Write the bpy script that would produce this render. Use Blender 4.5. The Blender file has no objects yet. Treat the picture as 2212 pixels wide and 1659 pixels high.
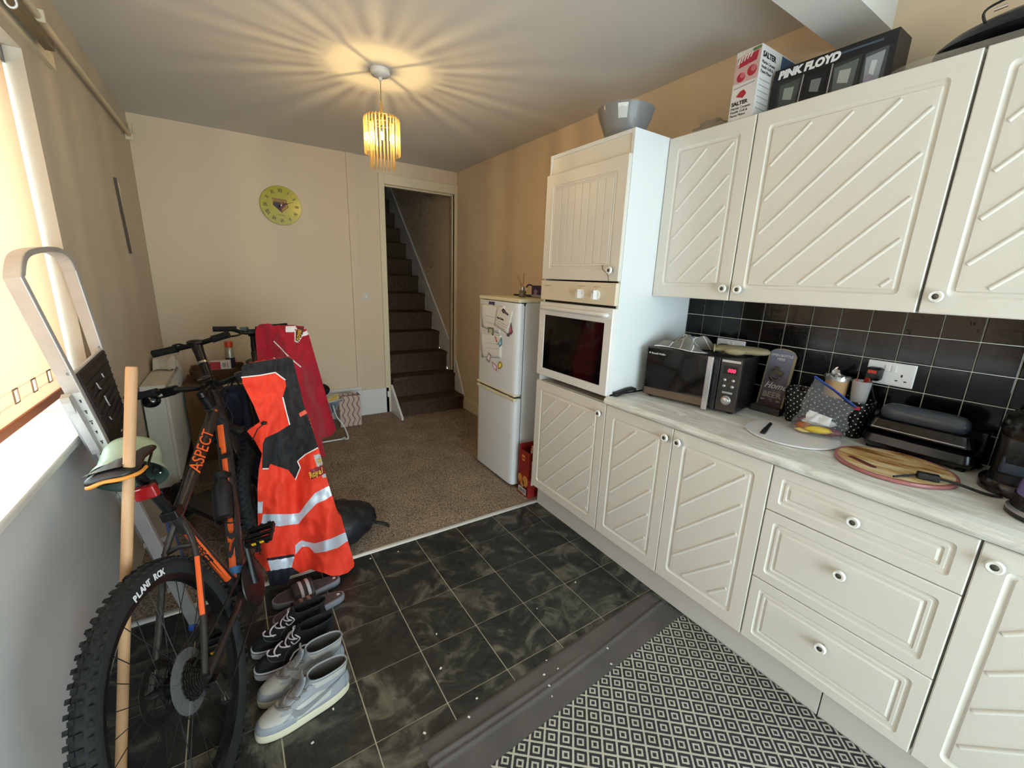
import bpy, bmesh, math, random
from mathutils import Vector, Matrix
random.seed(7)
sc = bpy.context.scene
COL = sc.collection

# ------------------------------------------------------------------ camera
CAM = Vector((-1.5358, 0.1122, 1.4670))
CR = Vector((0.83948733, -0.54210663, 0.03716762))
CU = Vector((0.10089532, 0.22272334, 0.96964656))
CF = Vector((0.53392992, 0.81025596, -0.24166945))
FPX = 910.7167
cd = bpy.data.cameras.new('camera')
cd.sensor_fit = 'HORIZONTAL'; cd.sensor_width = 36.0; cd.lens = 36.0 * FPX / 2212.0
cd.clip_start = 0.02; cd.clip_end = 200
cam = bpy.data.objects.new('camera', cd); COL.objects.link(cam)
M = Matrix((( CR.x, CU.x, -CF.x, CAM.x), (CR.y, CU.y, -CF.y, CAM.y), (CR.z, CU.z, -CF.z, CAM.z), (0, 0, 0, 1)))
cam.matrix_world = M
sc.camera = cam

# ------------------------------------------------------------------ world, daylight, exposure
w = bpy.data.worlds.new('world'); sc.world = w; w.use_nodes = True
bg = w.node_tree.nodes['Background']
bg.inputs[0].default_value = (0.76, 0.89, 1.0, 1); bg.inputs[1].default_value = 12.8
sc.view_settings.view_transform = 'Standard'; sc.view_settings.look = 'None'
sc.view_settings.gamma = 1.0; sc.view_settings.use_curve_mapping = False
sc.view_settings.exposure = 0.0
cy = sc.cycles
cy.use_denoising = True; cy.use_adaptive_sampling = True; cy.adaptive_threshold = 0.06; cy.adaptive_min_samples = 12; cy.max_bounces = 7; cy.diffuse_bounces = 3; cy.glossy_bounces = 3; cy.use_light_tree = False
cy.transmission_bounces = 8; cy.transparent_max_bounces = 8; cy.caustics_reflective = False; cy.caustics_refractive = False
cy.sample_clamp_indirect = 6.0; cy.blur_glossy = 0.5

def portal(name, loc, rot, sx, sy):
    ld = bpy.data.lights.new(name, 'AREA'); ld.shape = 'RECTANGLE'; ld.size = sx; ld.size_y = sy
    ld.cycles.is_portal = True
    o = bpy.data.objects.new(name, ld); COL.objects.link(o); o.location = loc; o.rotation_euler = rot
# daylight portals in the two window openings (guide sampling of the sky, emit nothing)
portal('side_window_portal', (-2.26, 1.52, 1.53), (0, -math.pi/2, 0), 1.28, 1.84)
portal('end_window_portal', (-0.675, -1.97, 1.05), (math.pi/2, 0, 0), 2.35, 2.0)

# ------------------------------------------------------------------ helpers
def srgb(r, g, b):
    f = lambda c: (c/255/12.92) if c/255 <= 0.04045 else ((c/255+0.055)/1.055)**2.4
    return (f(r), f(g), f(b), 1)

def at(u, v, t):
    return CAM + t*(CF + (u-1106)/FPX*CR - (v-829.5)/FPX*CU)
def atp(u, v, ax, val):
    q = CF + (u-1106)/FPX*CR - (v-829.5)/FPX*CU
    return CAM + (val-CAM[ax])/q[ax]*q

MATS = {}
def mat(name, col=None, rough=0.5, metal=0.0, spec=0.5, bump=None, var=None, emit=None, trans=None, sheen=0.0, alpha=None, coat=0.0):
    """bump=(scale,strength) noise relief; var=(scale,amount,col2) noise colour variation"""
    if name in MATS: return MATS[name]
    m = bpy.data.materials.new(name); m.use_nodes = True
    nt = m.node_tree; b = nt.nodes['Principled BSDF']
    b.inputs['Base Color'].default_value = col; b.inputs['Roughness'].default_value = rough
    b.inputs['Metallic'].default_value = metal; b.inputs['Specular IOR Level'].default_value = spec
    if sheen: b.inputs['Sheen Weight'].default_value = sheen
    if coat: b.inputs['Coat Weight'].default_value = coat; b.inputs['Coat Roughness'].default_value = 0.08
    if trans is not None: b.inputs['Transmission Weight'].default_value = trans
    if alpha is not None: b.inputs['Alpha'].default_value = alpha
    if emit: b.inputs['Emission Color'].default_value = emit[0]; b.inputs['Emission Strength'].default_value = emit[1]
    tc = None
    if bump or var:
        tc = nt.nodes.new('ShaderNodeNewGeometry')
    if var:
        n = nt.nodes.new('ShaderNodeTexNoise'); n.inputs['Scale'].default_value = var[0]; n.inputs['Detail'].default_value = 5
        nt.links.new(tc.outputs['Position'], n.inputs['Vector'])
        r = nt.nodes.new('ShaderNodeValToRGB'); r.color_ramp.elements[0].position = 0.5-var[1]; r.color_ramp.elements[1].position = 0.5+var[1]
        r.color_ramp.elements[0].color = col; r.color_ramp.elements[1].color = var[2]
        nt.links.new(n.outputs[0], r.inputs[0]); nt.links.new(r.outputs[0], b.inputs['Base Color'])
    if bump:
        n = nt.nodes.new('ShaderNodeTexNoise'); n.inputs['Scale'].default_value = bump[0]; n.inputs['Detail'].default_value = 4
        nt.links.new(tc.outputs['Position'], n.inputs['Vector'])
        bp_ = nt.nodes.new('ShaderNodeBump'); bp_.inputs['Strength'].default_value = bump[1]; bp_.inputs['Distance'].default_value = 0.004
        nt.links.new(n.outputs[0], bp_.inputs['Height']); nt.links.new(bp_.outputs[0], b.inputs['Normal'])
    MATS[name] = m
    return m

ORG = {}
def tag(o, label=None, cat=None, group=None, kind=None):
    if label: o['label'] = label
    if cat: o['category'] = cat
    if group: o['group'] = group
    if kind: o['kind'] = kind
    return o
def thing(name, loc, label, cat, group=None):
    o = bpy.data.objects.new(name, None); COL.objects.link(o); o.location = loc
    o.empty_display_size = 0.05
    ORG[o.name] = Vector(loc)
    return tag(o, label, cat, group)

class MB:
    def __init__(s): s.v = []; s.f = []; s.mi = []; s.cur = 0
    def add(s, vs, fs):
        b = len(s.v); s.v += [Vector(p) for p in vs]
        for f in fs: s.f.append(tuple(b+i for i in f)); s.mi.append(s.cur)
        return s
    def m(s, i): s.cur = i; return s
    def box(s, x0, x1, y0, y1, z0, z1):
        return s.add([(x0,y0,z0),(x1,y0,z0),(x1,y1,z0),(x0,y1,z0),(x0,y0,z1),(x1,y0,z1),(x1,y1,z1),(x0,y1,z1)],
                     [(0,3,2,1),(4,5,6,7),(0,1,5,4),(1,2,6,5),(2,3,7,6),(3,0,4,7)])
    def obox(s, c, ux, uy, uz):
        c = Vector(c); ux = Vector(ux); uy = Vector(uy); uz = Vector(uz)
        vs = [c+a*ux+b*uy+d*uz for d in (-1,1) for a,b in ((-1,-1),(1,-1),(1,1),(-1,1))]
        return s.add(vs, [(0,3,2,1),(4,5,6,7),(0,1,5,4),(1,2,6,5),(2,3,7,6),(3,0,4,7)])
    def loft(s, rings, cap0=True, cap1=True, closed=True):
        n = len(rings[0]); b = len(s.v)
        for r in rings: s.v += [Vector(p) for p in r]
        k = n if closed else n-1
        for i in range(len(rings)-1):
            for j in range(k):
                a = b+i*n+j; c = b+i*n+(j+1) % n
                s.f.append((a, c, c+n, a+n)); s.mi.append(s.cur)
        if cap0: s.f.append(tuple(b+j for j in reversed(range(n)))); s.mi.append(s.cur)
        if cap1: s.f.append(tuple(b+(len(rings)-1)*n+j for j in range(n))); s.mi.append(s.cur)
        return s
    def cyl(s, p0, p1, r0, r1=None, n=16, cap=True):
        p0 = Vector(p0); p1 = Vector(p1); r1 = r0 if r1 is None else r1
        d = (p1-p0).normalized(); a = d.orthogonal().normalized(); b = d.cross(a)
        ring = lambda p, r: [p+r*(math.cos(t)*a+math.sin(t)*b) for t in [2*math.pi*i/n for i in range(n)]]
        return s.loft([ring(p0, r0), ring(p1, r1)], cap, cap)
    def tube(s, pts, r, n=8, closed=False, flat=1.0, up=None):
        pts = [Vector(p) for p in pts]; N = len(pts); rings = []; a = None
        rs = r if isinstance(r, (list, tuple)) else [r]*N
        for i in range(N):
            if closed: d = pts[(i+1) % N]-pts[i-1]
            else: d = pts[min(i+1, N-1)]-pts[max(i-1, 0)]
            d.normalize()
            if up is not None: a = (Vector(up)-d*d.dot(Vector(up))).normalized()
            elif a is None: a = d.orthogonal().normalized()
            else: a = (a-d*a.dot(d)).normalized()
            b = d.cross(a)
            rings.append([pts[i]+rs[i]*(math.cos(t)*a+flat*math.sin(t)*b) for t in [2*math.pi*k/n for k in range(n)]])
        if closed: rings.append(rings[0])
        return s.loft(rings, not closed, not closed)
    def lathe(s, prof, c, ax=(0,0,1), n=24, cap0=False, cap1=False, a0=None):
        c = Vector(c); d = Vector(ax).normalized(); a = Vector(a0) if a0 else d.orthogonal().normalized(); b = d.cross(a)
        return s.loft([[c+h*d+r*(math.cos(t)*a+math.sin(t)*b) for t in [2*math.pi*k/n for k in range(n)]] for r, h in prof], cap0, cap1)
    def prism(s, poly, o, ux, uy, dep):
        o = Vector(o); ux = Vector(ux); uy = Vector(uy); nz = ux.cross(uy).normalized()*dep
        r = [o+p[0]*ux+p[1]*uy for p in poly]
        return s.loft([r, [p+nz for p in r]])
    def ell(s, c, rx, ry, rz, n=16, m=10, ax=None):
        c = Vector(c); ax = ax or (Vector((1,0,0)), Vector((0,1,0)), Vector((0,0,1))); rings = []
        for i in range(1, m):
            t = math.pi*i/m
            rings.append([c+math.sin(t)*math.cos(2*math.pi*k/n)*rx*ax[0]+math.sin(t)*math.sin(2*math.pi*k/n)*ry*ax[1]-math.cos(t)*rz*ax[2] for k in range(n)])
        b = len(s.v); s.loft(rings, False, False)
        s.add([c-rz*ax[2], c+rz*ax[2]], []); bot = len(s.v)-2; top = bot+1; l = b+(m-2)*n
        for k in range(n):
            s.f.append((bot, b+(k+1) % n, b+k)); s.mi.append(s.cur)
            s.f.append((top, l+k, l+(k+1) % n)); s.mi.append(s.cur)
        return s
    def grid(s, fn, nu, nv):
        b = len(s.v)
        for j in range(nv+1):
            for i in range(nu+1): s.v.append(Vector(fn(i/nu, j/nv)))
        for j in range(nv):
            for i in range(nu):
                a = b+j*(nu+1)+i; s.f.append((a, a+1, a+nu+2, a+nu+1)); s.mi.append(s.cur)
        return s
    def build(s, name, mats, parent=None, smooth=None, bevel=0.0, bseg=2, solid=None, subd=0, fix=False):
        me = bpy.data.meshes.new(name)
        o0 = ORG[parent.name] if parent else Vector((0,0,0))
        me.from_pydata([tuple(p-o0) for p in s.v], [], s.f)
        if not isinstance(mats, (list, tuple)): mats = [mats]
        for m_ in mats: me.materials.append(m_)
        if len(mats) > 1:
            for p, i in zip(me.polygons, s.mi): p.material_index = i
        if fix:
            bm = bmesh.new(); bm.from_mesh(me); bmesh.ops.recalc_face_normals(bm, faces=bm.faces); bm.to_mesh(me); bm.free()
        if smooth is not None:
            for p in me.polygons: p.use_smooth = True
            if smooth < 180: me.set_sharp_from_angle(angle=math.radians(smooth))
        o = bpy.data.objects.new(name, me); COL.objects.link(o)
        if parent: o.parent = parent
        ORG[o.name] = o0
        if bevel:
            md = o.modifiers.new('bevel', 'BEVEL'); md.width = bevel; md.segments = bseg; md.limit_method = 'ANGLE'; md.angle_limit = math.radians(50)
        if solid:
            md = o.modifiers.new('solid', 'SOLIDIFY'); md.thickness = solid; md.offset = -1
        if subd:
            md = o.modifiers.new('sub', 'SUBSURF'); md.levels = subd; md.render_levels = subd
        return o

def part_copy(src, parent, delta=(0,0,0)):
    """another piece that shares src's mesh, moved by delta"""
    c = src.copy(); COL.objects.link(c); c.parent = parent; c.location = src.location+Vector(delta); ORG[c.name] = ORG[src.name]
    return c

def text(name, body, size, o, ux, uy, m, parent, ext=0.0004, bold=0.0, al='LEFT', shear=0.0, sx=1.0):
    cu = bpy.data.curves.new(name, 'FONT'); cu.body = body; cu.size = size; cu.extrude = ext; cu.offset = bold
    cu.align_x = al; cu.shear = shear; cu.resolution_u = 3
    t = bpy.data.objects.new('tmp', cu); COL.objects.link(t)
    dg = bpy.context.evaluated_depsgraph_get(); me = bpy.data.meshes.new_from_object(t.evaluated_get(dg))
    bpy.data.objects.remove(t); bpy.data.curves.remove(cu)
    ux = Vector(ux).normalized(); uy = Vector(uy); uy = (uy-ux*uy.dot(ux)).normalized(); nz = ux.cross(uy)
    o0 = ORG[parent.name]; o = Vector(o)
    for v in me.vertices:
        p = v.co.copy(); v.co = o+p.x*sx*ux+p.y*uy+(p.z+ext)*nz-o0
    me.name = name; me.materials.clear(); me.materials.append(m)
    ob = bpy.data.objects.new(name, me); COL.objects.link(ob); ob.parent = parent; ORG[ob.name] = o0
    return ob

def rrect(a0, a1, b0, b1, r, k=4):
    pts = []
    for cx, cy, t0 in ((a1-r, b1-r, 0), (a0+r, b1-r, 90), (a0+r, b0+r, 180), (a1-r, b0+r, 270)):
        for i in range(k+1):
            t = math.radians(t0+90*i/k); pts.append((cx+r*math.cos(t), cy+r*math.sin(t)))
    return pts
def inpoly(x, y, P):
    c = False; j = len(P)-1
    for i in range(len(P)):
        if (P[i][1] > y) != (P[j][1] > y) and x < (P[j][0]-P[i][0])*(y-P[i][1])/(P[j][1]-P[i][1])+P[i][0]: c = not c
        j = i
    return c
def clip_poly(P, ax, val, keep_less):
    out = []
    for i in range(len(P)):
        a = P[i]; b = P[(i+1) % len(P)]
        ia = (a[ax] <= val) == keep_less or a[ax] == val; ib = (b[ax] <= val) == keep_less or b[ax] == val
        if ia: out.append(a)
        if ia != ib:
            t = (val-a[ax])/(b[ax]-a[ax]); out.append((a[0]+t*(b[0]-a[0]), a[1]+t*(b[1]-a[1])))
    return out
def bez(pts, n=8):
    """Catmull-Rom through pts"""
    P = [Vector(p) for p in pts]; out = []
    for i in range(len(P)-1):
        p0 = P[max(i-1, 0)]; p1 = P[i]; p2 = P[i+1]; p3 = P[min(i+2, len(P)-1)]
        for k in range(n):
            t = k/n; out.append(0.5*((2*p1)+(p2-p0)*t+(2*p0-5*p1+4*p2-p3)*t*t+(3*p1-p0-3*p2+p3)*t**3))
    out.append(P[-1]); return out
X_ = Vector((1,0,0)); Y_ = Vector((0,1,0)); Z_ = Vector((0,0,1))
# ================================================================== room materials
paint = mat('cream_wall_paint', srgb(232, 210, 180), 0.75, bump=(60, 0.05), var=(1.3, 0.25, srgb(227, 204, 173)))
paint_side = mat('pale_wall_paint', srgb(208, 196, 177), 0.7, bump=(40, 0.08), var=(2.0, 0.25, srgb(201, 188, 168)))
ceil_m = mat('white_ceiling_paint', srgb(222, 216, 208), 0.85, bump=(90, 0.04))
gloss_white = mat('white_gloss_paint', srgb(236, 233, 226), 0.35, bump=(15, 0.03))
trim_cream = mat('cream_trim_paint', srgb(232, 216, 184), 0.5)
skirt_white = mat('white_skirting_paint', srgb(232, 230, 226), 0.4)

def carpet_mat():
    m = bpy.data.materials.new('brown_carpet'); m.use_nodes = True; nt = m.node_tree; b = nt.nodes['Principled BSDF']
    g = nt.nodes.new('ShaderNodeNewGeometry')
    n1 = nt.nodes.new('ShaderNodeTexNoise'); n1.inputs['Scale'].default_value = 130; n1.inputs['Detail'].default_value = 4
    n2 = nt.nodes.new('ShaderNodeTexNoise'); n2.inputs['Scale'].default_value = 5; n2.inputs['Detail'].default_value = 4
    r = nt.nodes.new('ShaderNodeValToRGB'); r.color_ramp.elements[0].position = 0.33; r.color_ramp.elements[1].position = 0.68
    r.color_ramp.elements[0].color = srgb(98, 81, 66); r.color_ramp.elements[1].color = srgb(222, 200, 176)
    mx = nt.nodes.new('ShaderNodeMix'); mx.data_type = 'RGBA'; mx.blend_type = 'MULTIPLY'; mx.inputs[0].default_value = 0.5
    nt.links.new(g.outputs['Position'], n1.inputs['Vector']); nt.links.new(g.outputs['Position'], n2.inputs['Vector'])
    nt.links.new(n1.outputs[0], r.inputs[0]); nt.links.new(r.outputs[0], mx.inputs[6]); nt.links.new(n2.outputs[0], mx.inputs[7])
    nt.links.new(mx.outputs[2], b.inputs['Base Color']); b.inputs['Roughness'].default_value = 1.0; b.inputs['Specular IOR Level'].default_value = 0.05
    bp_ = nt.nodes.new('ShaderNodeBump'); bp_.inputs['Strength'].default_value = 0.8; bp_.inputs['Distance'].default_value = 0.006
    nt.links.new(n1.outputs[0], bp_.inputs['Height']); nt.links.new(bp_.outputs[0], b.inputs['Normal'])
    return m
carpet = carpet_mat()

def slate_mat():
    m = bpy.data.materials.new('dark_slate_tile'); m.use_nodes = True; nt = m.node_tree; b = nt.nodes['Principled BSDF']
    g = nt.nodes.new('ShaderNodeNewGeometry'); oi = nt.nodes.new('ShaderNodeObjectInfo')
    ml = nt.nodes.new('ShaderNodeVectorMath'); ml.operation = 'SCALE'; ml.inputs[3].default_value = 40.0
    nt.links.new(oi.outputs['Random'], ml.inputs[0])
    ad = nt.nodes.new('ShaderNodeVectorMath'); ad.operation = 'ADD'
    nt.links.new(g.outputs['Position'], ad.inputs[0]); nt.links.new(ml.outputs[0], ad.inputs[1])
    n1 = nt.nodes.new('ShaderNodeTexNoise'); n1.inputs['Scale'].default_value = 5.5; n1.inputs['Detail'].default_value = 8; n1.inputs['Roughness'].default_value = 0.62; n1.inputs['Distortion'].default_value = 1.6
    n2 = nt.nodes.new('ShaderNodeTexNoise'); n2.inputs['Scale'].default_value = 32; n2.inputs['Detail'].default_value = 6
    nt.links.new(ad.outputs[0], n1.inputs['Vector']); nt.links.new(ad.outputs[0], n2.inputs['Vector'])
    r = nt.nodes.new('ShaderNodeValToRGB'); e = r.color_ramp.elements
    e[0].position = 0.42; e[0].color = srgb(44, 45, 43); e[1].position = 0.74; e[1].color = srgb(116, 113, 98)
    k = r.color_ramp.elements.new(0.52); k.color = srgb(54, 55, 51); k = r.color_ramp.elements.new(0.58); k.color = srgb(80, 79, 70)
    nt.links.new(n1.outputs[0], r.inputs[0])
    mx = nt.nodes.new('ShaderNodeMix'); mx.data_type = 'RGBA'; mx.blend_type = 'OVERLAY'; mx.inputs[0].default_value = 0.42
    nt.links.new(r.outputs[0], mx.inputs[6]); nt.links.new(n2.outputs[0], mx.inputs[7])
    nt.links.new(mx.outputs[2], b.inputs['Base Color']); b.inputs['Roughness'].default_value = 0.42; b.inputs['Specular IOR Level'].default_value = 0.35
    bp_ = nt.nodes.new('ShaderNodeBump'); bp_.inputs['Strength'].default_value = 0.25; bp_.inputs['Distance'].default_value = 0.003
    nt.links.new(n1.outputs[0], bp_.inputs['Height']); nt.links.new(bp_.outputs[0], b.inputs['Normal'])
    return m
slate = slate_mat()
grout = mat('tan_grout', srgb(190, 182, 158), 0.9)

# ================================================================== shell
XL, XR, YK, ZC, YN = -2.06, 0.58, 4.536, 2.535, -1.90
def struct(o, label=None): return tag(o, label, None, None, 'structure')

WY0, WY1, WZ0, WZ1 = 0.60, 2.45, 0.885, 2.17           # window opening in the left wall
b = MB()
b.m(0).box(XL-0.3, XL, YN, WY0, 0.865, ZC).box(XL-0.3, XL, WY1, YK, -0.05, ZC)
b.m(1).box(XL-0.3, XL, YN, WY1, -0.05, WZ0-0.02).m(0); b.box(XL-0.3, XL, WY0, WY1, WZ1, ZC)  # wall below sill height gets a lighter, more neutral colour
struct(b.build('wall_left', [paint_side, mat('grey_white_lower_wall', srgb(224, 223, 221), 0.6, bump=(40, 0.06))]), 'pale cream wall with the window on the left')

b = MB(); b.box(XR, XR+0.1, YN, YK+3.6, -0.05, ZC); b.box(XR, XR+0.1, YK+0.1, YK+3.6, ZC, 5.0)
struct(b.build('wall_right', paint), 'cream wall behind the kitchen units and stairs')
b = MB()
b.box(XL-0.3, -0.2, YK, YK+0.1, -0.05, ZC); b.box(0.548, XR, YK, YK+0.1, -0.05, ZC); b.box(-0.2, 0.548, YK, YK+0.1, 2.312, ZC)
struct(b.build('wall_back', paint), 'cream far wall with the clock and stair doorway')
EX0, EX1, EZ0, EZ1 = -1.85, 0.50, 0.05, 2.05           # glazed opening behind the camera
b = MB()
b.box(XL-0.3, EX0, YN-0.2, YN, -0.05, ZC); b.box(EX1, XR+0.1, YN-0.2, YN, -0.05, ZC); b.box(EX0, EX1, YN-0.2, YN, -0.05, EZ0); b.box(EX0, EX1, YN-0.2, YN, EZ1, ZC)
struct(b.build('wall_near', paint), 'cream wall with the kitchen window behind the viewer')
b = MB(); b.box(XL-0.3, XR+0.1, YN-0.2, YK+0.1, ZC, ZC+0.1)
struct(b.build('ceiling', ceil_m), 'white painted ceiling')
b = MB(); b.box(XL, XR, 0.895, 1.067, 2.40, ZC)
struct(b.build('beam_1', ceil_m), 'white downstand beam crossing the ceiling')
# glazed doors behind the camera
upvc = mat('white_upvc', srgb(238, 238, 236), 0.35)
def clear_glass():
    m = bpy.data.materials.new('clear_window_glass'); m.use_nodes = True; nt = m.node_tree
    for n in list(nt.nodes): nt.nodes.remove(n)
    o = nt.nodes.new('ShaderNodeOutputMaterial'); t = nt.nodes.new('ShaderNodeBsdfTransparent'); g = nt.nodes.new('ShaderNodeBsdfGlossy')
    g.inputs['Roughness'].default_value = 0.02; t.inputs[0].default_value = (0.93, 0.96, 0.95, 1)
    x = nt.nodes.new('ShaderNodeMixShader'); x.inputs[0].default_value = 0.06
    nt.links.new(t.outputs[0], x.inputs[1]); nt.links.new(g.outputs[0], x.inputs[2]); nt.links.new(x.outputs[0], o.inputs[0])
    return m
wglass = clear_glass()
b = MB(); t = 0.06
b.box(EX0, EX0+t, YN-0.12, YN-0.05, EZ0, EZ1); b.box(EX1-t, EX1, YN-0.12, YN-0.05, EZ0, EZ1)
b.box(EX0+t, EX1-t, YN-0.12, YN-0.05, EZ0, EZ0+t); b.box(EX0+t, EX1-t, YN-0.12, YN-0.05, EZ1-t, EZ1); b.box(-0.705, -0.645, YN-0.12, YN-0.05, EZ0+t, EZ1-t)
wd = struct(b.build('window_2', upvc, bevel=0.004), 'wide white framed glazing behind the viewer')
for x0, x1 in ((EX0+t, -0.705), (-0.645, EX1-t)):
    MB().box(x0, x1, YN-0.09, YN-0.085, EZ0+t, EZ1-t).build('pane', wglass, wd)

# ------------------------------------------------------------------ left window, sill and blind
b = MB(); xo = XL-0.27
for y0, y1 in ((WY0, WY0+0.06), (WY1-0.06, WY1), (1.49, 1.55)): b.box(xo, xo+0.06, y0, y1, WZ0, WZ1)
for z0, z1 in ((WZ0, WZ0+0.06), (WZ1-0.06, WZ1)):
    b.box(xo, xo+0.06, WY0+0.06, 1.49, z0, z1); b.box(xo, xo+0.06, 1.55, WY1-0.06, z0, z1)
wn = struct(b.build('window_1', upvc, bevel=0.004), 'white framed window behind the peach blind')
for y0, y1 in ((WY0+0.06, 1.49), (1.55, WY1-0.06)): MB().box(xo+0.028, xo+0.033, y0, y1, WZ0+0.06, WZ1-0.06).build('pane', wglass, wn)
b = MB(); b.box(XL-0.21, XL+0.028, WY0-0.03, WY1, WZ0-0.03, WZ0)
tag(b.build('window_sill', gloss_white, bevel=0.008, bseg=3), 'white painted window sill under the peach blind', 'sill')

def blind_mat():
    m = bpy.data.materials.new('peach_blind_fabric'); m.use_nodes = True; nt = m.node_tree; p = nt.nodes['Principled BSDF']; o = nt.nodes['Material Output']
    p.inputs['Base Color'].default_value = srgb(226, 206, 186); p.inputs['Roughness'].default_value = 0.9
    tr = nt.nodes.new('ShaderNodeBsdfTranslucent'); tr.inputs[0].default_value = srgb(236, 210, 184)
    x = nt.nodes.new('ShaderNodeMixShader'); x.inputs[0].default_value = 0.55
    nt.links.new(p.outputs[0], x.inputs[1]); nt.links.new(tr.outputs[0], x.inputs[2]); nt.links.new(x.outputs[0], o.inputs[0])
    return m
bm_ = blind_mat()
XB = XL-0.052
bl = thing('roller_blind', (XB, 1.5, 1.0), 'peach roller blind with small square cutouts, pulled low over the window', 'blind')
ys = [WY0+0.02]; holes = []
for k in range(12):
    yc = 2.212-k*0.143
    if yc > WY0+0.05: holes.append(yc)
hz0, hz1, bz0, bz1 = 1.055, 1.092, 1.012, 2.13
b = MB(); yprev = WY0+0.02
for yc in sorted(holes):
    b.box(XB-0.001, XB+0.001, yprev, yc-0.014, hz0, hz1); yprev = yc+0.014
b.box(XB-0.001, XB+0.001, yprev, WY1-0.012, hz0, hz1)
b.box(XB-0.001, XB+0.001, WY0+0.02, WY1-0.012, bz0, hz0); b.box(XB-0.001, XB+0.001, WY0+0.02, WY1-0.012, hz1, bz1)
b.build('fabric', bm_, bl)
eyelet = mat('eyelet_rim', srgb(150, 112, 84), 0.6)
for yc in holes:
    b = MB(); y0, y1 = yc-0.014, yc+0.014; e = 0.0035
    b.box(XB+0.001, XB+0.004, y0-e, y0, hz0-e, hz1+e); b.box(XB+0.001, XB+0.004, y1, y1+e, hz0-e, hz1+e)
    b.box(XB+0.001, XB+0.004, y0, y1, hz0-e, hz0); b.box(XB+0.001, XB+0.004, y0, y1, hz1, hz1+e)
    b.build('cutout_rim', eyelet, bl)
MB().box(XB-0.006, XB+0.007, WY0+0.02, WY1-0.012, bz0-0.03, bz0).build('bottom_bar', mat('orange_wood_bar', srgb(196, 112, 62), 0.5), bl, bevel=0.003)
b = MB(); b.cyl((XB-0.02, WY0+0.01, 2.15), (XB-0.02, WY1-0.02, 2.15), 0.019)
b.build('roller_tube', mat('beige_roller', srgb(190, 170, 140), 0.5), bl, smooth=40)
MB().box(XB-0.045, XB+0.006, WY1-0.02, WY1-0.001, 2.115, 2.168).build('bracket', mat('grey_bracket', srgb(120, 116, 112), 0.4, 0.6), bl)

# curtain track above the window
trk = mat('dull_bronze_track', srgb(126, 112, 86), 0.45, 0.4)
ct = thing('curtain_track', (XL+0.05, 1.6, 2.24), 'dull brown curtain track fixed over the window', 'curtain track')
MB().box(XL+0.035, XL+0.065, 0.5, 2.56, 2.215, 2.25).build('rail', trk, ct, bevel=0.004)
MB().box(XL, XL+0.02, 0.45, 2.75, 2.21, 2.262).build('batten', trim_cream, ct)
for yy in (0.7, 1.45, 2.2): MB().box(XL+0.02, XL+0.06, yy, yy+0.02, 2.25, 2.262).build('track_bracket', upvc, ct)
b = MB(); b.tube([(XL+0.07+0.012*math.cos(t), 2.13, 2.19+0.015*math.sin(t)) for t in [2*math.pi*i/14 for i in range(14)]], 0.003, 6, closed=True)
b.build('glider_ring', upvc, ct, smooth=60)
# pipe run high on the left wall
hp = thing('heating_pipe', (XL+0.025, 2.5, 2.33), 'thin painted pipe running along the left wall below the ceiling', 'pipe')
b = MB(); b.tube([(XL+0.025, 0.2, 2.330), (XL+0.025, 2.2, 2.335), (XL+0.025, 4.38, 2.35), (XL+0.025, 4.42, 2.37), (XL+0.025, 4.44, 2.44)], 0.013, 10)
b.build('pipe_run', trim_cream, hp, smooth=50)
for yy in (2.6, 4.36): MB().box(XL, XL+0.045, yy, yy+0.018, 2.318, 2.36).build('pipe_clip', trim_cream, hp, bevel=0.003)
# slim dark-edged frame on left wall
fr = thing('picture_frame', (XL, 3.72, 1.53), 'slim dark-edged frame hung on the left wall beyond the ladder', 'frame')
b = MB(); b.add([(XL+0.002, 3.665, 1.96), (XL+0.014, 3.665, 1.96), (XL+0.014, 3.676, 1.96), (XL+0.002, 3.676, 1.96),
                 (XL+0.002, 3.755, 1.535), (XL+0.014, 3.755, 1.535), (XL+0.014, 3.766, 1.535), (XL+0.002, 3.766, 1.535)],
                [(0,3,2,1),(4,5,6,7),(0,1,5,4),(1,2,6,5),(2,3,7,6),(3,0,4,7)])
b.box(XL+0.002, XL+0.012, 3.766, 3.80, 1.535, 1.541)
b.build('frame_edge', mat('dark_bronze', srgb(70, 52, 38), 0.5), fr)
b = MB(); b.box(XL+0.001, XL+0.006, 3.775, 3.86, 1.56, 1.95)
b.build('panel', mat('beige_panel', srgb(206, 190, 160), 0.6), fr)

# ------------------------------------------------------------------ back wall trim, doorway, stairs
struct(MB().box(-0.545, -0.46, YK-0.016, YK, 0.30, ZC).build('trim_1', paint, bevel=0.003), 'cream vertical batten left of the doorway')
struct(MB().box(XL, -0.512, YK-0.022, YK, 0.0, 0.285).box(XL, -0.512, YK-0.03, YK, 0.285, 0.318).build('baseboard_back', skirt_white, bevel=0.004), 'white skirting along the far wall')
struct(MB().box(-0.512, -0.222, YK-0.02, YK, 0.0, 0.282).build('trim_2', skirt_white, bevel=0.003), 'white board at the foot of the wall by the stairs')
b = MB(); b.box(-0.256, -0.2, YK-0.02, YK+0.1, 0, 2.405); b.box(-0.2, 0.548, YK-0.02, YK+0.1, 2.315, 2.405); b.box(0.548, 0.579, YK-0.02, YK+0.1, 0, 2.405)
d1 = struct(b.build('door_1', trim_cream, bevel=0.004), 'cream painted doorway frame to the stairs')
b = MB(); b.box(-0.2, -0.188, YK+0.02, YK+0.06, 0.3, 2.315); b.box(-0.2, 0.548, YK+0.02, YK+0.06, 2.300, 2.315); b.box(0.535, 0.548, YK+0.02, YK+0.06, 0.4, 2.315)
b.build('door_stop', trim_cream, d1, bevel=0.002)
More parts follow.
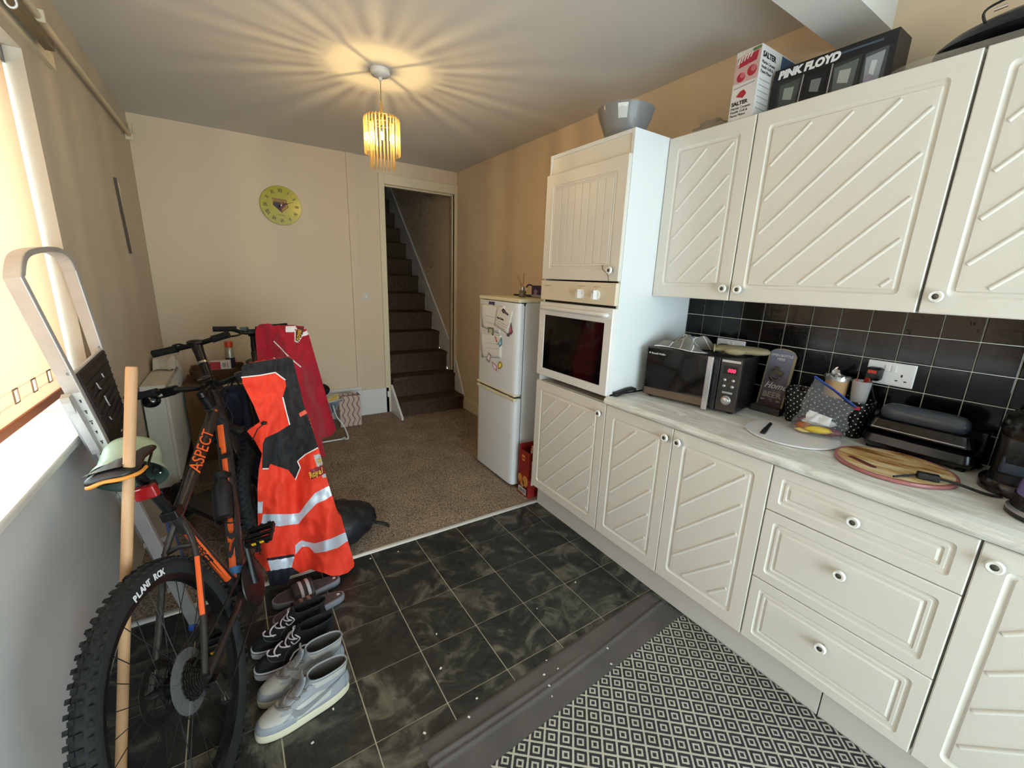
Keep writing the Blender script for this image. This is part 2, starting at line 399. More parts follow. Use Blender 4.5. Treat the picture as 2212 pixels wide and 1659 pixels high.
struct(MB().box(XR-0.02, XR, 2.98, 4.30, 0, 0.115).box(XR-0.014, XR, 2.98, 4.30, 0.115, 0.135).build('baseboard_right', trim_cream, bevel=0.003), 'cream skirting behind the fridge')
# staircase
stair_carpet = mat('dark_stair_carpet', srgb(108, 88, 72), 1.0, spec=0.05, bump=(95, 0.8), var=(90, 0.2, srgb(68, 54, 44)))  # darker brown than the carpet of the room
st = thing('staircase', (0.17, 4.3, 0), 'brown carpeted staircase rising through the doorway', 'staircase')
NST = 13; y0, z0, gy, gz = 4.275, 0.165, 0.2275, 0.2155
for k in range(NST):
    yy = y0+k*gy; zz = z0+k*gz; zb = 0 if k == 0 else zz-gz
    b = MB(); xs0 = -0.178 if k < 2 else -0.198; xs1 = 0.555
    prof = [(yy+gy+0.02, zb), (yy+0.012, zb), (yy+0.010, zz-0.05), (yy-0.004, zz-0.03), (yy-0.006, zz-0.012), (yy+0.002, zz-0.003), (yy+0.02, zz), (yy+gy+0.02, zz)]
    b.loft([[(xs1, p[0], p[1]) for p in prof], [(xs0, p[0], p[1]) for p in prof]])
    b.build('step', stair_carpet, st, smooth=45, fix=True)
b = MB(); # wall string
def strg(y): return z0+(y-y0)/gy*gz
ya, yb = 4.29, y0+NST*gy
b.prism([(ya, 0.0), (yb, strg(yb)-0.3), (yb, strg(yb)+0.20), (4.56, strg(4.56)+0.19), (4.29, 0.17)], (XR-0.026, 0, 0), Y_, Z_, 0.022)
b.build('wall_string', skirt_white, st, bevel=0.003, fix=True)
b = MB(); b.prism([(4.175, 0.0), (YK-0.02, 0.0), (YK-0.02, 0.31), (4.50, 0.30), (4.175, 0.035)], (-0.205, 0, 0), Y_, Z_, 0.022)
b.build('newel_board', skirt_white, st, bevel=0.004, fix=True)
MB().box(-0.245, -0.218, YK-0.045, YK-0.02, 0.18, 0.245).build('cable_clip', skirt_white, st, bevel=0.003)
# stairwell enclosure
b = MB(); b.box(-0.30, -0.2, YK+0.1, YK+3.6, 0, 5.0); b.box(-0.30, XR+0.1, YK+3.6, YK+3.7, 0, 5.0); b.box(-0.30, XR+0.1, YK+0.1, YK+3.6, 5.0, 5.1); b.box(-0.30, XR+0.1, YK, YK+0.1, ZC+0.1, 5.1)
struct(b.build('wall_stairwell', paint), 'cream walls enclosing the stairs')

# ------------------------------------------------------------------ floor
fl = struct(MB().box(XL, XR, YN, 2.187, -0.02, -0.0025).build('floor', grout), 'dark slate-look tile floor with tan joints')
TS, TA, TX, TY = 0.252, 0.0102, -0.7985, 1.9549
ca, sa = math.cos(TA), math.sin(TA); gq = 0.0022
for j in range(-1, 16):
    for i in range(-6, 7):
        q = [(i+gq/TS, j+gq/TS), (i+1-gq/TS, j+gq/TS), (i+1-gq/TS, j+1-gq/TS), (i+gq/TS, j+1-gq/TS)]
        P = [(TX+TS*(a*ca+c*sa), TY+TS*(a*sa-c*ca)) for a, c in q][::-1]
        for ax, val, kl in ((0, XL, False), (0, 0.1, True), (1, YN, False), (1, 2.178, True)):
            if P: P = clip_poly(P, ax, val, kl)
        if len(P) < 3: continue
        xs = [p[0] for p in P]; ysn = [p[1] for p in P]
        if max(xs)-min(xs) < 0.002 or max(ysn)-min(ysn) < 0.004 or max(ysn) < -0.9: continue
        b = MB(); b.loft([[(p[0], p[1], -0.0024) for p in P], [(p[0], p[1], 0.0) for p in P]])
        b.build('floor_tile', slate, fl)
struct(MB().box(XL, XR, 2.187, YK, -0.02, 0.006).build('floor_carpet', carpet), 'brown carpet of the far half of the room')
b = MB(); pr = [(-0.017, 0.0), (-0.012, 0.006), (0, 0.0095), (0.012, 0.006), (0.017, 0.003)]
b.loft([[(XL+0.0, 2.182+p[0], p[1]+0.0005) for p in pr], [(0.07, 2.182+p[0], p[1]+0.0005) for p in pr]])
tag(b.build('threshold_strip', mat('silver_threshold', srgb(226, 226, 224), 0.3, 0.5), smooth=60, fix=True), 'silver threshold strip between carpet and tile floor', 'threshold')

# light switch by the doorway
sw = thing('light_switch', (-0.42, YK-0.01, 1.24), 'white single light switch on the cream wall by the stairs', 'switch')
MB().box(-0.462, -0.376, YK-0.009, YK, 1.198, 1.284).build('plate', mat('old_white_plastic', srgb(222, 208, 186), 0.4), sw, bevel=0.003)
MB().box(-0.427, -0.411, YK-0.015, YK-0.009, 1.228, 1.254).build('rocker', mat('white_plastic', srgb(236, 234, 230), 0.35), sw, bevel=0.002)
# ================================================================== kitchen
cream = mat('cream_vinyl_door', srgb(229, 223, 212), 0.42, bump=(25, 0.02))
cream_edge = mat('cream_carcass', srgb(230, 226, 214), 0.45)
white_lam = mat('white_laminate', srgb(232, 235, 234), 0.35)
dark_gap = mat('dark_gap', srgb(40, 34, 28), 0.8)
ceramic = mat('white_ceramic', srgb(242, 238, 230), 0.15, coat=0.5)
knob_dark = mat('antique_metal', srgb(92, 90, 84), 0.4, 0.5)
plinth_m = mat('cream_plinth', srgb(218, 212, 204), 0.45)

def knob(parent, y, z, x, r=0.0185):
    b = MB()
    b.m(1).lathe([(0.008, 0), (0.009, -0.004), (0.006, -0.008), (0.0065, -0.014)], (x, y, z), X_, 16, True, False)
    b.m(0).lathe([(0.0065, -0.013), (r*0.9, -0.015), (r, -0.019), (r*0.97, -0.023), (r*0.80, -0.0262), (r*0.46, -0.0252)], (x, y, z), X_, 20, False, False)
    b.m(1).lathe([(r*0.46, -0.0252), (r*0.40, -0.0243), (r*0.25, -0.0258), (0.0008, -0.0262)], (x, y, z), X_, 16, False, True)
    return b.build('knob', [ceramic, knob_dark], parent, smooth=50, fix=True)

def panel_rings(yr, yl, z0, z1, xf, rings, th=0.019):
    out = [[(xf+th, p[0], p[1]) for p in rrect(yr, yl, z0, z1, 0.002)], [(xf+0.003, p[0], p[1]) for p in rrect(yr, yl, z0, z1, 0.002)]]
    for ins, dep, rad in [(0.003, 0.0, 0.002)]+rings:
        out.append([(xf+dep, p[0], p[1]) for p in rrect(yr+ins, yl-ins, z0+ins, z1-ins, rad)])
    return out
G1 = [(0.052, 0.0, 0.016), (0.056, 0.0045, 0.014), (0.060, 0.0062, 0.012), (0.066, 0.0062, 0.010), (0.069, 0.0035, 0.006), (0.070, 0.0015, 0.004), (0.079, 0.001, 0.003)]
G2 = [(0.034, 0.0, 0.012), (0.037, 0.004, 0.010), (0.041, 0.0055, 0.009), (0.046, 0.0055, 0.008), (0.048, 0.002, 0.007), (0.055, 0.002, 0.006), (0.057, 0.006, 0.005), (0.062, 0.0055, 0.004), (0.068, 0.001, 0.003)]

def door(parent, yr, yl, z0, z1, xf, kn, diag=True, spacing=0.1235, first=0.122, name='door'):
    b = MB(); b.loft(panel_rings(yr, yl, z0, z1, xf, G1))
    d = b.build(name, cream, parent, smooth=25, fix=True)
    if diag:
        a0, a1, c0, c1 = yr+0.079, yl-0.079, z0+0.079, z1-0.079; W = a1-a0; Hh = c1-c0
        k = 1
        while True:
            zl = c1-first-(k-1)*spacing                    # height where the strip leaves the left (far) edge
            if zl+W < c0: break
            # line: z = zl + (a1 - y)
            pts = []
            s0 = max(0.0, c0-zl); s1 = min(W, c1-zl)
            if s1-s0 > 0.012:
                p0 = Vector((xf+0.001, a1-s0, zl+s0)); p1 = Vector((xf+0.001, a1-s1, zl+s1))
                dr = (p1-p0).normalized(); nn = Vector((0, dr.z, -dr.y)); bb = MB()
                pr = [(-0.0066, 0.0), (-0.004, -0.0030), (0.0, -0.0040), (0.004, -0.0030), (0.0066, 0.0)]
                bb.loft([[p0+q[0]*nn+Vector((q[1], 0, 0)) for q in pr], [p1+q[0]*nn+Vector((q[1], 0, 0)) for q in pr]])
                bb.build('moulding_strip', cream, d, smooth=60, fix=True)
            k += 1
            if k > 20: break
    if kn: knob(d, kn[0], kn[1], xf)
    return d

YT, YA, YB, YC_, YD, YE = 2.168, 1.5645, 1.1621, 0.7514, 0.2428, -0.36
ZT, ZB = 0.870, 0.150
# ---- tall oven housing
tc = thing('tall_cabinet', (0.3, 1.87, 0), 'tall cream oven housing cabinet beside the fridge', 'cabinet')
b = MB()
b.box(0.02, XR-0.002, YA, YA+0.018, 0.915, 2.134); b.box(0.02, XR-0.002, YT-0.018, YT, ZB, 2.134)
b.box(0.02, XR-0.002, YA, YA+0.018, ZB, 0.868)
b.build('side_panel', white_lam, tc, bevel=0.0015)
MB().box(0.021, XR-0.002, YA+0.018, YT-0.018, 2.116, 2.133).build('top_panel', white_lam, tc)
MB().box(0.026, 0.042, YA+0.018, YT-0.018, 2.034, 2.116).build('filler_panel', cream_edge, tc)
MB().box(0.05, 0.56, YA+0.019, YT-0.019, 1.478, 2.034).build('carcass', dark_gap, tc)
MB().box(0.024, 0.56, YA+0.019, YT-0.019, ZB, 0.868).build('lower_carcass', cream_edge, tc)
door(tc, YA+0.002, YT-0.002, ZB, ZT-0.004, 0.0, (1.60, 0.811), name='lower_door')
# tongue-and-groove upper door, standing slightly ajar
b = MB(); b.loft(panel_rings(YA+0.003, YT-0.002, 1.474, 2.029, 0.0, [(0.060, 0.0, 0.010), (0.064, 0.004, 0.009), (0.070, 0.0045, 0.008), (0.074, 0.001, 0.006), (0.080, 0.004, 0.004)]))
ud = b.build('upper_door', cream, tc, smooth=25, fix=True)
ya, yb = YA+0.085, YT-0.084; nb = 8; wv = (yb-ya)/nb
for k in range(nb):
    b = MB(); y0, y1 = ya+k*wv+0.0012, ya+(k+1)*wv-0.0012
    b.loft([[(0.0045, y, z) for y, z in rrect(y0, y1, 1.556, 1.947, 0.001, 1)], [(0.0022, y, z) for y, z in rrect(y0, y1, 1.556, 1.947, 0.001, 1)],
            [(0.0012, y, z) for y, z in rrect(y0+0.0025, y1-0.0025, 1.558, 1.945, 0.001, 1)]])
    b.build('board', cream, ud, fix=True)
knob(ud, 1.611, 1.524, 0.0)
b = MB(); b.tube(bez([(-0.0006, 1.675, 1.55), (-0.0006, 1.672, 1.527), (-0.0006, 1.648, 1.515), (-0.0006, 1.632, 1.496), (-0.0006, 1.628, 1.475)], 5), 0.0012, 5)
b.build('crack', dark_gap, ud)
# ---- built-in oven
ov_white = mat('white_enamel', srgb(236, 232, 228), 0.25, coat=0.3)
ov_cream = mat('aged_oven_panel', srgb(228, 214, 188), 0.4)
oven_glass = mat('black_oven_glass', srgb(12, 10, 9), 0.06, spec=0.6)
ov = thing('oven', (0.1, 1.87, 0.89), 'white built-in single oven with black glass door', 'oven')
MB().box(0.02, 0.55, YA+0.02, YT-0.02, 0.900, 1.466).build('body', mat('oven_body', srgb(30, 28, 26), 0.6), ov)
b = MB(); b.box(-0.004, 0.02, YA+0.004, YT-0.004, 1.358, 1.466); b.build('control_panel', ov_cream, ov, bevel=0.004)
for yk in (1.815, 1.698):
    b = MB(); b.m(0).lathe([(0.026, 0.0), (0.026, -0.004), (0.0235, -0.006)], (-0.004, yk, 1.405), X_, 20, False, True)
    b.m(0).obox((-0.021, yk, 1.405), (0.013, 0, 0), (0, 0.0085, 0), (0, 0, 0.0225))
    b.m(1).box(-0.0346, -0.034, yk-0.0015, yk+0.0015, 1.412, 1.426)
    b.build('control_knob', [ov_white, dark_gap], ov, bevel=0.003, fix=True)
grey_print = mat('grey_print', srgb(120, 112, 100), 0.6)
b = MB(); b.box(-0.0045, -0.004, 1.79, 1.84, 1.4435, 1.4455); b.box(-0.0045, -0.004, 1.675, 1.722, 1.4435, 1.4455); b.box(-0.0045, -0.004, 2.07, 2.13, 1.437, 1.4395)
for yk in (1.815, 1.698): b.box(-0.0045, -0.004, yk-0.037, yk-0.034, 1.382, 1.385); b.box(-0.0045, -0.004, yk-0.001, yk+0.001, 1.433, 1.437)
o = b.build('panel_print', grey_print, ov); o['kind'] = 'stuff'
b = MB(); b.loft([[(0.02, y, z) for y, z in rrect(YA+0.004, YT-0.004, 0.905, 1.345, 0.004, 2)], [(0.0, y, z) for y, z in rrect(YA+0.004, YT-0.004, 0.905, 1.345, 0.004, 2)],
                  [(-0.008, y, z) for y, z in rrect(YA+0.009, YT-0.009, 0.910, 1.340, 0.006, 2)], [(-0.008, y, z) for y, z in rrect(1.621, 2.108, 0.952, 1.274, 0.006, 2)],
                  [(-0.004, y, z) for y, z in rrect(1.623, 2.106, 0.954, 1.272, 0.006, 2)]])
od = b.build('oven_door', ov_white, ov, smooth=30, fix=True)
b = MB(); b.box(-0.0062, -0.0042, 1.6235, 2.1055, 0.9545, 1.2715); b.build('glass', oven_glass, od)
b = MB(); b.loft([[(-0.0066, y, z) for y, z in rrect(1.680, 2.050, 0.985, 1.232, 0.02)], [(-0.0064, y, z) for y, z in rrect(1.680, 2.050, 0.985, 1.232, 0.02)]])
b.build('inner_window', mat('smoked_oven_window', srgb(30, 25, 20), 0.08, spec=0.6), od, fix=True)
b = MB(); rr_ = []
for y, s in ((2.138, 0.3), (2.13, 0.9), (2.10, 1.0), (1.63, 1.0), (1.60, 0.9), (1.592, 0.3)):
    rr_.append([(-0.018+0.018*s*math.cos(t), y, 1.312+0.013*s*math.sin(t)) for t in [2*math.pi*k/14 for k in range(14)]])
b.loft(rr_); b.build('handle', ov_white, od, smooth=60, fix=True)
# ---- base units
bc = thing('base_cabinet', (0.3, 0.957, 0), 'cream double-door base cabinet under the microwave', 'cabinet')
MB().box(0.024, 0.56, YC_+0.001, YA-0.001, ZB, 0.868).build('carcass', cream_edge, bc)
door(bc, YB+0.0012, YA-0.002, ZB, ZT-0.004, 0.0, (1.190, 0.820)); door(bc, YC_+0.002, YB-0.0012, ZB, ZT-0.004, 0.0, (1.126, 0.819))
dc = thing('drawer_cabinet', (0.3, 0.497, 0), 'cream base cabinet with three drawers', 'cabinet')
MB().box(0.024, 0.56, YD+0.001, YC_-0.001, ZB, 0.868).build('carcass', cream_edge, dc)
for z0, z1, kz in ((0.6985, ZT-0.004, 0.786), (0.4205, 0.6955, 0.597), (ZB, 0.4178, 0.316)):
    b = MB(); b.loft(panel_rings(YD+0.003, YC_-0.002, z0, z1, 0.0, [(i+0.018 if i < 0.05 else i+0.018, d_, r_) for i, d_, r_ in G2] if False else G2))
    d = b.build('drawer', cream, dc, smooth=25, fix=True); knob(d, 0.4965, kz, 0.0)
ec = thing('base_cabinet', (0.3, -0.06, 0), 'cream single-door base cabinet right of the drawers', 'cabinet')
MB().box(0.024, 0.56, YE+0.001, YD-0.001, ZB, 0.868).build('carcass', cream_edge, ec)
door(ec, YE+0.002, YD-0.002, ZB, ZT-0.004, 0.0, (0.209, 0.819), first=0.14)
# ---- plinths
yj = 0.478
for y0, y1, lab in ((yj+0.002, YT-0.004, 'long cream plinth board under the oven housing and double-door cabinet'), (-1.2, yj-0.002, 'cream plinth board under the drawers, after the open joint')):
    tag(MB().box(0.056, 0.072, y0, y1, 0.0006, ZB-0.002).build('plinth', plinth_m, bevel=0.001), lab, 'plinth')
# ---- worktop
def worktop_mat():
    m = bpy.data.materials.new('pale_marble_worktop'); m.use_nodes = True; nt = m.node_tree; b = nt.nodes['Principled BSDF']
    g = nt.nodes.new('ShaderNodeNewGeometry'); mp = nt.nodes.new('ShaderNodeMapping'); mp.inputs['Scale'].default_value = (14, 2.2, 14); mp.inputs['Rotation'].default_value = (0, 0, 0.22)
    n = nt.nodes.new('ShaderNodeTexNoise'); n.inputs['Scale'].default_value = 1.6; n.inputs['Detail'].default_value = 7; n.inputs['Distortion'].default_value = 0.9
    nt.links.new(g.outputs['Position'], mp.inputs[0]); nt.links.new(mp.outputs[0], n.inputs['Vector'])
    r = nt.nodes.new('ShaderNodeValToRGB'); e = r.color_ramp.elements; e[0].position = 0.36; e[0].color = srgb(202, 198, 187); e[1].position = 0.6; e[1].color = srgb(236, 235, 230)
    k = e.new(0.46); k.color = srgb(226, 223, 214); k = e.new(0.5); k.color = srgb(206, 202, 192)
    nt.links.new(n.outputs[0], r.inputs[0]); nt.links.new(r.outputs[0], b.inputs['Base Color']); b.inputs['Roughness'].default_value = 0.3
    return m
wt = worktop_mat()
pr = [(XR-0.002, 0.872), (-0.006, 0.872), (-0.018, 0.876), (-0.023, 0.886), (-0.022, 0.897), (-0.014, 0.905), (-0.003, 0.908), (XR-0.002, 0.908)]
b = MB(); b.loft([[(x, YA-0.001, z) for x, z in pr], [(x, -1.3, z) for x, z in pr]])
tag(b.build('worktop', wt, smooth=40, fix=True), 'pale marble-effect worktop along the base cabinets', 'worktop')
# ---- wall units
ZU0, ZU1, XU = 1.411, 2.128, 0.25
def wall_unit(yr, yl, lab, kn, seed):
    t = thing('wall_cabinet', (0.4, (yr+yl)/2, ZU0), lab, 'cabinet')
    MB().box(XU+0.022, XR-0.002, yr+0.001, yl-0.001, ZU0, ZU1).build('carcass', cream_edge, t)
    door(t, yr+0.0015, yl-0.0015, ZU0, ZU1, XU, kn)
    return t
wall_unit(1.1595, 1.5635, 'narrow cream wall cabinet next to the oven housing', (1.182, 1.460), 1)
wall_unit(0.5470, 1.1575, 'wide cream wall cabinet in the middle of the row', (1.116, 1.459), 2)
wall_unit(-0.065, 0.5430, 'cream wall cabinet at the near end of the row', (0.506, 1.463), 3)
# ---- wall tiles
wtile = mat('black_gloss_tile', srgb(16, 16, 16), 0.12, spec=0.30, bump=(9, 0.03))
wgrout = mat('white_tile_grout', srgb(222, 219, 208), 0.9)
tb = struct(MB().box(0.5685, XR, -1.2, YA-0.002, 0.9081, 1.4105).build('wall_tiling', wgrout), 'black glossy wall tiling with white joints')
yl0, tp, zt0, tq, gg = 1.3635, 0.1028, 1.3176, 0.102, 0.0015
base = {}
for c in range(-2, 15):
    y1 = yl0-c*tp; y0 = y1-tp
    y1c = min(y1-gg, YA-0.004); y0c = y0+gg
    if y1c-y0c < 0.01: continue
    for r_ in range(-1, 4):
        z1 = zt0-r_*tq; z0 = z1-tq; z1c = min(z1-gg, 1.4100); z0c = max(z0+gg, 0.9085)
        if z1c-z0c < 0.008: continue
        key = (round(y1c-y0c, 4), round(z1c-z0c, 4))
        if key not in base:
            b = MB(); b.loft([[(0.5683, y, z) for y, z in ((y0c, z0c), (y1c, z0c), (y1c, z1c), (y0c, z1c))], [(0.566, y, z) for y, z in ((y0c, z0c), (y1c, z0c), (y1c, z1c), (y0c, z1c))],
                              [(0.565, y, z) for y, z in ((y0c+0.002, z0c+0.002), (y1c-0.002, z0c+0.002), (y1c-0.002, z1c-0.002), (y0c+0.002, z1c-0.002))]])
            base[key] = (b.build('tile', wtile, tb, fix=True), y0c, z0c)
        else:
            o, yy, zz = base[key]; part_copy(o, tb, (0, y0c-yy, z0c-zz))
# ---- fridge freezer
fw = mat('white_fridge_enamel', srgb(232, 234, 236), 0.35, bump=(220, 0.04))
fcream = mat('aged_cream_plastic', srgb(232, 222, 190), 0.4)
fg = thing('fridge_freezer', (0.3, 2.67, 0), 'white fridge freezer with notes and magnets on its upper door', 'fridge')
F0, F1 = 2.405, 2.945
MB().box(0.062, 0.562, F0+0.004, F1-0.004, 0.02, 1.318).build('body', fw, fg, bevel=0.006)
MB().box(0.008, 0.566, F0, F1, 1.318, 1.342).build('top_cover', fcream, fg, bevel=0.006, bseg=3)
MB().box(0.052, 0.062, F0+0.008, F1-0.008, 0.03, 1.312).build('door_seal', mat('grey_seal', srgb(120, 124, 126), 0.7), fg)
def fdoor(z0, z1, nm):
    b = MB(); prf = [(0.052, F0+0.001), (0.030, F0+0.001), (0.014, F0+0.006), (0.005, F0+0.020), (0.0, F0+0.05), (0.0, F1-0.05), (0.005, F1-0.020), (0.014, F1-0.006), (0.030, F1-0.001), (0.052, F1-0.001)]
    b.loft([[(x, y, z0) for x, y in prf], [(x, y, z1) for x, y in prf]])
    return b.build(nm, fw, fg, smooth=40, fix=True)
fd = fdoor(0.700, 1.314, 'fridge_door'); zd = fdoor(0.030, 0.668, 'freezer_door')
def fhandle(z0, z1, zi, par):
    b = MB(); n = 18; r0 = []; r1 = []
    for k in range(n+1):
        y = F0+0.002+(F1-F0-0.004)*k/n; e = min(1, min(k, n-k)/2.5); x = 0.0-0.006*e+0.02*(1-e)**2
        sc_ = math.sin(math.pi*k/n)**0.5 if 0 < k < n else 0
        r0.append((x, y, z0)); r1.append((x, y, z1))
    b.loft([r0, r1, [(0.05, p[1], z1) for p in r1], [(0.05, p[1], z0) for p in r0]], False, False, closed=False)
    return b.build('handle_strip', fcream, par, smooth=40, fix=True)
b = MB(); b.box(-0.004, 0.05, F0+0.003, F1-0.003, 0.684, 0.700); b.build('upper_trim', fcream, fd, bevel=0.006)
b = MB(); b.box(-0.004, 0.05, F0+0.003, F1-0.003, 0.648, 0.672); b.build('lower_trim', fcream, zd, bevel=0.006)
b = MB(); b.tube(bez([(-0.006, 2.90, 0.676), (-0.012, 2.82, 0.668), (-0.014, 2.68, 0.664), (-0.012, 2.55, 0.668), (-0.006, 2.48, 0.678)], 6), [0.004]*24+[0.004], 8)
b.build('handle', fcream, zd, smooth=60)
MB().box(0.012, 0.05, F0+0.02, F1-0.03, 0.673, 0.683).build('handle_gap', dark_gap, fg)
b = MB(); b.box(0.030, 0.062, F0-0.004, F0+0.03, 1.312, 1.318); b.box(0.046, 0.056, F0-0.004, F0+0.001, 1.298, 1.316)
b.build('hinge', dark_gap, fg)
# ================================================================== pendant lamp
def rod_mat():
    m = bpy.data.materials.new('champagne_glass_rod'); m.use_nodes = True; nt = m.node_tree
    for n in list(nt.nodes): nt.nodes.remove(n)
    o = nt.nodes.new('ShaderNodeOutputMaterial'); t = nt.nodes.new('ShaderNodeBsdfTransparent'); g = nt.nodes.new('ShaderNodeBsdfGlossy'); tr = nt.nodes.new('ShaderNodeBsdfTranslucent')
    g.inputs['Roughness'].default_value = 0.08; g.inputs[0].default_value = srgb(255, 246, 226); t.inputs[0].default_value = srgb(255, 243, 218); tr.inputs[0].default_value = srgb(255, 234, 190)
    x = nt.nodes.new('ShaderNodeMixShader'); x.inputs[0].default_value = 0.30
    x2 = nt.nodes.new('ShaderNodeMixShader'); x2.inputs[0].default_value = 0.34
    nt.links.new(g.outputs[0], x2.inputs[1]); nt.links.new(tr.outputs[0], x2.inputs[2]); x2.inputs[0].default_value = 0.45
    nt.links.new(t.outputs[0], x.inputs[1]); nt.links.new(x2.outputs[0], x.inputs[2]); x.inputs[0].default_value = 0.36; nt.links.new(x.outputs[0], o.inputs[0])
    return m
gold = mat('brushed_gold', srgb(214, 178, 108), 0.25, 1.0)
LX, LY = -0.748, 2.72
lp = thing('pendant_lamp', (LX, LY, ZC), 'lit pendant lamp with two tiers of gold glass rods', 'lamp')
b = MB(); b.lathe([(0.052, 0.0), (0.052, -0.018), (0.048, -0.026), (0.03, -0.034), (0.010, -0.038), (0.008, -0.052), (0.0035, -0.056)], (LX, LY, ZC), Z_, 28, True, True)
b.build('ceiling_rose', mat('white_rose_plastic', srgb(226, 222, 214), 0.35), lp, smooth=40, fix=True)
b = MB(); b.cyl((LX, LY, ZC-0.05), (LX, LY, 2.375), 0.0028, n=8); b.build('flex', mat('grey_gold_flex', srgb(150, 132, 96), 0.5), lp, smooth=60)
b = MB(); b.lathe([(0.003, 2.385), (0.005, 2.375), (0.0075, 2.335), (0.014, 2.322), (0.019, 2.318), (0.019, 2.284), (0.015, 2.278), (0.0145, 2.270)], (LX, LY, 0), Z_, 16, True, True)
b.build('lamp_holder', gold, lp, smooth=40, fix=True)
b = MB(); R1, R2 = 0.094, 0.0635
for R, z in ((R1-0.006, 2.300), (R2, 2.276)):
    b.tube([(LX+R*math.cos(t), LY+R*math.sin(t), z) for t in [2*math.pi*i/32 for i in range(32)]], 0.003, 6, closed=True)
b.build('frame_ring', gold, lp, smooth=60)
for k in range(4):
    t = math.radians(38+90*k); b = MB()
    b.tube([(LX+0.016*math.cos(t), LY+0.016*math.sin(t), 2.312), (LX+0.06*math.cos(t), LY+0.06*math.sin(t), 2.305), (LX+(R1-0.006)*math.cos(t), LY+(R1-0.006)*math.sin(t), 2.300)], 0.0028, 6)
    b.tube([(LX+R2*math.cos(t), LY+R2*math.sin(t), 2.305), (LX+R2*math.cos(t), LY+R2*math.sin(t), 2.276)], 0.002, 6)
    b.build('spider_arm', gold, lp, smooth=60)
rodm = rod_mat()
for R, n, z0, z1 in ((R1, 30, 2.300, 2.118), (R2, 20, 2.272, 2.046)):
    for k in range(n):
        t = 2*math.pi*(k+0.5)/n; c, s = math.cos(t), math.sin(t); b = MB()
        if R == R1: pts = [(LX+(R-0.010)*c, LY+(R-0.010)*s, z0+0.004), (LX+(R-0.003)*c, LY+(R-0.003)*s, z0), (LX+R*c, LY+R*s, z0-0.012), (LX+R*c, LY+R*s, z1)]
        else: pts = [(LX+R*c, LY+R*s, z0), (LX+R*c, LY+R*s, z1)]
        b.tube(pts, 0.0038 if R == R1 else 0.0036, 8); b.build('glass_rod', rodm, lp, smooth=60)
b = MB(); b.lathe([(0.012, 0.046), (0.016, 0.030), (0.021, 0.010), (0.021, -0.006), (0.015, -0.022), (0.004, -0.028)], (LX, LY, 2.214), Z_, 16, True, True)
bulb = b.build('bulb', wglass, lp, smooth=60, fix=True)
b = MB(); b.lathe([(0.004, -0.018), (0.0062, -0.014), (0.0062, 0.016), (0.004, 0.020)], (LX, LY, 2.214), Z_, 10, True, True)
b.build('filament', mat('glowing_filament', (1, 0.8, 0.5, 1), 0.3, emit=((1.0, 0.69, 0.29, 1), 2150.0)), bulb, smooth=60, fix=True)

# ================================================================== wall clock
ck = thing('wall_clock', (-1.107, YK, 2.01), 'round lime green glass wall clock with a club crest', 'clock')
CX, CZ, CRD = -1.107, 2.010, 0.160; yf = YK-0.022
b = MB(); b.lathe([(CRD-0.01, 0.0), (CRD-0.01, 0.014), (CRD, 0.016), (CRD, 0.020), (CRD-0.002, 0.022)], (CX, YK, CZ), -Y_, 64, True, True)
b.build('dial', mat('lime_glass', srgb(178, 170, 44), 0.22), ck, smooth=40, fix=True)
ink = mat('dark_olive_ink', srgb(74, 70, 20), 0.5); crest_r = mat('crest_red', srgb(126, 46, 22), 0.5); crest_b = mat('crest_black', srgb(50, 26, 40), 0.5); crest_g = mat('crest_gold', srgb(190, 148, 60), 0.5)
nums = ['XII', 'I', 'II', 'III', 'IV', 'V', 'VI', 'VII', 'VIII', 'IX', 'X', 'XI']
for k, s in enumerate(nums):
    t = math.radians(90-30*k); e = Vector((math.cos(t), 0, math.sin(t))); tg = Vector((math.sin(t), 0, -math.cos(t)))
    text('numeral', s, 0.040, Vector((CX, yf, CZ))+e*0.108, tg, e, ink, ck, bold=0.0010, al='CENTER', sx=0.72)
def flat(name, P, m, par, o, ux, uy, dep): return MB().prism(P, o, ux, uy, dep).build(name, m, par, fix=True)
oc = Vector((CX-0.006, yf, CZ+0.004))
flat('crest_shield', [(-0.062, 0.052), (0.050, 0.046), (0.052, 0.010), (0.064, -0.008), (0.006, -0.062), (-0.058, -0.004), (-0.054, 0.018)], crest_r, ck, oc, X_, Z_, 0.0008)
flat('crest_inner', [(-0.056, 0.012), (-0.002, 0.018), (0.002, -0.05), (-0.052, -0.006)], crest_b, ck, oc-Y_*0.0006, X_, Z_, 0.0008)
flat('crest_gold', [(0.006, 0.014), (0.046, 0.012), (0.057, -0.008), (0.010, -0.050)], crest_g, ck, oc-Y_*0.0006, X_, Z_, 0.0008)
flat('crest_stag', [(0.006, -0.040), (0.002, -0.008), (0.022, 0.000), (0.014, 0.012), (0.026, 0.018), (0.036, 0.004), (0.044, -0.004), (0.030, -0.014)], crest_r, ck, oc-Y_*0.0012, X_, Z_, 0.0008)
flat('crest_banner', [(-0.056, 0.046), (0.044, 0.040), (0.044, 0.022), (-0.056, 0.027)], crest_g, ck, oc-Y_*0.0006, X_, Z_, 0.0008)
text('crest_lettering', 'WATFORD', 0.0175, oc+Vector((-0.050, -0.0016, 0.029)), (1, 0, -0.055), Z_, ink, ck, bold=0.0004, sx=0.95)
b = MB(); b.tube(bez([(CX-0.030+0.006*k, yf-0.0008, CZ-0.076-0.0004*k+0.0035*math.sin(2.4*k)) for k in range(11)], 4), 0.0012, 5); b.build('dial_script_line', ink, ck)
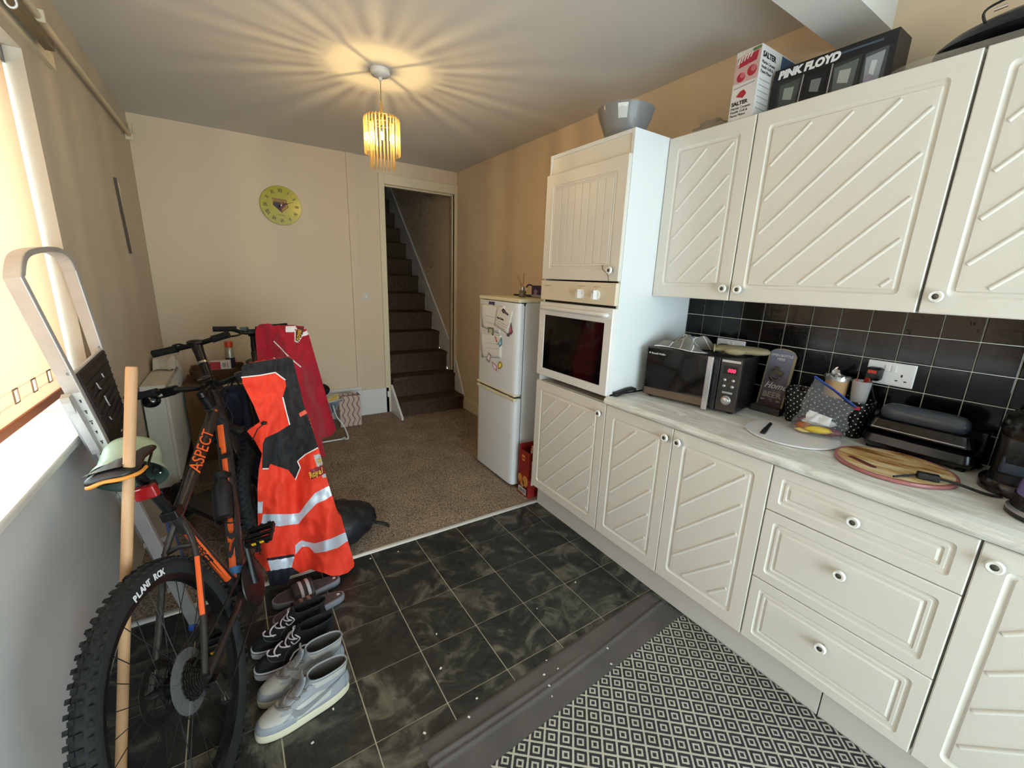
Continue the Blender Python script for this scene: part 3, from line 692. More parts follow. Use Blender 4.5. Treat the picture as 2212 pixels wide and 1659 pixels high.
for nm, ang, ln, wd in (('hour_hand', 68, 0.062, 0.0042), ('minute_hand', 68.5, 0.102, 0.0028)):
    t = math.radians(90-ang); e = Vector((math.cos(t), 0, math.sin(t))); tg = Vector((-math.sin(t), 0, math.cos(t)))
    flat(nm, [(-0.02, -wd), (ln, -wd*0.5), (ln, wd*0.5), (-0.02, wd)], ink, ck, Vector((CX, yf-0.004, CZ)), e, tg, 0.0012)
b = MB(); b.cyl((CX, yf, CZ), (CX, yf-0.009, CZ), 0.004, n=12); b.build('hub', mat('hub_silver', srgb(220, 220, 210), 0.3, 0.7), ck)

# ================================================================== things on the worktop
ZW = 0.908
blk = mat('black_plastic', srgb(18, 18, 19), 0.35); blk_m = mat('matt_black_plastic', srgb(26, 25, 25), 0.6); steel = mat('brushed_steel', srgb(186, 186, 188), 0.28, 0.9)
white_pl = mat('white_socket_plastic', srgb(234, 234, 236), 0.3)
# microwave
mo = Vector((0.19, 1.503, ZW)); md = Vector((0.209, -0.978, 0)).normalized(); mn = Vector((0.978, 0.209, 0)).normalized()
MW, MD, MH = 0.445, 0.245, 0.255; mz = 0.010
mw = thing('microwave', mo, 'black microwave oven with silver handle on the worktop', 'microwave')
def mp(a, n, z): return mo+md*a+mn*n+Z_*z
def mbox(b, a0, a1, n0, n1, z0, z1): return b.obox(mp((a0+a1)/2, (n0+n1)/2, (z0+z1)/2), md*(a1-a0)/2, mn*(n1-n0)/2, Z_*(z1-z0)/2)
mw_grey = mat('dark_graphite_panel', srgb(64, 60, 55), 0.3, 0.5); mw_glass = mat('microwave_mirror_glass', srgb(26, 23, 21), 0.07, spec=0.9)
mbox(MB(), 0, MW, 0.022, MD, mz, MH).build('body', blk, mw, bevel=0.004)
dr = mbox(MB(), 0, 0.355, 0, 0.022, mz+0.004, MH).build('door', blk, mw, bevel=0.003)
mbox(MB(), 0.006, 0.302, -0.0012, 0, mz+0.042, MH-0.006).build('glass', mw_glass, dr)
mbox(MB(), 0.006, 0.302, -0.0014, 0, mz+0.006, mz+0.041).build('lower_strip', mat('bronze_strip', srgb(112, 96, 82), 0.3, 0.6), dr)
b = MB(); mbox(b, 0.306, 0.332, -0.026, -0.012, mz-0.004, MH); mbox(b, 0.308, 0.330, -0.013, 0.0, MH-0.03, MH-0.012); mbox(b, 0.308, 0.330, -0.013, 0.0, mz+0.012, mz+0.03)
b.build('handle', steel, dr, bevel=0.003)
cp = mbox(MB(), 0.358, MW, 0, 0.022, mz+0.004, MH).build('control_panel', mw_grey, mw, bevel=0.003)
mbox(MB(), 0.362, MW-0.006, -0.001, 0, MH-0.018, MH-0.008).build('top_strip', steel, cp)
mbox(MB(), 0.372, MW-0.014, -0.001, 0, 0.185, 0.222).build('display', mat('display_black', srgb(30, 22, 22), 0.2), cp)
text('display_digits', '000', 0.022, mp(0.390, -0.0012, 0.194), md, Z_, mat('red_led', srgb(255, 30, 50), 0.4, emit=(srgb(255, 30, 60), 6.0)), cp, shear=0.15, bold=0.0003)
for a, z in ((0.384, 0.158), (0.419, 0.158), (0.384, 0.130), (0.419, 0.130)):
    b = MB(); b.lathe([(0.0065, 0), (0.0065, 0.002), (0.004, 0.004), (0.0005, 0.0045)], mp(a, 0, z), -mn, 14, False, True); b.build('button', steel, cp, smooth=50, fix=True)
mbox(MB(), 0.380, 0.424, -0.003, 0, 0.096, 0.106).build('start_button', steel, cp, bevel=0.003)
b = MB(); b.lathe([(0.021, 0), (0.021, 0.004), (0.017, 0.006), (0.016, 0.016), (0.013, 0.018), (0.0005, 0.018)], mp(0.402, 0, 0.066), -mn, 24, False, True); b.build('dial', steel, cp, smooth=40, fix=True)
text('maker_lettering', 'Russell Hobbs', 0.0125, mp(0.026, -0.0014, MH-0.032), md, Z_, mat('silver_print', srgb(206, 206, 202), 0.4), dr, bold=0.0002)
b = MB(); b.lathe([(0.004, 0), (0.004, 0.0008)], mp(0.017, -0.0014, MH-0.027), -mn, 12, True, True); b.build('maker_emblem', MATS['silver_print'], dr, fix=True)
for a, n in ((0.03, 0.04), (MW-0.03, 0.04), (0.03, MD-0.03), (MW-0.03, MD-0.03)):
    b = MB(); b.cyl(mp(a, n, 0.0), mp(a, n, mz), 0.012, n=10); b.build('foot', blk_m, mw)
# tea towel on microwave
def towel_mat():
    m = bpy.data.materials.new('grey_check_towel'); m.use_nodes = True; nt = m.node_tree; b = nt.nodes['Principled BSDF']; b.inputs['Roughness'].default_value = 0.95
    uv = nt.nodes.new('ShaderNodeUVMap'); sx = nt.nodes.new('ShaderNodeSeparateXYZ'); nt.links.new(uv.outputs[0], sx.inputs[0]); outs = []
    for ax, p in ((0, 4.0), (1, 4.0)):
        f = nt.nodes.new('ShaderNodeMath'); f.operation = 'MULTIPLY'; f.inputs[1].default_value = p; nt.links.new(sx.outputs[ax], f.inputs[0])
        g = nt.nodes.new('ShaderNodeMath'); g.operation = 'FRACT'; nt.links.new(f.outputs[0], g.inputs[0])
        l = nt.nodes.new('ShaderNodeMath'); l.operation = 'LESS_THAN'; l.inputs[1].default_value = 0.07; nt.links.new(g.outputs[0], l.inputs[0]); outs.append(l)
    mx = nt.nodes.new('ShaderNodeMath'); mx.operation = 'MAXIMUM'; nt.links.new(outs[0].outputs[0], mx.inputs[0]); nt.links.new(outs[1].outputs[0], mx.inputs[1])
    c = nt.nodes.new('ShaderNodeMix'); c.data_type = 'RGBA'; c.inputs[6].default_value = srgb(126, 122, 116); c.inputs[7].default_value = srgb(226, 224, 220)
    nt.links.new(mx.outputs[0], c.inputs[0]); nt.links.new(c.outputs[2], b.inputs['Base Color'])
    return m
from mathutils import noise as NZ
def cloth(name, fn, nu, nv, m, parent=None, thick=0.002):
    b = MB(); b.grid(fn, nu, nv); o = b.build(name, m, parent, smooth=180, solid=thick)
    uv = o.data.uv_layers.new(name='UVMap')
    for p in o.data.polygons:
        for li, vi in zip(p.loop_indices, p.vertices):
            i = vi % (nu+1); j = vi//(nu+1); uv.data[li].uv = (i/nu, j/nv)
    return o
def towel(u, v):
    a = 0.045+0.205*u; n = 0.015+0.175*v
    a += 0.03*math.sin(7*v+1)*(u-.5)*2; n += 0.022*math.sin(6*u)
    e = min(u, 1-u, v, 1-v)*5; e = min(1, e)
    h = 0.030*(NZ.noise(Vector((u*3.4, v*3.0, 3.3)))+0.55)+0.042*math.exp(-((u-0.62)/0.25)**2-((v-0.55)/0.35)**2)+0.016*(1+math.sin(11*u+6*v))*(0.3+0.7*v)+0.008*NZ.noise(Vector((u*9, v*8, 1)))
    h = 0.004+h*e**0.7
    drop = 0
    if v < 0.07 and 0.55 < u < 0.78: drop = 0
    return mp(a, n+0.012, MH+h)
o = cloth('tea_towel', towel, 46, 40, towel_mat()); tag(o, 'crumpled grey tea towel with white check lines on the microwave', 'towel')
# oven glove
gl = mat('khaki_quilted_cotton', srgb(150, 136, 104), 0.95, bump=(120, 0.3))
g0 = mp(0.362, 0.13, MH+0.002); gd = (md*0.94+mn*0.34).normalized(); gn = Z_.cross(gd)
og = thing('oven_glove', g0, 'khaki quilted oven glove lying beside the grey tea towel', 'oven glove')
def glove_ring(a, w, h, off=0): return [g0+gd*a+gn*(off+w*math.cos(t))+Z_*(0.022+h*math.sin(t)*(1.0 if math.sin(t) > 0 else 0.9)) for t in [2*math.pi*k/16 for k in range(16)]]
b = MB(); b.loft([glove_ring(-0.085, 0.052, 0.010), glove_ring(-0.08, 0.055, 0.014), glove_ring(-0.02, 0.055, 0.019), glove_ring(0.05, 0.058, 0.020), glove_ring(0.10, 0.052, 0.018), glove_ring(0.135, 0.036, 0.014), glove_ring(0.146, 0.012, 0.006)])
b.build('mitt', gl, og, smooth=60, fix=True)
b = MB(); b.ell(g0+gd*0.0-gn*0.060+Z_*0.020, 0.045, 0.016, 0.016, ax=(gd, gn, Z_)); b.build('thumb', gl, og, smooth=60)
b = MB()
b.tube([g0+gd*-0.083+gn*0.056*math.cos(t)+Z_*(0.022+0.0155*math.sin(t)) for t in [2*math.pi*k/18 for k in range(18)]], 0.0035, 6, closed=True); b.build('cuff_binding', mat('khaki_binding', srgb(170, 156, 122), 0.9), og, smooth=60)
# double sockets
def socket(y0, y1, z0, z1, lab, plug=None):
    s = thing('wall_socket', (0.56, (y0+y1)/2, z0), lab, 'socket')
    MB().box(0.556, 0.565, y0, y1, z0, z1).build('plate', white_pl, s, bevel=0.003)
    w_ = y1-y0; zc = (z0+z1)/2
    for yc in ((y1-w_*0.25), (y0+w_*0.25)):
        MB().box(0.5535, 0.556, (y0+y1)/2+(0.010 if yc > (y0+y1)/2 else -0.010)-0.007, (y0+y1)/2+(0.010 if yc > (y0+y1)/2 else -0.010)+0.007, zc+0.008, zc+0.034).build('rocker', MATS['white_plastic'], s, bevel=0.002)
        if plug and abs(yc-plug) < 0.03: continue
        for dy, dz, hw, hh in ((0, -0.002, 0.0025, 0.005), (-0.013, -0.022, 0.004, 0.0022), (0.013, -0.022, 0.004, 0.0022)):
            MB().box(0.5555, 0.5562, yc+dy-hw, yc+dy+hw, zc+dz-hh, zc+dz+hh).build('pin_slot', dark_gap, s)
    return s
socket(1.217, 1.363, 1.124, 1.21, 'white double socket half hidden behind the oven glove', 1.33)
socket(0.575, 0.721, 1.122, 1.211, 'white double socket with a black plug over the grill press', 0.685)
red_l = mat('red_fuse_label', srgb(200, 60, 44), 0.5)
def plug(y, z, lab, red, cable, lblz=0.012):
    p = thing('mains_plug', (0.53, y, z), lab, 'plug')
    b = MB(); b.loft([[(0.5535, y+q[0], z+q[1]) for q in rrect(-0.024, 0.024, -0.026, 0.026, 0.010)], [(0.528, y+q[0], z+q[1]) for q in rrect(-0.024, 0.024, -0.026, 0.026, 0.010)], [(0.514, y+q[0], z+q[1]) for q in rrect(-0.017, 0.017, -0.018, 0.020, 0.010)]])
    b.build('plug_body', blk, p, smooth=30, fix=True)
    if red: MB().box(0.5125, 0.5145, y-0.013, y+0.013, z+0.004, z+0.016).build('fuse_label', red_l, p)
    b = MB(); b.tube(bez(cable, 6), 0.0033, 7); b.build('flex', blk_m, p, smooth=60)
plug(0.69, 1.160, 'black plug with red label in the near wall socket', True, [(0.525, 0.69, 1.137), (0.535, 0.680, 1.09), (0.553, 0.655, 1.0), (0.556, 0.65, 0.93), (0.556, 0.62, 0.914)])
plug(1.315, 1.160, 'black plug with red label behind the grey tea towel', True, [(0.525, 1.315, 1.137), (0.545, 1.312, 1.10), (0.552, 1.29, 1.0), (0.555, 1.27, 0.95)])

# bottle-opener sign
def sign_mat():
    m = bpy.data.materials.new('faded_sign_print'); m.use_nodes = True; nt = m.node_tree; b = nt.nodes['Principled BSDF']
    g = nt.nodes.new('ShaderNodeNewGeometry'); s = nt.nodes.new('ShaderNodeSeparateXYZ'); nt.links.new(g.outputs['Position'], s.inputs[0])
    r = nt.nodes.new('ShaderNodeMapRange'); r.inputs[1].default_value = 0.95; r.inputs[2].default_value = 1.2; nt.links.new(s.outputs[2], r.inputs[0])
    c = nt.nodes.new('ShaderNodeValToRGB'); e = c.color_ramp.elements; e[0].color = srgb(70, 50, 50); e[1].color = srgb(122, 122, 142); k = e.new(0.4); k.color = srgb(98, 90, 100)
    nt.links.new(r.outputs[0], c.inputs[0]); nt.links.new(c.outputs[0], b.inputs['Base Color']); b.inputs['Roughness'].default_value = 0.7
    return m
sg = thing('bottle_opener_sign', (0.5, 1.032, ZW), 'wooden bottle opener sign leaning on the black tiles', 'sign')
so = Vector((0.503, 1.090, ZW+0.018)); su = -Y_; sv = Vector((0.045, 0, 0.270)).normalized(); sn = su.cross(sv)   # sn faces the room
wood_e = mat('tan_wood_edge', srgb(150, 132, 100), 0.7)
P = [(0, 0), (0.115, 0), (0.115, 0.252)]+[(0.0575+0.0575*math.cos(t)*(1 if abs(math.cos(t)) > 0.999 else 0.92), 0.252+0.030*math.sin(t)**0.8) for t in [math.pi*k/12 for k in range(1, 12)]]+[(0, 0.252)]
MB().prism(P, so-sn*0.012, su, sv, 0.012).build('board', wood_e, sg, fix=True)
P2 = [(0.006 if p[0] < 0.02 else 0.109 if p[0] > 0.095 else p[0], p[1]-0.005 if p[1] > 0.1 else p[1]) for p in P]
MB().prism(P2, so, su, sv, 0.0008).build('printed_face', sign_mat(), sg, fix=True)
MB().box(0.470, 0.512, 0.968, 1.098, ZW, ZW+0.032).build('cap_tray', mat('dark_grey_wood', srgb(58, 55, 52), 0.7), sg, bevel=0.003)
chalk = mat('chalk_print', srgb(206, 204, 198), 0.8); tan_p = mat('tan_print', srgb(158, 146, 134), 0.8)
def stx(nm, s, size, a, c, m, **k): text(nm, s, size, so+su*a+sv*c+sn*0.001, su, sv, m, sg, **k)
stx('lettering', 'OPEN BOTTLE', 0.0145, 0.0575, 0.245, chalk, al='CENTER', bold=0.0003); stx('lettering', 'HERE', 0.0145, 0.0575, 0.228, chalk, al='CENTER', bold=0.0003)
stx('lettering', 'Home', 0.040, 0.014, 0.096, chalk, shear=0.45, bold=0.0005, sx=0.95); stx('lettering', 'where the', 0.010, 0.052, 0.083, tan_p)
stx('lettering', 'BEER', 0.036, 0.0575, 0.054, tan_p, al='CENTER', bold=0.001, sx=1.05); stx('lettering', 'IS', 0.020, 0.0575, 0.034, tan_p, al='CENTER')
for a in (0.022, 0.090):
    b = MB(); b.prism([(0.010*math.cos(t), 0.0035*math.sin(t)) for t in [2*math.pi*k/12 for k in range(12)]], so+su*a+sv*0.040+sn*0.0008, su, sv, 0.0004); b.build('printed_leaf', tan_p, sg, fix=True)
iron = mat('cast_iron', srgb(100, 92, 80), 0.4, 0.6)
b = MB(); oc2 = so+su*0.056+sv*0.168
b.prism([(-0.030, 0.004), (-0.018, 0.012), (-0.010, 0.014), (-0.008, 0.030), (0.008, 0.030), (0.010, 0.014), (0.018, 0.012), (0.032, 0.004), (0.024, -0.008), (-0.022, -0.008)], oc2, su, sv, 0.014)
b.tube([oc2+sn*0.012+su*0.021*math.cos(t)+sv*(-0.014+0.021*math.sin(t)) for t in [math.pi+math.pi*k/10 for k in range(11)]], 0.006, 8)
b.build('bottle_opener', iron, sg, bevel=0.002, fix=True)

# polka-dot bin with cup and beaker
def polka_mat():
    m = bpy.data.materials.new('black_polka_dot'); m.use_nodes = True; nt = m.node_tree; b = nt.nodes['Principled BSDF']; b.inputs['Roughness'].default_value = 0.4
    uv = nt.nodes.new('ShaderNodeUVMap'); mp_ = nt.nodes.new('ShaderNodeMapping'); mp_.inputs['Rotation'].default_value = (0, 0, math.pi/4); mp_.inputs['Scale'].default_value = (58, 58, 58); nt.links.new(uv.outputs[0], mp_.inputs[0])
    f = nt.nodes.new('ShaderNodeVectorMath'); f.operation = 'FRACTION'; nt.links.new(mp_.outputs[0], f.inputs[0])
    d = nt.nodes.new('ShaderNodeVectorMath'); d.operation = 'DISTANCE'; d.inputs[1].default_value = (0.5, 0.5, 0); nt.links.new(f.outputs[0], d.inputs[0])
    l = nt.nodes.new('ShaderNodeMath'); l.operation = 'LESS_THAN'; l.inputs[1].default_value = 0.15; nt.links.new(d.outputs[1], l.inputs[0])
    c = nt.nodes.new('ShaderNodeMix'); c.data_type = 'RGBA'; c.inputs[6].default_value = srgb(16, 16, 17); c.inputs[7].default_value = srgb(210, 210, 208)
    nt.links.new(l.outputs[0], c.inputs[0]); nt.links.new(c.outputs[2], b.inputs['Base Color'])
    return m
pb = thing('polka_dot_bin', (0.49, 0.80, ZW), 'black polka-dot storage bin under the socket', 'bin')
b = MB(); rings = []; K = 6
def binring(z, g): return [(x, y, z) for x, y in rrect(0.440-g, 0.536+g, 0.664-g, 0.946+g, 0.03, K)]
rings = [binring(ZW+0.001, -0.006), binring(ZW+0.05, 0.0), binring(ZW+0.10, 0.006), binring(ZW+0.148, 0.011), binring(ZW+0.148, 0.007), binring(ZW+0.02, -0.008)]
b.loft(rings, True, True); o = b.build('bin_body', polka_mat(), pb, smooth=50)
uv = o.data.uv_layers.new(name='UVMap'); nR = 4*(K+1); per = [0]
for i in range(nR): per.append(per[-1]+(Vector(rings[1][(i+1) % nR])-Vector(rings[1][i])).length)
for p in o.data.polygons:
    js = [vi % nR for vi in p.vertices]
    for li, vi in zip(p.loop_indices, p.vertices):
        j = vi % nR; jj = j if not (j == 0 and max(js) == nR-1) else nR
        uv.data[li].uv = (per[jj], o.data.vertices[vi].co.z)
cu_ = thing('takeaway_cup', (0.485, 0.79, ZW+0.025), 'tan paper cup with crumpled foil top in the polka-dot bin', 'cup')
b = MB(); b.lathe([(0.032, 0.0), (0.040, 0.195), (0.0415, 0.197), (0.0415, 0.200)], (0.485, 0.785, ZW+0.025), Z_, 28, True, False); b.build('cup_wall', mat('tan_card', srgb(196, 158, 112), 0.7), cu_, smooth=40)
b = MB(); rg = []
for i in range(7):
    r = 0.043*(1-i/7)+0.002; rg.append([(0.485+r*math.cos(t)+0.004*random.uniform(-1, 1), 0.785+r*math.sin(t)+0.004*random.uniform(-1, 1), ZW+0.222+0.034*(i/6)**1.3*(0.5+0.5*math.sin(t-0.8))+0.006*random.uniform(-1, 1)+0.004) for t in [2*math.pi*k/22 for k in range(22)]])
rg.insert(0, [(0.485+0.0435*math.cos(t), 0.785+0.0435*math.sin(t), ZW+0.212) for t in [2*math.pi*k/22 for k in range(22)]])
b.loft(rg, False, True); b.build('foil_lid', mat('crumpled_foil', srgb(226, 226, 224), 0.25, 0.85), cu_, smooth=20)
def film_mat(name, tint, mixf, rough=0.12):
    m = bpy.data.materials.new(name); m.use_nodes = True; nt = m.node_tree
    for n in list(nt.nodes): nt.nodes.remove(n)
    o = nt.nodes.new('ShaderNodeOutputMaterial'); t = nt.nodes.new('ShaderNodeBsdfTransparent'); p = nt.nodes.new('ShaderNodeBsdfPrincipled')
    p.inputs['Base Color'].default_value = tint; p.inputs['Roughness'].default_value = rough
    x = nt.nodes.new('ShaderNodeMixShader'); x.inputs[0].default_value = mixf
    nt.links.new(t.outputs[0], x.inputs[1]); nt.links.new(p.outputs[0], x.inputs[2]); nt.links.new(x.outputs[0], o.inputs[0]); return m
frost = film_mat('frosted_clear_plastic', srgb(214, 214, 214), 0.40, 0.2); film = film_mat('clear_bag_film', srgb(196, 198, 200), 0.22, 0.08)
bk = thing('plastic_beaker', (0.485, 0.706, ZW+0.07), 'clear plastic beaker of red sachets in the polka-dot bin', 'beaker')
b = MB(); b.lathe([(0.022, 0.0), (0.0315, 0.148), (0.0325, 0.150), (0.0305, 0.147), (0.021, 0.003)], (0.485, 0.704, ZW+0.075), Z_, 24, True, True); b.build('beaker_wall', frost, bk, smooth=40)
sach = [mat('red_sachet', srgb(176, 44, 36), 0.4), mat('pale_sachet', srgb(214, 190, 180), 0.4), mat('dark_sachet', srgb(90, 60, 56), 0.5)]
for i, (dx, dy, tl, tw, mi, dz) in enumerate(((-0.008, 0.012, 0.15, 0.2, 0, 0.0), (0.010, -0.004, -0.2, 0.9, 0, 0.006), (-0.004, -0.014, -0.3, -0.4, 2, -0.004), (0.006, 0.010, 0.3, 1.4, 1, -0.01), (-0.012, -0.002, 0.05, 0.3, 0, -0.03))):
    c = Vector((0.485+dx, 0.704+dy, ZW+0.196+dz)); a1 = Vector((math.cos(tw), math.sin(tw), 0)); a2 = Vector((0.2*math.sin(tl), tl, 1)).normalized(); a3 = a1.cross(a2)
    b = MB(); b.obox(c, a1*0.012, a3*0.0016, a2*0.038); tag(b.build('sachet', sach[mi], bevel=0.001), ['front red sauce sachet in the clear beaker', 'red sauce sachet at the right of the beaker', 'dark sachet leaning in the beaker', 'pale sachet behind the red ones in the beaker', 'low red sachet inside the beaker wall'][i], 'sachet', 'sachets in the beaker')
# zip bag with snacks
zb = thing('zip_bag', (0.37, 0.775, ZW), 'clear zip bag of wrapped snacks slumped on the worktop', 'bag')
def bagpt(u, v):
    ang = 2*math.pi*u; c = Vector((0.352, 0.778, 0.009)); wy = 0.085*(1-0.15*v); wx = 0.060*(1-0.82*v**1.3)
    z = 0.002+0.168*v; r = 1+0.22*NZ.noise(Vector((3*math.cos(ang), 3*math.sin(ang), 4*v)))+0.16*NZ.noise(Vector((8*math.cos(ang), 8*math.sin(ang), 9*v)))
    lean = Vector((0.045, -0.02, 0))*v
    p = c+Vector((wx*math.cos(ang)*r, wy*math.sin(ang)*r, 0))+lean; p.z = ZW+0.009+z+(0.045*v*v*math.sin(ang)); return p
b = MB(); n_ = 40; b.loft([[bagpt(k/n_, v/16) for k in range(n_)] for v in range(17)], False, False); b.build('bag_film', film_mat('snack_bag_film', srgb(150, 152, 156), 0.20, 0.03), zb, smooth=12)
b = MB(); top = [bagpt(k/n_, 1.0) for k in range(n_)]; top.sort(key=lambda p: p.y); b.tube([top[0]+Vector((0, -0.004, 0.0)), (top[0]+top[-1])/2+Vector((0, 0, 0.004)), top[-1]], 0.0045, 6, flat=1.6); b.build('zip_strip', mat('blue_zip', srgb(40, 66, 150), 0.4), zb, smooth=60)
b = MB(); b.obox(top[0]+Vector((0, -0.004, 0)), (0.004, 0, 0), (0, 0.008, 0), (0, 0, 0.006)); b.build('zip_slider', mat('red_slider', srgb(180, 30, 50), 0.4), zb, bevel=0.001)
b = MB(); b.grid(lambda u, v: bagpt(0.42+0.17*u, 0.30+0.20*v)+Vector((-0.002, 0, 0)), 12, 6); b.build('write_on_panel', mat('white_label_film', srgb(214, 214, 216), 0.4), zb, smooth=60)
snack = [('yellow wrapped bar in the zip bag', (206, 176, 50), (0.335, 0.752, 0.026), (0.012, 0.040, 0.012), 0.5), ('dark red wrapped bar low in the zip bag', (116, 30, 44), (0.365, 0.735, 0.02), (0.014, 0.045, 0.014), 0.2),
         ('orange-brown roll at the left of the zip bag', (178, 108, 60), (0.345, 0.805, 0.020), (0.018, 0.030, 0.016), -0.3), ('pale yellow crisp in front of the zip bag', (224, 200, 120), (0.325, 0.800, 0.012), (0.010, 0.022, 0.007), 0.1),
         ('white wrapped packet in the middle of the zip bag', (208, 206, 206), (0.375, 0.770, 0.045), (0.018, 0.052, 0.016), 0.55), ('maroon packet at the back of the zip bag', (96, 34, 46), (0.385, 0.815, 0.03), (0.020, 0.035, 0.022), -0.2)]
for i, (lab, col, c, r, ro) in enumerate(snack):
    ax = (Vector((math.cos(ro), math.sin(ro), 0)), Vector((-math.sin(ro), math.cos(ro), 0)), Z_)
    b = MB(); b.ell((c[0]-0.022, c[1], ZW+0.010+max(c[2], r[2]*1.2+0.004)), r[0]*1.2, r[1]*1.1, r[2]*1.2, 14, 8, ax)
    for sgn in (-1, 1): b.obox(Vector((c[0]-0.022, c[1], ZW+0.010+max(c[2], r[2]+0.004)))+ax[1]*sgn*r[1], ax[0]*r[0]*0.8, ax[1]*0.006, Z_*0.001)
    tag(b.build('snack', mat('snack_wrap_%d' % i, srgb(*col), 0.35), smooth=50), lab, 'snack', 'snacks in the zip bag')
# boards and knife
wb = thing('chopping_board', (0.262, 0.818, ZW), 'round white plastic chopping board with a black knife on it', 'board')
b = MB(); b.lathe([(0.152, 0.0), (0.158, 0.002), (0.160, 0.005), (0.158, 0.008), (0.152, 0.0085), (0.001, 0.0085)], (0.262, 0.822, ZW+0.0005), Z_, 64, True, True); b.build('disc', mat('white_melamine', srgb(236, 234, 237), 0.3, var=(9, 0.3, srgb(224, 221, 222))), wb, smooth=40, fix=True)
kn = thing('knife', (0.23, 0.90, ZW+0.009), 'small black knife lying on the white chopping board', 'knife')
k0 = Vector((0.140, 0.872, ZW+0.0125)); kd = Vector((0.96, 0.28, 0)).normalized(); kq = Z_.cross(kd)
b = MB(); b.loft([[k0+kd*a+kq*w*c_+Z_*h*s_ for c_, s_ in ((1, 1), (-1, 1), (-1, -1), (1, -1))] for a, w, h in ((0, 0.009, 0.003), (0.05, 0.0095, 0.0034), (0.092, 0.008, 0.003))]); b.build('handle', blk_m, kn, bevel=0.002)
MB().prism([(0.09, -0.0075), (0.16, -0.0075), (0.185, 0.002), (0.175, 0.0065), (0.09, 0.0075)], k0-Z_*0.0006, kd, kq, 0.0012).build('blade', mat('black_coated_blade', srgb(24, 24, 25), 0.3, 0.4), kn, fix=True)
def board_mat():
    m = bpy.data.materials.new('olive_wood_print'); m.use_nodes = True; nt = m.node_tree; b = nt.nodes['Principled BSDF']; b.inputs['Roughness'].default_value = 0.22
    g = nt.nodes.new('ShaderNodeNewGeometry'); mp_ = nt.nodes.new('ShaderNodeMapping'); mp_.inputs['Scale'].default_value = (16, 3.5, 1); mp_.inputs['Rotation'].default_value = (0, 0, 0.55); nt.links.new(g.outputs['Position'], mp_.inputs[0])
    n = nt.nodes.new('ShaderNodeTexNoise'); n.inputs['Scale'].default_value = 1.5; n.inputs['Detail'].default_value = 6; n.inputs['Distortion'].default_value = 0.7; nt.links.new(mp_.outputs[0], n.inputs['Vector'])
    c = nt.nodes.new('ShaderNodeValToRGB'); e = c.color_ramp.elements; e[0].position = 0.32; e[0].color = srgb(120, 76, 42); e[1].position = 0.62; e[1].color = srgb(240, 224, 184); k = e.new(0.42); k.color = srgb(192, 142, 84); k = e.new(0.50); k.color = srgb(226, 188, 132)
    nt.links.new(n.outputs[0], c.inputs[0]); nt.links.new(c.outputs[0], b.inputs['Base Color']); return m
pk = thing('serving_board', (0.237, 0.497, ZW), 'round wood-print board with a dusky pink rim near the grill press', 'board')
pink = mat('dusky_pink_plastic', srgb(168, 104, 104), 0.35); ctr = (0.240, 0.500, ZW+0.0005)
b = MB(); b.lathe([(0.150, 0.0), (0.157, 0.003), (0.158, 0.008), (0.156, 0.012), (0.150, 0.013), (0.147, 0.0125)], ctr, Z_, 64, True, False); b.build('rim', pink, pk, smooth=40)
b = MB(); b.lathe([(0.1475, 0.0124), (0.001, 0.0124)], ctr, Z_, 64, False, True); b.build('printed_top', board_mat(), pk)
hs = Vector((0.165, 0.560, ZW+0.0130)); hd = Vector((-0.34, -0.94, 0)).normalized()*-1
b = MB(); hd = Vector((-0.45, -0.89, 0)).normalized(); hq = Z_.cross(hd)
b.prism([(p[0], p[1]) for p in rrect(-0.048, 0.048, -0.011, 0.011, 0.0105, 5)], hs, hd, hq, 0.0008); b.build('hand_slot', mat('dark_rose_slot', srgb(112, 48, 46), 0.4), pk, fix=True)
pc = thing('power_cable', (0.2, 0.4, ZW+0.014), 'black cable with a small connector lying over the pink-rimmed board', 'cable')
b = MB(); b.obox((0.180, 0.402, ZW+0.024), Vector((0.4, -0.916, 0))*0.026, Vector((0.916, 0.4, 0))*0.012, (0, 0, 0.010)); b.build('connector', blk_m, pc, bevel=0.004)
b = MB(); b.tube(bez([(0.190, 0.378, ZW+0.024), (0.205, 0.34, ZW+0.020), (0.225, 0.30, ZW+0.010), (0.240, 0.275, ZW+0.006), (0.254, 0.258, ZW+0.006)], 8), 0.0042, 8); b.build('flex', blk_m, pc, smooth=60)
b = MB(); b.tube(bez([(0.170, 0.426, ZW+0.022), (0.140, 0.445, ZW+0.018), (0.105, 0.462, ZW+0.0165)], 6), [0.004]*8+[0.003]*5, 6); b.build('prong', blk_m, pc, smooth=60)
b = MB(); b.loft([[Vector((0.030, 1.548, ZW+0.010))+Vector((a, 0, h))+Vector((0, w*c_, e*s_)) for c_, s_ in ((1, 1), (-1, 1), (-1, -1), (1, -1))] for a, w, h, e in ((0, 0.011, 0.002, 0.011), (0.02, 0.012, 0.002, 0.011), (0.09, 0.011, 0.016, 0.009), (0.13, 0.010, 0.018, 0.010), (0.158, 0.009, 0.008, 0.009))])
tag(b.build('pan_handle', blk_m, bevel=0.004), 'black utensil handle on the worktop left of the microwave', 'handle')

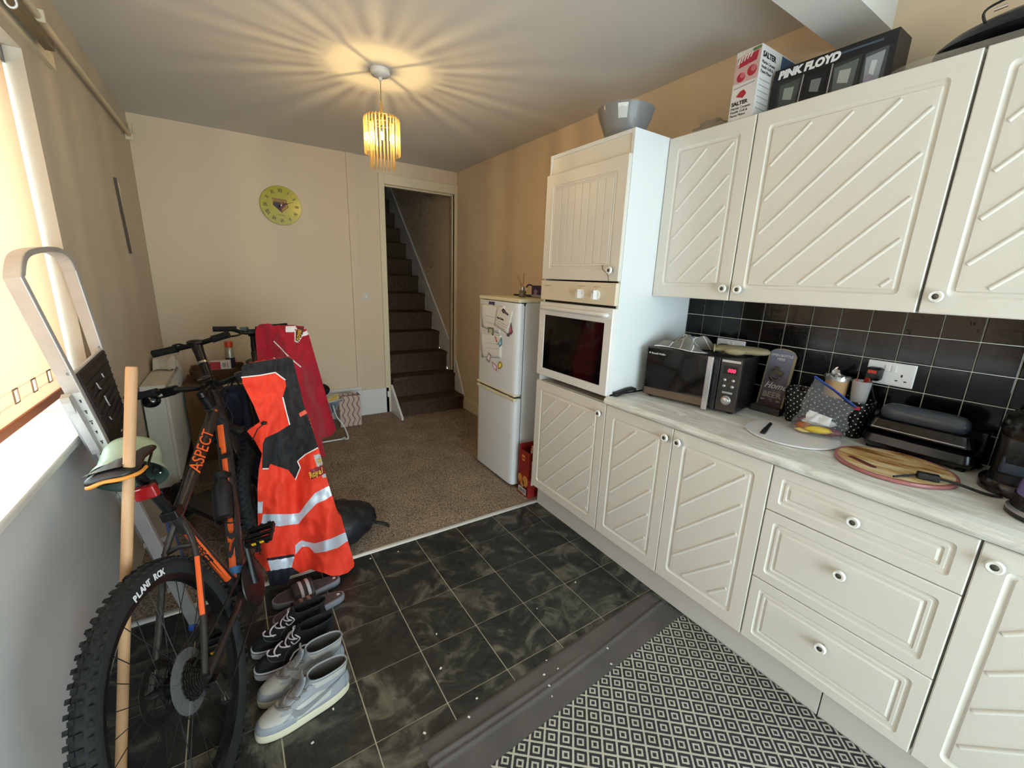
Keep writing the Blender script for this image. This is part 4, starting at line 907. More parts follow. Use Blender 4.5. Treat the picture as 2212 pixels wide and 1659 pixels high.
# grill press
gp = thing('grill_press', (0.46, 0.50, ZW), 'black contact grill press with a rounded grey handle', 'grill')
gy0, gy1, gx0, gx1 = 0.345, 0.648, 0.390, 0.550
gblk = mat('gloss_black_grill', srgb(14, 14, 15), 0.25); ggrey = mat('slate_blue_handle', srgb(62, 68, 78), 0.28)
b = MB()
for ring in ((0.012, 0.0), (0.030, -0.006), (0.060, 0.0)): pass
b.loft([[(x, y, ZW+0.010) for x, y in rrect(gx0+0.01, gx1, gy0+0.012, gy1-0.012, 0.03)], [(x, y, ZW+0.03) for x, y in rrect(gx0-0.004, gx1, gy0, gy1, 0.035)], [(x, y, ZW+0.058) for x, y in rrect(gx0, gx1, gy0+0.004, gy1-0.004, 0.035)], [(x, y, ZW+0.066) for x, y in rrect(gx0+0.012, gx1-0.008, gy0+0.016, gy1-0.016, 0.03)]])
b.build('base', gblk, gp, smooth=35, fix=True)
b = MB()
b.loft([[(x, y, ZW+0.072) for x, y in rrect(gx0+0.012, gx1-0.008, gy0+0.016, gy1-0.016, 0.03)], [(x, y, ZW+0.080) for x, y in rrect(gx0, gx1, gy0+0.006, gy1-0.006, 0.035)], [(x, y, ZW+0.115) for x, y in rrect(gx0+0.012, gx1-0.004, gy0+0.016, gy1-0.016, 0.035)], [(x, y, ZW+0.130) for x, y in rrect(gx0+0.05, gx1-0.03, gy0+0.05, gy1-0.05, 0.03)]])
b.build('lid', gblk, gp, smooth=35, fix=True)
b = MB(); b.box(gx0-0.006, gx0+0.012, gy0+0.03, gy1-0.03, ZW+0.086, ZW+0.089); b.build('lid_trim', steel, gp)
b = MB(); b.loft([[(gx0+0.045+hx, y, ZW+0.142+hz) for hx, hz in [(0.030*s*math.cos(t), 0.034*s*math.sin(t)) for t in [2*math.pi*k/18 for k in range(18)]]] for y, s in ((gy0+0.035, 0.2), (gy0+0.04, 0.6), (gy0+0.055, 0.9), (gy0+0.08, 1.0), (gy1-0.08, 1.0), (gy1-0.055, 0.9), (gy1-0.04, 0.6), (gy1-0.035, 0.2))]); b.build('handle', ggrey, gp, smooth=60, fix=True)
for yy in (gy0-0.002, gy1-0.020):
    b = MB(); b.box(gx1-0.06, gx1-0.01, yy, yy+0.022, ZW+0.012, ZW+0.125); b.build('hinge_arm', gblk, gp, bevel=0.005)
for x, y in ((gx0+0.03, gy0+0.03), (gx0+0.03, gy1-0.03), (gx1-0.03, gy0+0.03), (gx1-0.03, gy1-0.03)):
    b = MB(); b.cyl((x, y, ZW), (x, y, ZW+0.012), 0.012, n=10); b.build('foot', blk_m, gp)
# coffee machine
cm = thing('coffee_machine', (0.40, 0.24, ZW), 'black coffee machine with a dark blue water tank by the kettle', 'coffee machine')
bluet = mat('dark_blue_tank', srgb(48, 60, 78), 0.2, spec=0.6); smoke = mat('smoky_black_plastic', srgb(34, 31, 30), 0.22)
b = MB(); b.lathe([(0.070, 0.0), (0.078, 0.004), (0.080, 0.030), (0.076, 0.038), (0.06, 0.040), (0.001, 0.040)], (0.345, 0.245, ZW+0.0005), Z_, 36, True, True); b.build('drip_base', smoke, cm, smooth=40, fix=True)
b = MB(); b.loft([[(x, y, z) for x, y in rrect(0.375-g, 0.545, 0.165-g*0.5, 0.312+g*0.3, 0.03)] for z, g in ((ZW, 0.0), (ZW+0.10, 0.004), (ZW+0.19, 0.012), (ZW+0.215, 0.0))]); b.build('body', blk, cm, smooth=40, fix=True)
b = MB(); b.loft([[(x, y, z) for x, y in rrect(0.372, 0.392, 0.185, 0.295, 0.008)] for z in (ZW+0.045, ZW+0.150)]); b.build('tank', bluet, cm, smooth=40, fix=True)
b = MB(); b.loft([[(0.40+r*math.cos(t)*1.5, 0.238+r*math.sin(t), z) for t in [2*math.pi*k/24 for k in range(24)]] for z, r in ((ZW+0.165, 0.074), (ZW+0.185, 0.080), (ZW+0.215, 0.078), (ZW+0.232, 0.060), (ZW+0.238, 0.03))]); b.build('head', smoke, cm, smooth=50, fix=True)
# kettle
kt = thing('kettle', (0.185, 0.155, ZW), 'purple translucent kettle on a black base at the worktop corner', 'kettle')
kc = (0.185, 0.152, ZW)
b = MB(); b.m(0).lathe([(0.086, 0.0), (0.092, 0.004), (0.092, 0.014)], kc, Z_, 40, True, False); b.m(1).lathe([(0.092, 0.014), (0.091, 0.020), (0.086, 0.024)], kc, Z_, 40); b.m(0).lathe([(0.086, 0.024), (0.083, 0.030), (0.083, 0.058)], kc, Z_, 40, False, True)
b.build('power_base', [blk, steel], kt, smooth=40)
pur = mat('purple_kettle_plastic', srgb(112, 98, 170), 0.2, trans=0.25, var=(14, 0.25, srgb(134, 124, 176)))
b = MB(); b.lathe([(0.080, 0.0585), (0.079, 0.080), (0.066, 0.150), (0.058, 0.195), (0.056, 0.205), (0.03, 0.210), (0.001, 0.211)], kc, Z_, 40, True, True); b.build('jug', pur, kt, smooth=50)
b = MB(); b.lathe([(0.0575, 0.203), (0.058, 0.212), (0.045, 0.224), (0.015, 0.230), (0.001, 0.231)], kc, Z_, 32, True, True); b.build('lid', blk, kt, smooth=50)
b = MB(); b.tube(bez([(0.185, 0.10, ZW+0.215), (0.185, 0.055, ZW+0.222), (0.185, 0.028, ZW+0.18), (0.185, 0.030, ZW+0.11), (0.185, 0.075, ZW+0.07)], 6), 0.012, 10); b.build('handle', blk, kt, smooth=60)

# ================================================================== on top of the units
# bowl
bw = thing('mixing_bowl', (0.20, 1.76, 2.134), 'grey flared bowl wrapped in clear film on the oven housing', 'bowl')
bc_ = (0.190, 1.800, 2.1345)
BK = 0.82
b = MB(); b.lathe([(q_*BK, w_*BK) for q_, w_ in [(0.075, 0.0), (0.088, 0.004), (0.120, 0.07), (0.150, 0.14), (0.165, 0.190), (0.168, 0.194), (0.164, 0.193), (0.146, 0.14), (0.10, 0.03), (0.07, 0.010)]], bc_, Z_, 48, True, True); b.build('shell', mat('mid_grey_bowl', srgb(120, 118, 116), 0.4), bw, smooth=50)
b = MB(); n_ = 64
b.loft([[Vector(bc_)+BK*Vector((r*math.cos(t), r*math.sin(t), h)) for t, r in [(2*math.pi*k/n_, (R+0.003+0.004*abs(NZ.noise(Vector((5*math.cos(2*math.pi*k/n_), 5*math.sin(2*math.pi*k/n_), 9*h)))))) for k in range(n_)]] for R, h in ((0.090, 0.002), (0.105, 0.03), (0.121, 0.07), (0.137, 0.11), (0.151, 0.14), (0.160, 0.17), (0.168, 0.196))], False, False); b.build('wrapping_film', film_mat('bowl_film', srgb(190, 190, 192), 0.22, 0.05), bw, smooth=20)
def bowl_at(ang, h): R = 0.088+0.0795*(h/0.19); return Vector(bc_)+BK*Vector((R*math.cos(ang)*1.035, R*math.sin(ang)*1.035, h))
b = MB(); b.grid(lambda u, v: bowl_at(math.radians(-152+20*u), 0.115+0.068*v)*1.0, 6, 3); b.build('paper_label', mat('white_paper', srgb(232, 230, 226), 0.8), bw, solid=0.001)
# boxed appliance
wcard = mat('white_card_box', srgb(222, 218, 214), 0.45)
sb = thing('grill_box', (0.39, 1.24, ZU1), 'white appliance box with red food pictures on the wall cabinet', 'box')
SX0, SX1, SY0, SY1, SZ0, SZ1 = 0.262, 0.530, 1.188, 1.288, ZU1+0.001, 2.378
MB().box(SX0, SX1, SY0, SY1, SZ0, SZ1).build('carton', wcard, sb)
def fp(name, P, m, dep=0.0006): return flat(name, P, m, sb, Vector((SX0, SY1, SZ0)), -Y_, Z_, dep)   # on the -x face: a along -y, b up
pr_red = mat('print_red', srgb(176, 40, 58), 0.5); pr_pink = mat('print_pink', srgb(206, 110, 120), 0.5); pr_green = mat('print_green', srgb(96, 130, 80), 0.5); pr_grey = mat('print_grey', srgb(166, 160, 158), 0.6); pr_black = mat('print_black', srgb(30, 28, 28), 0.6); pr_blue = mat('print_blue', srgb(60, 96, 130), 0.5)
fp('picture', [(0.0, 0.135), (0.098, 0.135), (0.098, 0.245), (0.0, 0.225)], mat('print_pale_rose', srgb(206, 170, 166), 0.5), 0.0003)
fp('picture', [(0.015, 0.190), (0.085, 0.200), (0.09, 0.232), (0.02, 0.222)], pr_red); fp('picture', [(0.06, 0.232), (0.097, 0.236), (0.097, 0.246), (0.065, 0.244)], pr_green)
for ca_, cb_, r_ in ((0.030, 0.155, 0.017), (0.072, 0.168, 0.019)): fp('picture', [(ca_+r_*math.cos(t), cb_+r_*math.sin(t)) for t in [2*math.pi*k/14 for k in range(14)]], pr_red, 0.0008); fp('picture', [(ca_+0.6*r_*math.cos(t)+0.006, cb_+0.6*r_*math.sin(t)+0.006) for t in [2*math.pi*k/12 for k in range(12)]], pr_pink, 0.0011)
for k in range(5): fp('picture_stripe', [(0.008+0.012*k, 0.205+0.003*k), (0.013+0.012*k, 0.205+0.003*k), (0.020+0.012*k, 0.224+0.003*k), (0.015+0.012*k, 0.224+0.003*k)], MATS['white_paper'], 0.001)
fp('picture', [(0.02, 0.088), (0.05, 0.078), (0.062, 0.092), (0.05, 0.108), (0.035, 0.104)], pr_red); fp('caption_line', [(0.006, 0.116), (0.09, 0.124), (0.09, 0.128), (0.006, 0.120)], pr_grey)
def ft(s, size, a, c_, m, **k): text('lettering', s, size, Vector((SX0-0.0002, SY1-a, SZ0+c_)), -Y_, Z_, m, sb, **k)
ft('SALTER', 0.019, 0.006, 0.056, pr_black, bold=0.0007, sx=1.05); ft('Marble Ceramic', 0.0125, 0.006, 0.041, pr_black); ft('Health Grill &', 0.0125, 0.006, 0.028, pr_black); ft('Panini Maker', 0.0125, 0.006, 0.015, pr_black)
def st_(s, size, a, c_, m, **k): text('lettering', s, size, Vector((SX0+a, SY0-0.0002, SZ0+c_)), X_, Z_, m, sb, **k)
st_('SALTER', 0.026, 0.012, 0.210, pr_black, bold=0.0009, sx=1.1); st_('Marble Ceramic', 0.015, 0.012, 0.188, pr_black); st_('Health Grill &', 0.015, 0.012, 0.172, pr_black); st_('Panini Maker', 0.015, 0.012, 0.156, pr_black)
for k in range(6): flat('caption_line', [(0.012, 0.132-0.02*k), (0.09, 0.132-0.02*k), (0.09, 0.135-0.02*k), (0.012, 0.135-0.02*k)], pr_grey, sb, Vector((SX0, SY0, SZ0)), X_, Z_, 0.0005)
flat('picture', [(0.150, 0.175), (0.262, 0.15), (0.262, 0.245), (0.150, 0.245)], pr_blue, sb, Vector((SX0, SY0, SZ0)), X_, Z_, 0.0005)
# glasses box
pf = thing('glasses_box', (0.42, 0.98, ZU1), 'long black box of four printed glasses with white band lettering', 'box')
PX0, PX1, PY0, PY1, PZ1 = 0.352, 0.46, 0.788, 1.172, 2.300
MB().box(PX0, PX1, PY0, PY1, ZU1+0.001, PZ1).build('carton', mat('black_card_box', srgb(26, 26, 30), 0.4), pf)
def pp(name, P, m, dep=0.0006): return flat(name, P, m, pf, Vector((PX0, PY1, ZU1+0.001)), -Y_, Z_, dep)
text('lettering', 'PINK FLOYD', 0.036, Vector((PX0-0.0002, PY1-0.016, ZU1+0.138)), -Y_, Z_, mat('white_print', srgb(240, 240, 240), 0.5), pf, bold=0.0022, shear=0.15, sx=1.02)
gs = [((0.028, 0.10), (74, 80, 76), (150, 160, 150)), ((0.122, 0.098), (28, 30, 36), (120, 124, 128)), ((0.212, 0.10), (96, 104, 104), (170, 176, 172)), ((0.305, 0.08), (150, 158, 168), (206, 210, 214))]
for i, ((a, wv_), c1, c2) in enumerate(gs):
    pp('window_picture', [(a-0.008, 0.004), (a+wv_-0.02, 0.004), (a+wv_-0.02, 0.128), (a-0.004, 0.124)], mat('pf_dark_%d' % i, srgb(*[c//2 for c in c1]), 0.4), 0.0003)
    pp('glass_picture', [(a+0.006, 0.004), (a+wv_-0.036, 0.004), (a+wv_-0.028, 0.118), (a, 0.112)], mat('pf_mid_%d' % i, srgb(*c1), 0.3))
    pp('glass_picture', [(a+0.016, 0.060), (a+wv_-0.05, 0.050), (a+wv_-0.046, 0.094), (a+0.018, 0.098)], mat('pf_lite_%d' % i, srgb(*c2), 0.3), 0.0009)
pp('fold_line', [(0.10, 0.004), (0.104, 0.004), (0.112, 0.126), (0.108, 0.126)], MATS['print_grey'], 0.001); pp('fold_line', [(0.198, 0.004), (0.202, 0.004), (0.206, 0.128), (0.202, 0.128)], MATS['print_grey'], 0.001)
pp('caption_line', [(0.215, 0.150), (0.345, 0.148), (0.345, 0.155), (0.215, 0.157)], mat('slate_print', srgb(70, 84, 100), 0.5), 0.0006)
# little leaning card
b = MB(); b.prism([(0, 0), (0.062, 0), (0.030, 0.052)], (0.318, 0.868, ZU1+0.001), -Y_, Vector((0.35, 0, 1)).normalized(), 0.003)
tag(b.build('photo_card', mat('lilac_photo_print', srgb(150, 138, 156), 0.4), fix=True), 'small pointed photo card leaning on the glasses box', 'card')
# black pan on clear tray
pn = thing('black_pan', (0.42, 0.45, ZU1+0.07), 'black pan with wire handle lying upside down on the near wall cabinet', 'pan')
pm = mat('black_enamel', srgb(20, 20, 21), 0.3)
pc_ = Vector((0.405, 0.478, ZU1+0.046))
b = MB(); b.loft([[pc_+Vector((r*0.62*math.cos(t), r*math.sin(t), h)) for t in [2*math.pi*k/40 for k in range(40)]] for r, h in ((0.205, 0.0), (0.222, 0.006), (0.218, 0.016), (0.19, 0.038), (0.15, 0.054), (0.08, 0.064), (0.02, 0.066))]); b.build('pan_body', pm, pn, smooth=50)
b = MB(); b.tube(bez([pc_+Vector((-0.09, 0.10, 0.04)), pc_+Vector((-0.098, 0.098, 0.072)), pc_+Vector((-0.095, 0.0, 0.088)), pc_+Vector((-0.09, -0.10, 0.075)), pc_+Vector((-0.085, -0.105, 0.04))], 6), 0.0035, 8); b.build('wire_handle', pm, pn, smooth=60)
b = MB(); b.cyl(pc_+Vector((-0.098, 0.085, 0.062)), pc_+Vector((-0.098, 0.060, 0.064)), 0.0045, n=8); b.build('handle_rivet', steel, pn)
tr_ = thing('clear_tray', (0.42, 0.5, ZU1), 'clear crinkled plastic tray under the black pan', 'tray')
b = MB(); n_ = 60
def trayring(s, z, j): return [Vector((0.425+0.135*s*max(-1, min(1, 1.25*math.cos(t)))+j*NZ.noise(Vector((6*math.cos(t), 6*math.sin(t), z*40))), 0.480+0.300*s*max(-1, min(1, 1.25*math.sin(t)))+j*NZ.noise(Vector((5*math.sin(t), 6*math.cos(t), z*60))), ZU1+z)) for t in [2*math.pi*k/n_ for k in range(n_)]]
b.loft([trayring(0.9, 0.002, 0.0), trayring(0.95, 0.010, 0.004), trayring(0.98, 0.022, 0.006), trayring(1.0, 0.032, 0.004)], True, False); b.build('tray_wall', film_mat('tray_film', srgb(214, 212, 204), 0.28, 0.05), tr_, smooth=25)
# crumpled clear bag on narrow cabinet
b = MB(); b.ell((0.36, 1.42, ZU1+0.030), 0.055, 0.09, 0.030, 28, 14)
for v in b.v:
    k = NZ.noise(v*38); v += (v-Vector((0.36, 1.42, ZU1+0.02)))*0.35*k; v.z = max(v.z, ZU1+0.001)
tag(b.build('plastic_bag', film_mat('grey_bag_film', srgb(150, 150, 152), 0.3, 0.15), smooth=30), 'crumpled clear plastic bag on the narrow wall cabinet', 'bag')

# ================================================================== fridge clutter
paper = MATS['white_paper']; pgrey = mat('pencil_grey', srgb(130, 126, 124), 0.8)
def note(lab, P, lines, x=-0.0012, curl=0.0):
    W = [atp(u, v, 0, x) for u, v in P]; b = MB(); n = 8
    def fn(u, v):
        p = (W[0]*(1-u)+W[1]*u)*(1-v)+(W[3]*(1-u)+W[2]*u)*v
        p.x -= curl*(1-u)**2*(0.6+0.4*math.sin(5*v)); return p
    b.grid(fn, n, n); c = sum(W, Vector())/4
    t = thing('paper_note', c, lab, 'note', 'notes on the fridge'); b.build('sheet', paper, t, smooth=60, solid=0.0005)
    for a0, a1, v0 in lines:
        b = MB(); b.tube([fn(a0, v0)-X_*0.0008, fn((a0+a1)/2, v0+0.01)-X_*0.0008, fn(a1, v0)-X_*0.0008], 0.0009, 4); b.build('pencil_line', pgrey, t)
    return t, fn
note('curled white note under the purple picture magnet', [(1042, 656), (1092, 662), (1080, 722), (1042, 706)], [(0.1, 0.9, 0.02), (0.2, 0.9, 0.45), (0.2, 0.8, 0.7), (0.1, 0.95, 0.97)], curl=0.018)
note('lower white note with pencil border under the photo magnet', [(1040, 716), (1084, 724), (1083, 774), (1041, 772)], [(0.05, 0.95, 0.03), (0.3, 0.8, 0.4), (0.3, 0.9, 0.6), (0.05, 0.95, 0.97)], curl=0.016)
t3, fn3 = note('tilted white card with printed heading held by the guitar magnet', [(1074, 661), (1109, 673), (1096, 722), (1067, 702)], [(0.1, 0.9, 0.68), (0.1, 0.9, 0.78), (0.1, 0.8, 0.88)], x=-0.004)
e1 = (fn3(1, 0)-fn3(0, 0)).normalized(); e2 = (fn3(0, 0)-fn3(0, 1)).normalized()
text('lettering', 'Bens Cotton', 0.020, fn3(0.14, 0.58)-X_*0.001, e1, e2, pr_black, t3, bold=0.0006, sx=0.82)
mags = [('dark purple magnet with two white figures at the top of the fridge', [(1056, 651), (1068, 652), (1068, 675), (1055, 673)], (60, 48, 84), 'rect'),
        ('small dark guitar-shaped magnet on the tilted card', [(1083, 670), (1087, 666), (1091, 670), (1093, 674), (1098, 679), (1097, 682), (1091, 677), (1087, 677)], (62, 40, 62), 'poly'),
        ('square photo magnet between the two notes', [(1054, 706), (1066, 708), (1066, 725), (1054, 722)], (110, 118, 96), 'rect'),
        ('blue tower-shaped magnet on the lower note', [(1083, 728), (1084, 740), (1084, 745), (1079, 750), (1077, 744), (1073, 745), (1078, 739)], (96, 150, 176), 'poly'),
        ('thin red and white magnet above the blue tower', [(1068, 726), (1071, 728), (1074, 738), (1072, 739)], (170, 60, 56), 'poly'),
        ('tilted grey photo magnet at the foot of the lower note', [(1055, 760), (1061, 767), (1057, 784), (1050, 777)], (160, 150, 154), 'rect'),
        ('pink patterned magnet beside the yellow one', [(1062, 780), (1074, 791), (1073, 804), (1064, 793)], (206, 150, 164), 'rect'),
        ('round yellow magnet at the bottom of the fridge notes', [(1078, 781), (1083, 782), (1085, 790), (1081, 797), (1076, 797), (1075, 790)], (188, 150, 60), 'poly'),
        ('small dark red magnet right of the tilted card', [(1104, 697), (1105, 706), (1107, 718), (1103, 723), (1099, 722), (1101, 712)], (130, 60, 74), 'poly'),
        ('tiny black clip magnet under the tilted card', [(1095, 721), (1099, 720), (1100, 727), (1094, 726)], (40, 36, 44), 'rect')]
for lab, P, col, k in mags:
    x = -0.004 if 'tilted card' not in lab and 'guitar' not in lab else -0.006
    W = [atp(u, v, 0, x) for u, v in P]; b = MB(); b.loft([[p+X_*0.003 for p in W], W, ])
    t = thing('fridge_magnet', sum(W, Vector())/len(W), lab, 'magnet', 'magnets on the fridge')
    b.build('backing', mat('magnet_%d_%d_%d' % col, srgb(*col), 0.4), t, fix=True)
    c = sum(W, Vector())/len(W); c2 = srgb(*[min(255, int(q*1.35+40)) for q in col])
    b = MB(); b.loft([[c+(p-c)*0.55-X_*0.0003 for p in W], [c+(p-c)*0.5-X_*0.0008 for p in W]]); b.build('picture', mat('magpic_%d_%d_%d' % col, c2, 0.4), t, fix=True)
ZF = 1.3425
df = thing('reed_diffuser', (0.2, 2.655, ZF), 'small glass reed diffuser with wooden sticks on the fridge', 'diffuser')
b = MB(); b.lathe([(0.024, 0.0), (0.026, 0.004), (0.026, 0.040), (0.020, 0.048), (0.012, 0.050)], (0.2, 2.655, ZF), Z_, 20, True, True); b.build('bottle', mat('tinted_bottle_glass', srgb(150, 140, 130), 0.08, trans=0.6), df, smooth=40)
b = MB(); b.lathe([(0.0135, 0.050), (0.0135, 0.072), (0.010, 0.074)], (0.2, 2.655, ZF), Z_, 18, True, True); b.build('collar', steel, df, smooth=40)
for dx, dy in ((-0.030, 0.052), (-0.020, 0.045), (-0.012, 0.036), (0.004, 0.004), (0.010, 0.0)):
    b = MB(); b.cyl((0.2, 2.655, ZF+0.05), (0.2+dx, 2.655+dy, ZF+0.165), 0.0016, n=6); b.build('reed', mat('reed_wood', srgb(176, 130, 88), 0.8), df)
b = MB(); b.loft([[(x, y, ZF+0.0005) for x, y in rrect(0.12, 0.245, 2.56, 2.90, 0.015)], [(x, y, ZF+0.010) for x, y in rrect(0.12, 0.245, 2.56, 2.62, 0.015)]] if False else [[(x, y, z) for x, y in rrect(0.30, 0.40, 2.70, 2.93, 0.015)] for z in (ZF+0.0005, ZF+0.011)])
tag(b.build('tablet', blk_m, bevel=0.002), 'flat black tablet lying behind the diffuser on the fridge', 'tablet')
pbx = thing('purple_box', (0.36, 2.56, ZF), 'dark purple gift box with temple picture on the fridge', 'box')
MB().box(0.285, 0.42, 2.425, 2.665, ZF+0.0005, ZF+0.085).build('carton', mat('dark_purple_card', srgb(62, 40, 84), 0.45), pbx)
fpo = Vector((0.285, 2.665, ZF))
flat('printed_band', [(0.0, 0.004), (0.24, 0.004), (0.24, 0.020), (0.0, 0.020)], pr_grey, pbx, fpo, -Y_, Z_, 0.0006)
for a in (0.03, 0.12, 0.2): flat('temple_picture', [(a, 0.020), (a+0.04, 0.020), (a+0.036, 0.038), (a+0.046, 0.042), (a+0.02, 0.060), (a-0.006, 0.042), (a+0.004, 0.038)], mat('lilac_print', srgb(150, 132, 160), 0.5), pbx, fpo, -Y_, Z_, 0.0006)
b = MB(); b.tube(bez([(0.285, 2.665, ZF+0.084), (0.275, 2.69, ZF+0.088), (0.27, 2.71, ZF+0.070)], 5), 0.006, 6); b.build('ribbon', MATS['dark_purple_card'], pbx, smooth=60)
# red food carton beside fridge
rc = thing('food_carton', (0.12, 2.29, 0.006), 'open red food carton standing between fridge and oven housing', 'carton')
redc = mat('red_carton', srgb(150, 34, 28), 0.45); RX0, RX1, RY0, RY1, RZ1 = 0.022, 0.30, 2.226, 2.352, 0.335
b = MB(); t = 0.003
b.box(RX0, RX1, RY0, RY1, 0.0065, 0.010); b.box(RX0, RX0+t, RY0, RY1, 0.010, RZ1); b.box(RX1-t, RX1, RY0, RY1, 0.010, RZ1+0.03); b.box(RX0+t, RX1-t, RY0, RY0+t, 0.010, RZ1); b.box(RX0+t, RX1-t, RY1-t, RY1, 0.010, RZ1+0.03)
b.build('carton_wall', redc, rc)
cfo = Vector((RX0, RY1, 0.0065))
def cf(nm, P, m, d_=0.0006): return flat(nm, P, m, rc, cfo, -Y_, Z_, d_)
amber = mat('amber_food_print', srgb(206, 140, 60), 0.5); dkred = mat('dark_red_print', srgb(96, 22, 24), 0.5)
for ca_, cb_, r_ in ((0.022, 0.118, 0.024), (0.085, 0.112, 0.032), (0.052, 0.085, 0.022)): cf('food_picture', [(ca_+r_*math.cos(q), cb_+1.25*r_*math.sin(q)) for q in [2*math.pi*k/16 for k in range(16)]], amber)
cf('lower_panel', [(0.002, 0.012), (0.122, 0.012), (0.122, 0.075), (0.002, 0.075)], dkred, 0.0003)
cf('barcode_panel', [(0.010, 0.016), (0.100, 0.010), (0.100, 0.050), (0.010, 0.056)], paper, 0.0008)
for k in range(14): cf('barcode_bar', [(0.016+0.0058*k, 0.018), (0.0185+0.0058*k+0.001*(k % 3), 0.018), (0.0185+0.0058*k+0.001*(k % 3), 0.046), (0.016+0.0058*k, 0.046)], pr_black, 0.0011)
cf('round_badge', [(0.055+0.022*math.cos(q), 0.275+0.022*math.sin(q)) for q in [2*math.pi*k/18 for k in range(18)]], amber); cf('badge_band', [(0.034, 0.268), (0.076, 0.268), (0.076, 0.282), (0.034, 0.282)], redc, 0.001)
flat('white_panel', [(0.02, 0.09), (0.26, 0.09), (0.26, 0.27), (0.02, 0.27)], paper, rc, Vector((RX0, RY0, 0.0065)), X_, Z_, 0.0006)
for k, (y, rz) in enumerate(((2.25, 0.335), (2.285, 0.34), (2.32, 0.336))):
    b = MB(); b.obox((0.10+0.03*k, y, 0.325), (0.05, 0, 0), (0, 0.010, 0.002), (0, 0.001, 0.012)); b.build('packet', mat('pink_packet', srgb(214, 160, 140), 0.5), rc, bevel=0.002)
# ================================================================== rug
def rug_mat():
    m = bpy.data.materials.new('diamond_weave'); m.use_nodes = True; nt = m.node_tree; b = nt.nodes['Principled BSDF']; b.inputs['Roughness'].default_value = 1.0; b.inputs['Specular IOR Level'].default_value = 0.1
    N = nt.nodes.new; L = nt.links.new
    uv = N('ShaderNodeUVMap'); ns = N('ShaderNodeTexNoise'); ns.inputs['Scale'].default_value = 400; L(uv.outputs[0], ns.inputs['Vector'])
    sb_ = N('ShaderNodeVectorMath'); sb_.operation = 'SUBTRACT'; L(ns.outputs[1], sb_.inputs[0]); sb_.inputs[1].default_value = (0.5, 0.5, 0.5)
    sc_ = N('ShaderNodeVectorMath'); sc_.operation = 'SCALE'; sc_.inputs[3].default_value = 0.0035; L(sb_.outputs[0], sc_.inputs[0])
    ad = N('ShaderNodeVectorMath'); ad.operation = 'ADD'; L(uv.outputs[0], ad.inputs[0]); L(sc_.outputs[0], ad.inputs[1])
    dv = N('ShaderNodeVectorMath'); dv.operation = 'SCALE'; dv.inputs[3].default_value = 1/0.0665; L(ad.outputs[0], dv.inputs[0])
    fr = N('ShaderNodeVectorMath'); fr.operation = 'FRACTION'; L(dv.outputs[0], fr.inputs[0])
    s2 = N('ShaderNodeVectorMath'); s2.operation = 'SUBTRACT'; s2.inputs[1].default_value = (0.5, 0.5, 0.5); L(fr.outputs[0], s2.inputs[0])
    ab = N('ShaderNodeVectorMath'); ab.operation = 'ABSOLUTE'; L(s2.outputs[0], ab.inputs[0])
    sp = N('ShaderNodeSeparateXYZ'); L(ab.outputs[0], sp.inputs[0])
    sm = N('ShaderNodeMath'); sm.operation = 'ADD'; L(sp.outputs[0], sm.inputs[0]); L(sp.outputs[1], sm.inputs[1])
    s3 = N('ShaderNodeMath'); s3.operation = 'SUBTRACT'; s3.inputs[1].default_value = 0.5; L(sm.outputs[0], s3.inputs[0])
    a3 = N('ShaderNodeMath'); a3.operation = 'ABSOLUTE'; L(s3.outputs[0], a3.inputs[0])
    m3 = N('ShaderNodeMath'); m3.operation = 'MULTIPLY'; m3.inputs[1].default_value = 2.0; L(a3.outputs[0], m3.inputs[0])
    r = N('ShaderNodeValToRGB'); r.color_ramp.interpolation = 'CONSTANT'; e = r.color_ramp.elements
    lt, dk = srgb(206, 200, 186), srgb(66, 64, 66); e[0].position = 0; e[0].color = lt; e[1].position = 0.14; e[1].color = dk
    for p, c in ((0.51, lt), (0.75, dk)): k = e.new(p); k.color = c
    L(m3.outputs[0], r.inputs[0])
    n2 = N('ShaderNodeTexNoise'); n2.inputs['Scale'].default_value = 6; n2.inputs['Detail'].default_value = 6; L(uv.outputs[0], n2.inputs['Vector'])
    mx = N('ShaderNodeMix'); mx.data_type = 'RGBA'; mx.blend_type = 'MULTIPLY'; mx.inputs[0].default_value = 0.35; L(r.outputs[0], mx.inputs[6]); L(n2.outputs[0], mx.inputs[7])
    L(mx.outputs[2], b.inputs['Base Color'])
    bp_ = N('ShaderNodeBump'); bp_.inputs['Strength'].default_value = 0.4; bp_.inputs['Distance'].default_value = 0.003; L(ns.outputs[0], bp_.inputs['Height']); L(bp_.outputs[0], b.inputs['Normal'])
    return m
ra = 0.0727; ru = Vector((math.cos(ra), math.sin(ra), 0)); rw = Vector((math.sin(ra), -math.cos(ra), 0)); ro = Vector((-1.182, 1.115, 0.0008))
rg = thing('rug', ro, 'grey rug with cream diamond weave in front of the base cabinets', 'rug')
def rz(u, w): return 0.005+0.006*math.exp(-((w-0.055-0.02*math.sin(2.3*u+0.4))/0.010)**2)*(0.5+0.5*math.sin(4*u+1))+0.004*math.exp(-((w-0.088-0.012*math.sin(3*u))/0.008)**2)+0.0012*NZ.noise(Vector((u*9, w*9, 0)))
def rpt(u, w): 
    e = min(1.0, min(u, 1.222-u, w, 1.72-w)/0.012) if min(u, 1.222-u, w, 1.72-w) < 0.012 else 1.0
    return ro+ru*u+rw*w+Z_*(rz(u, w)*max(0.02, e))
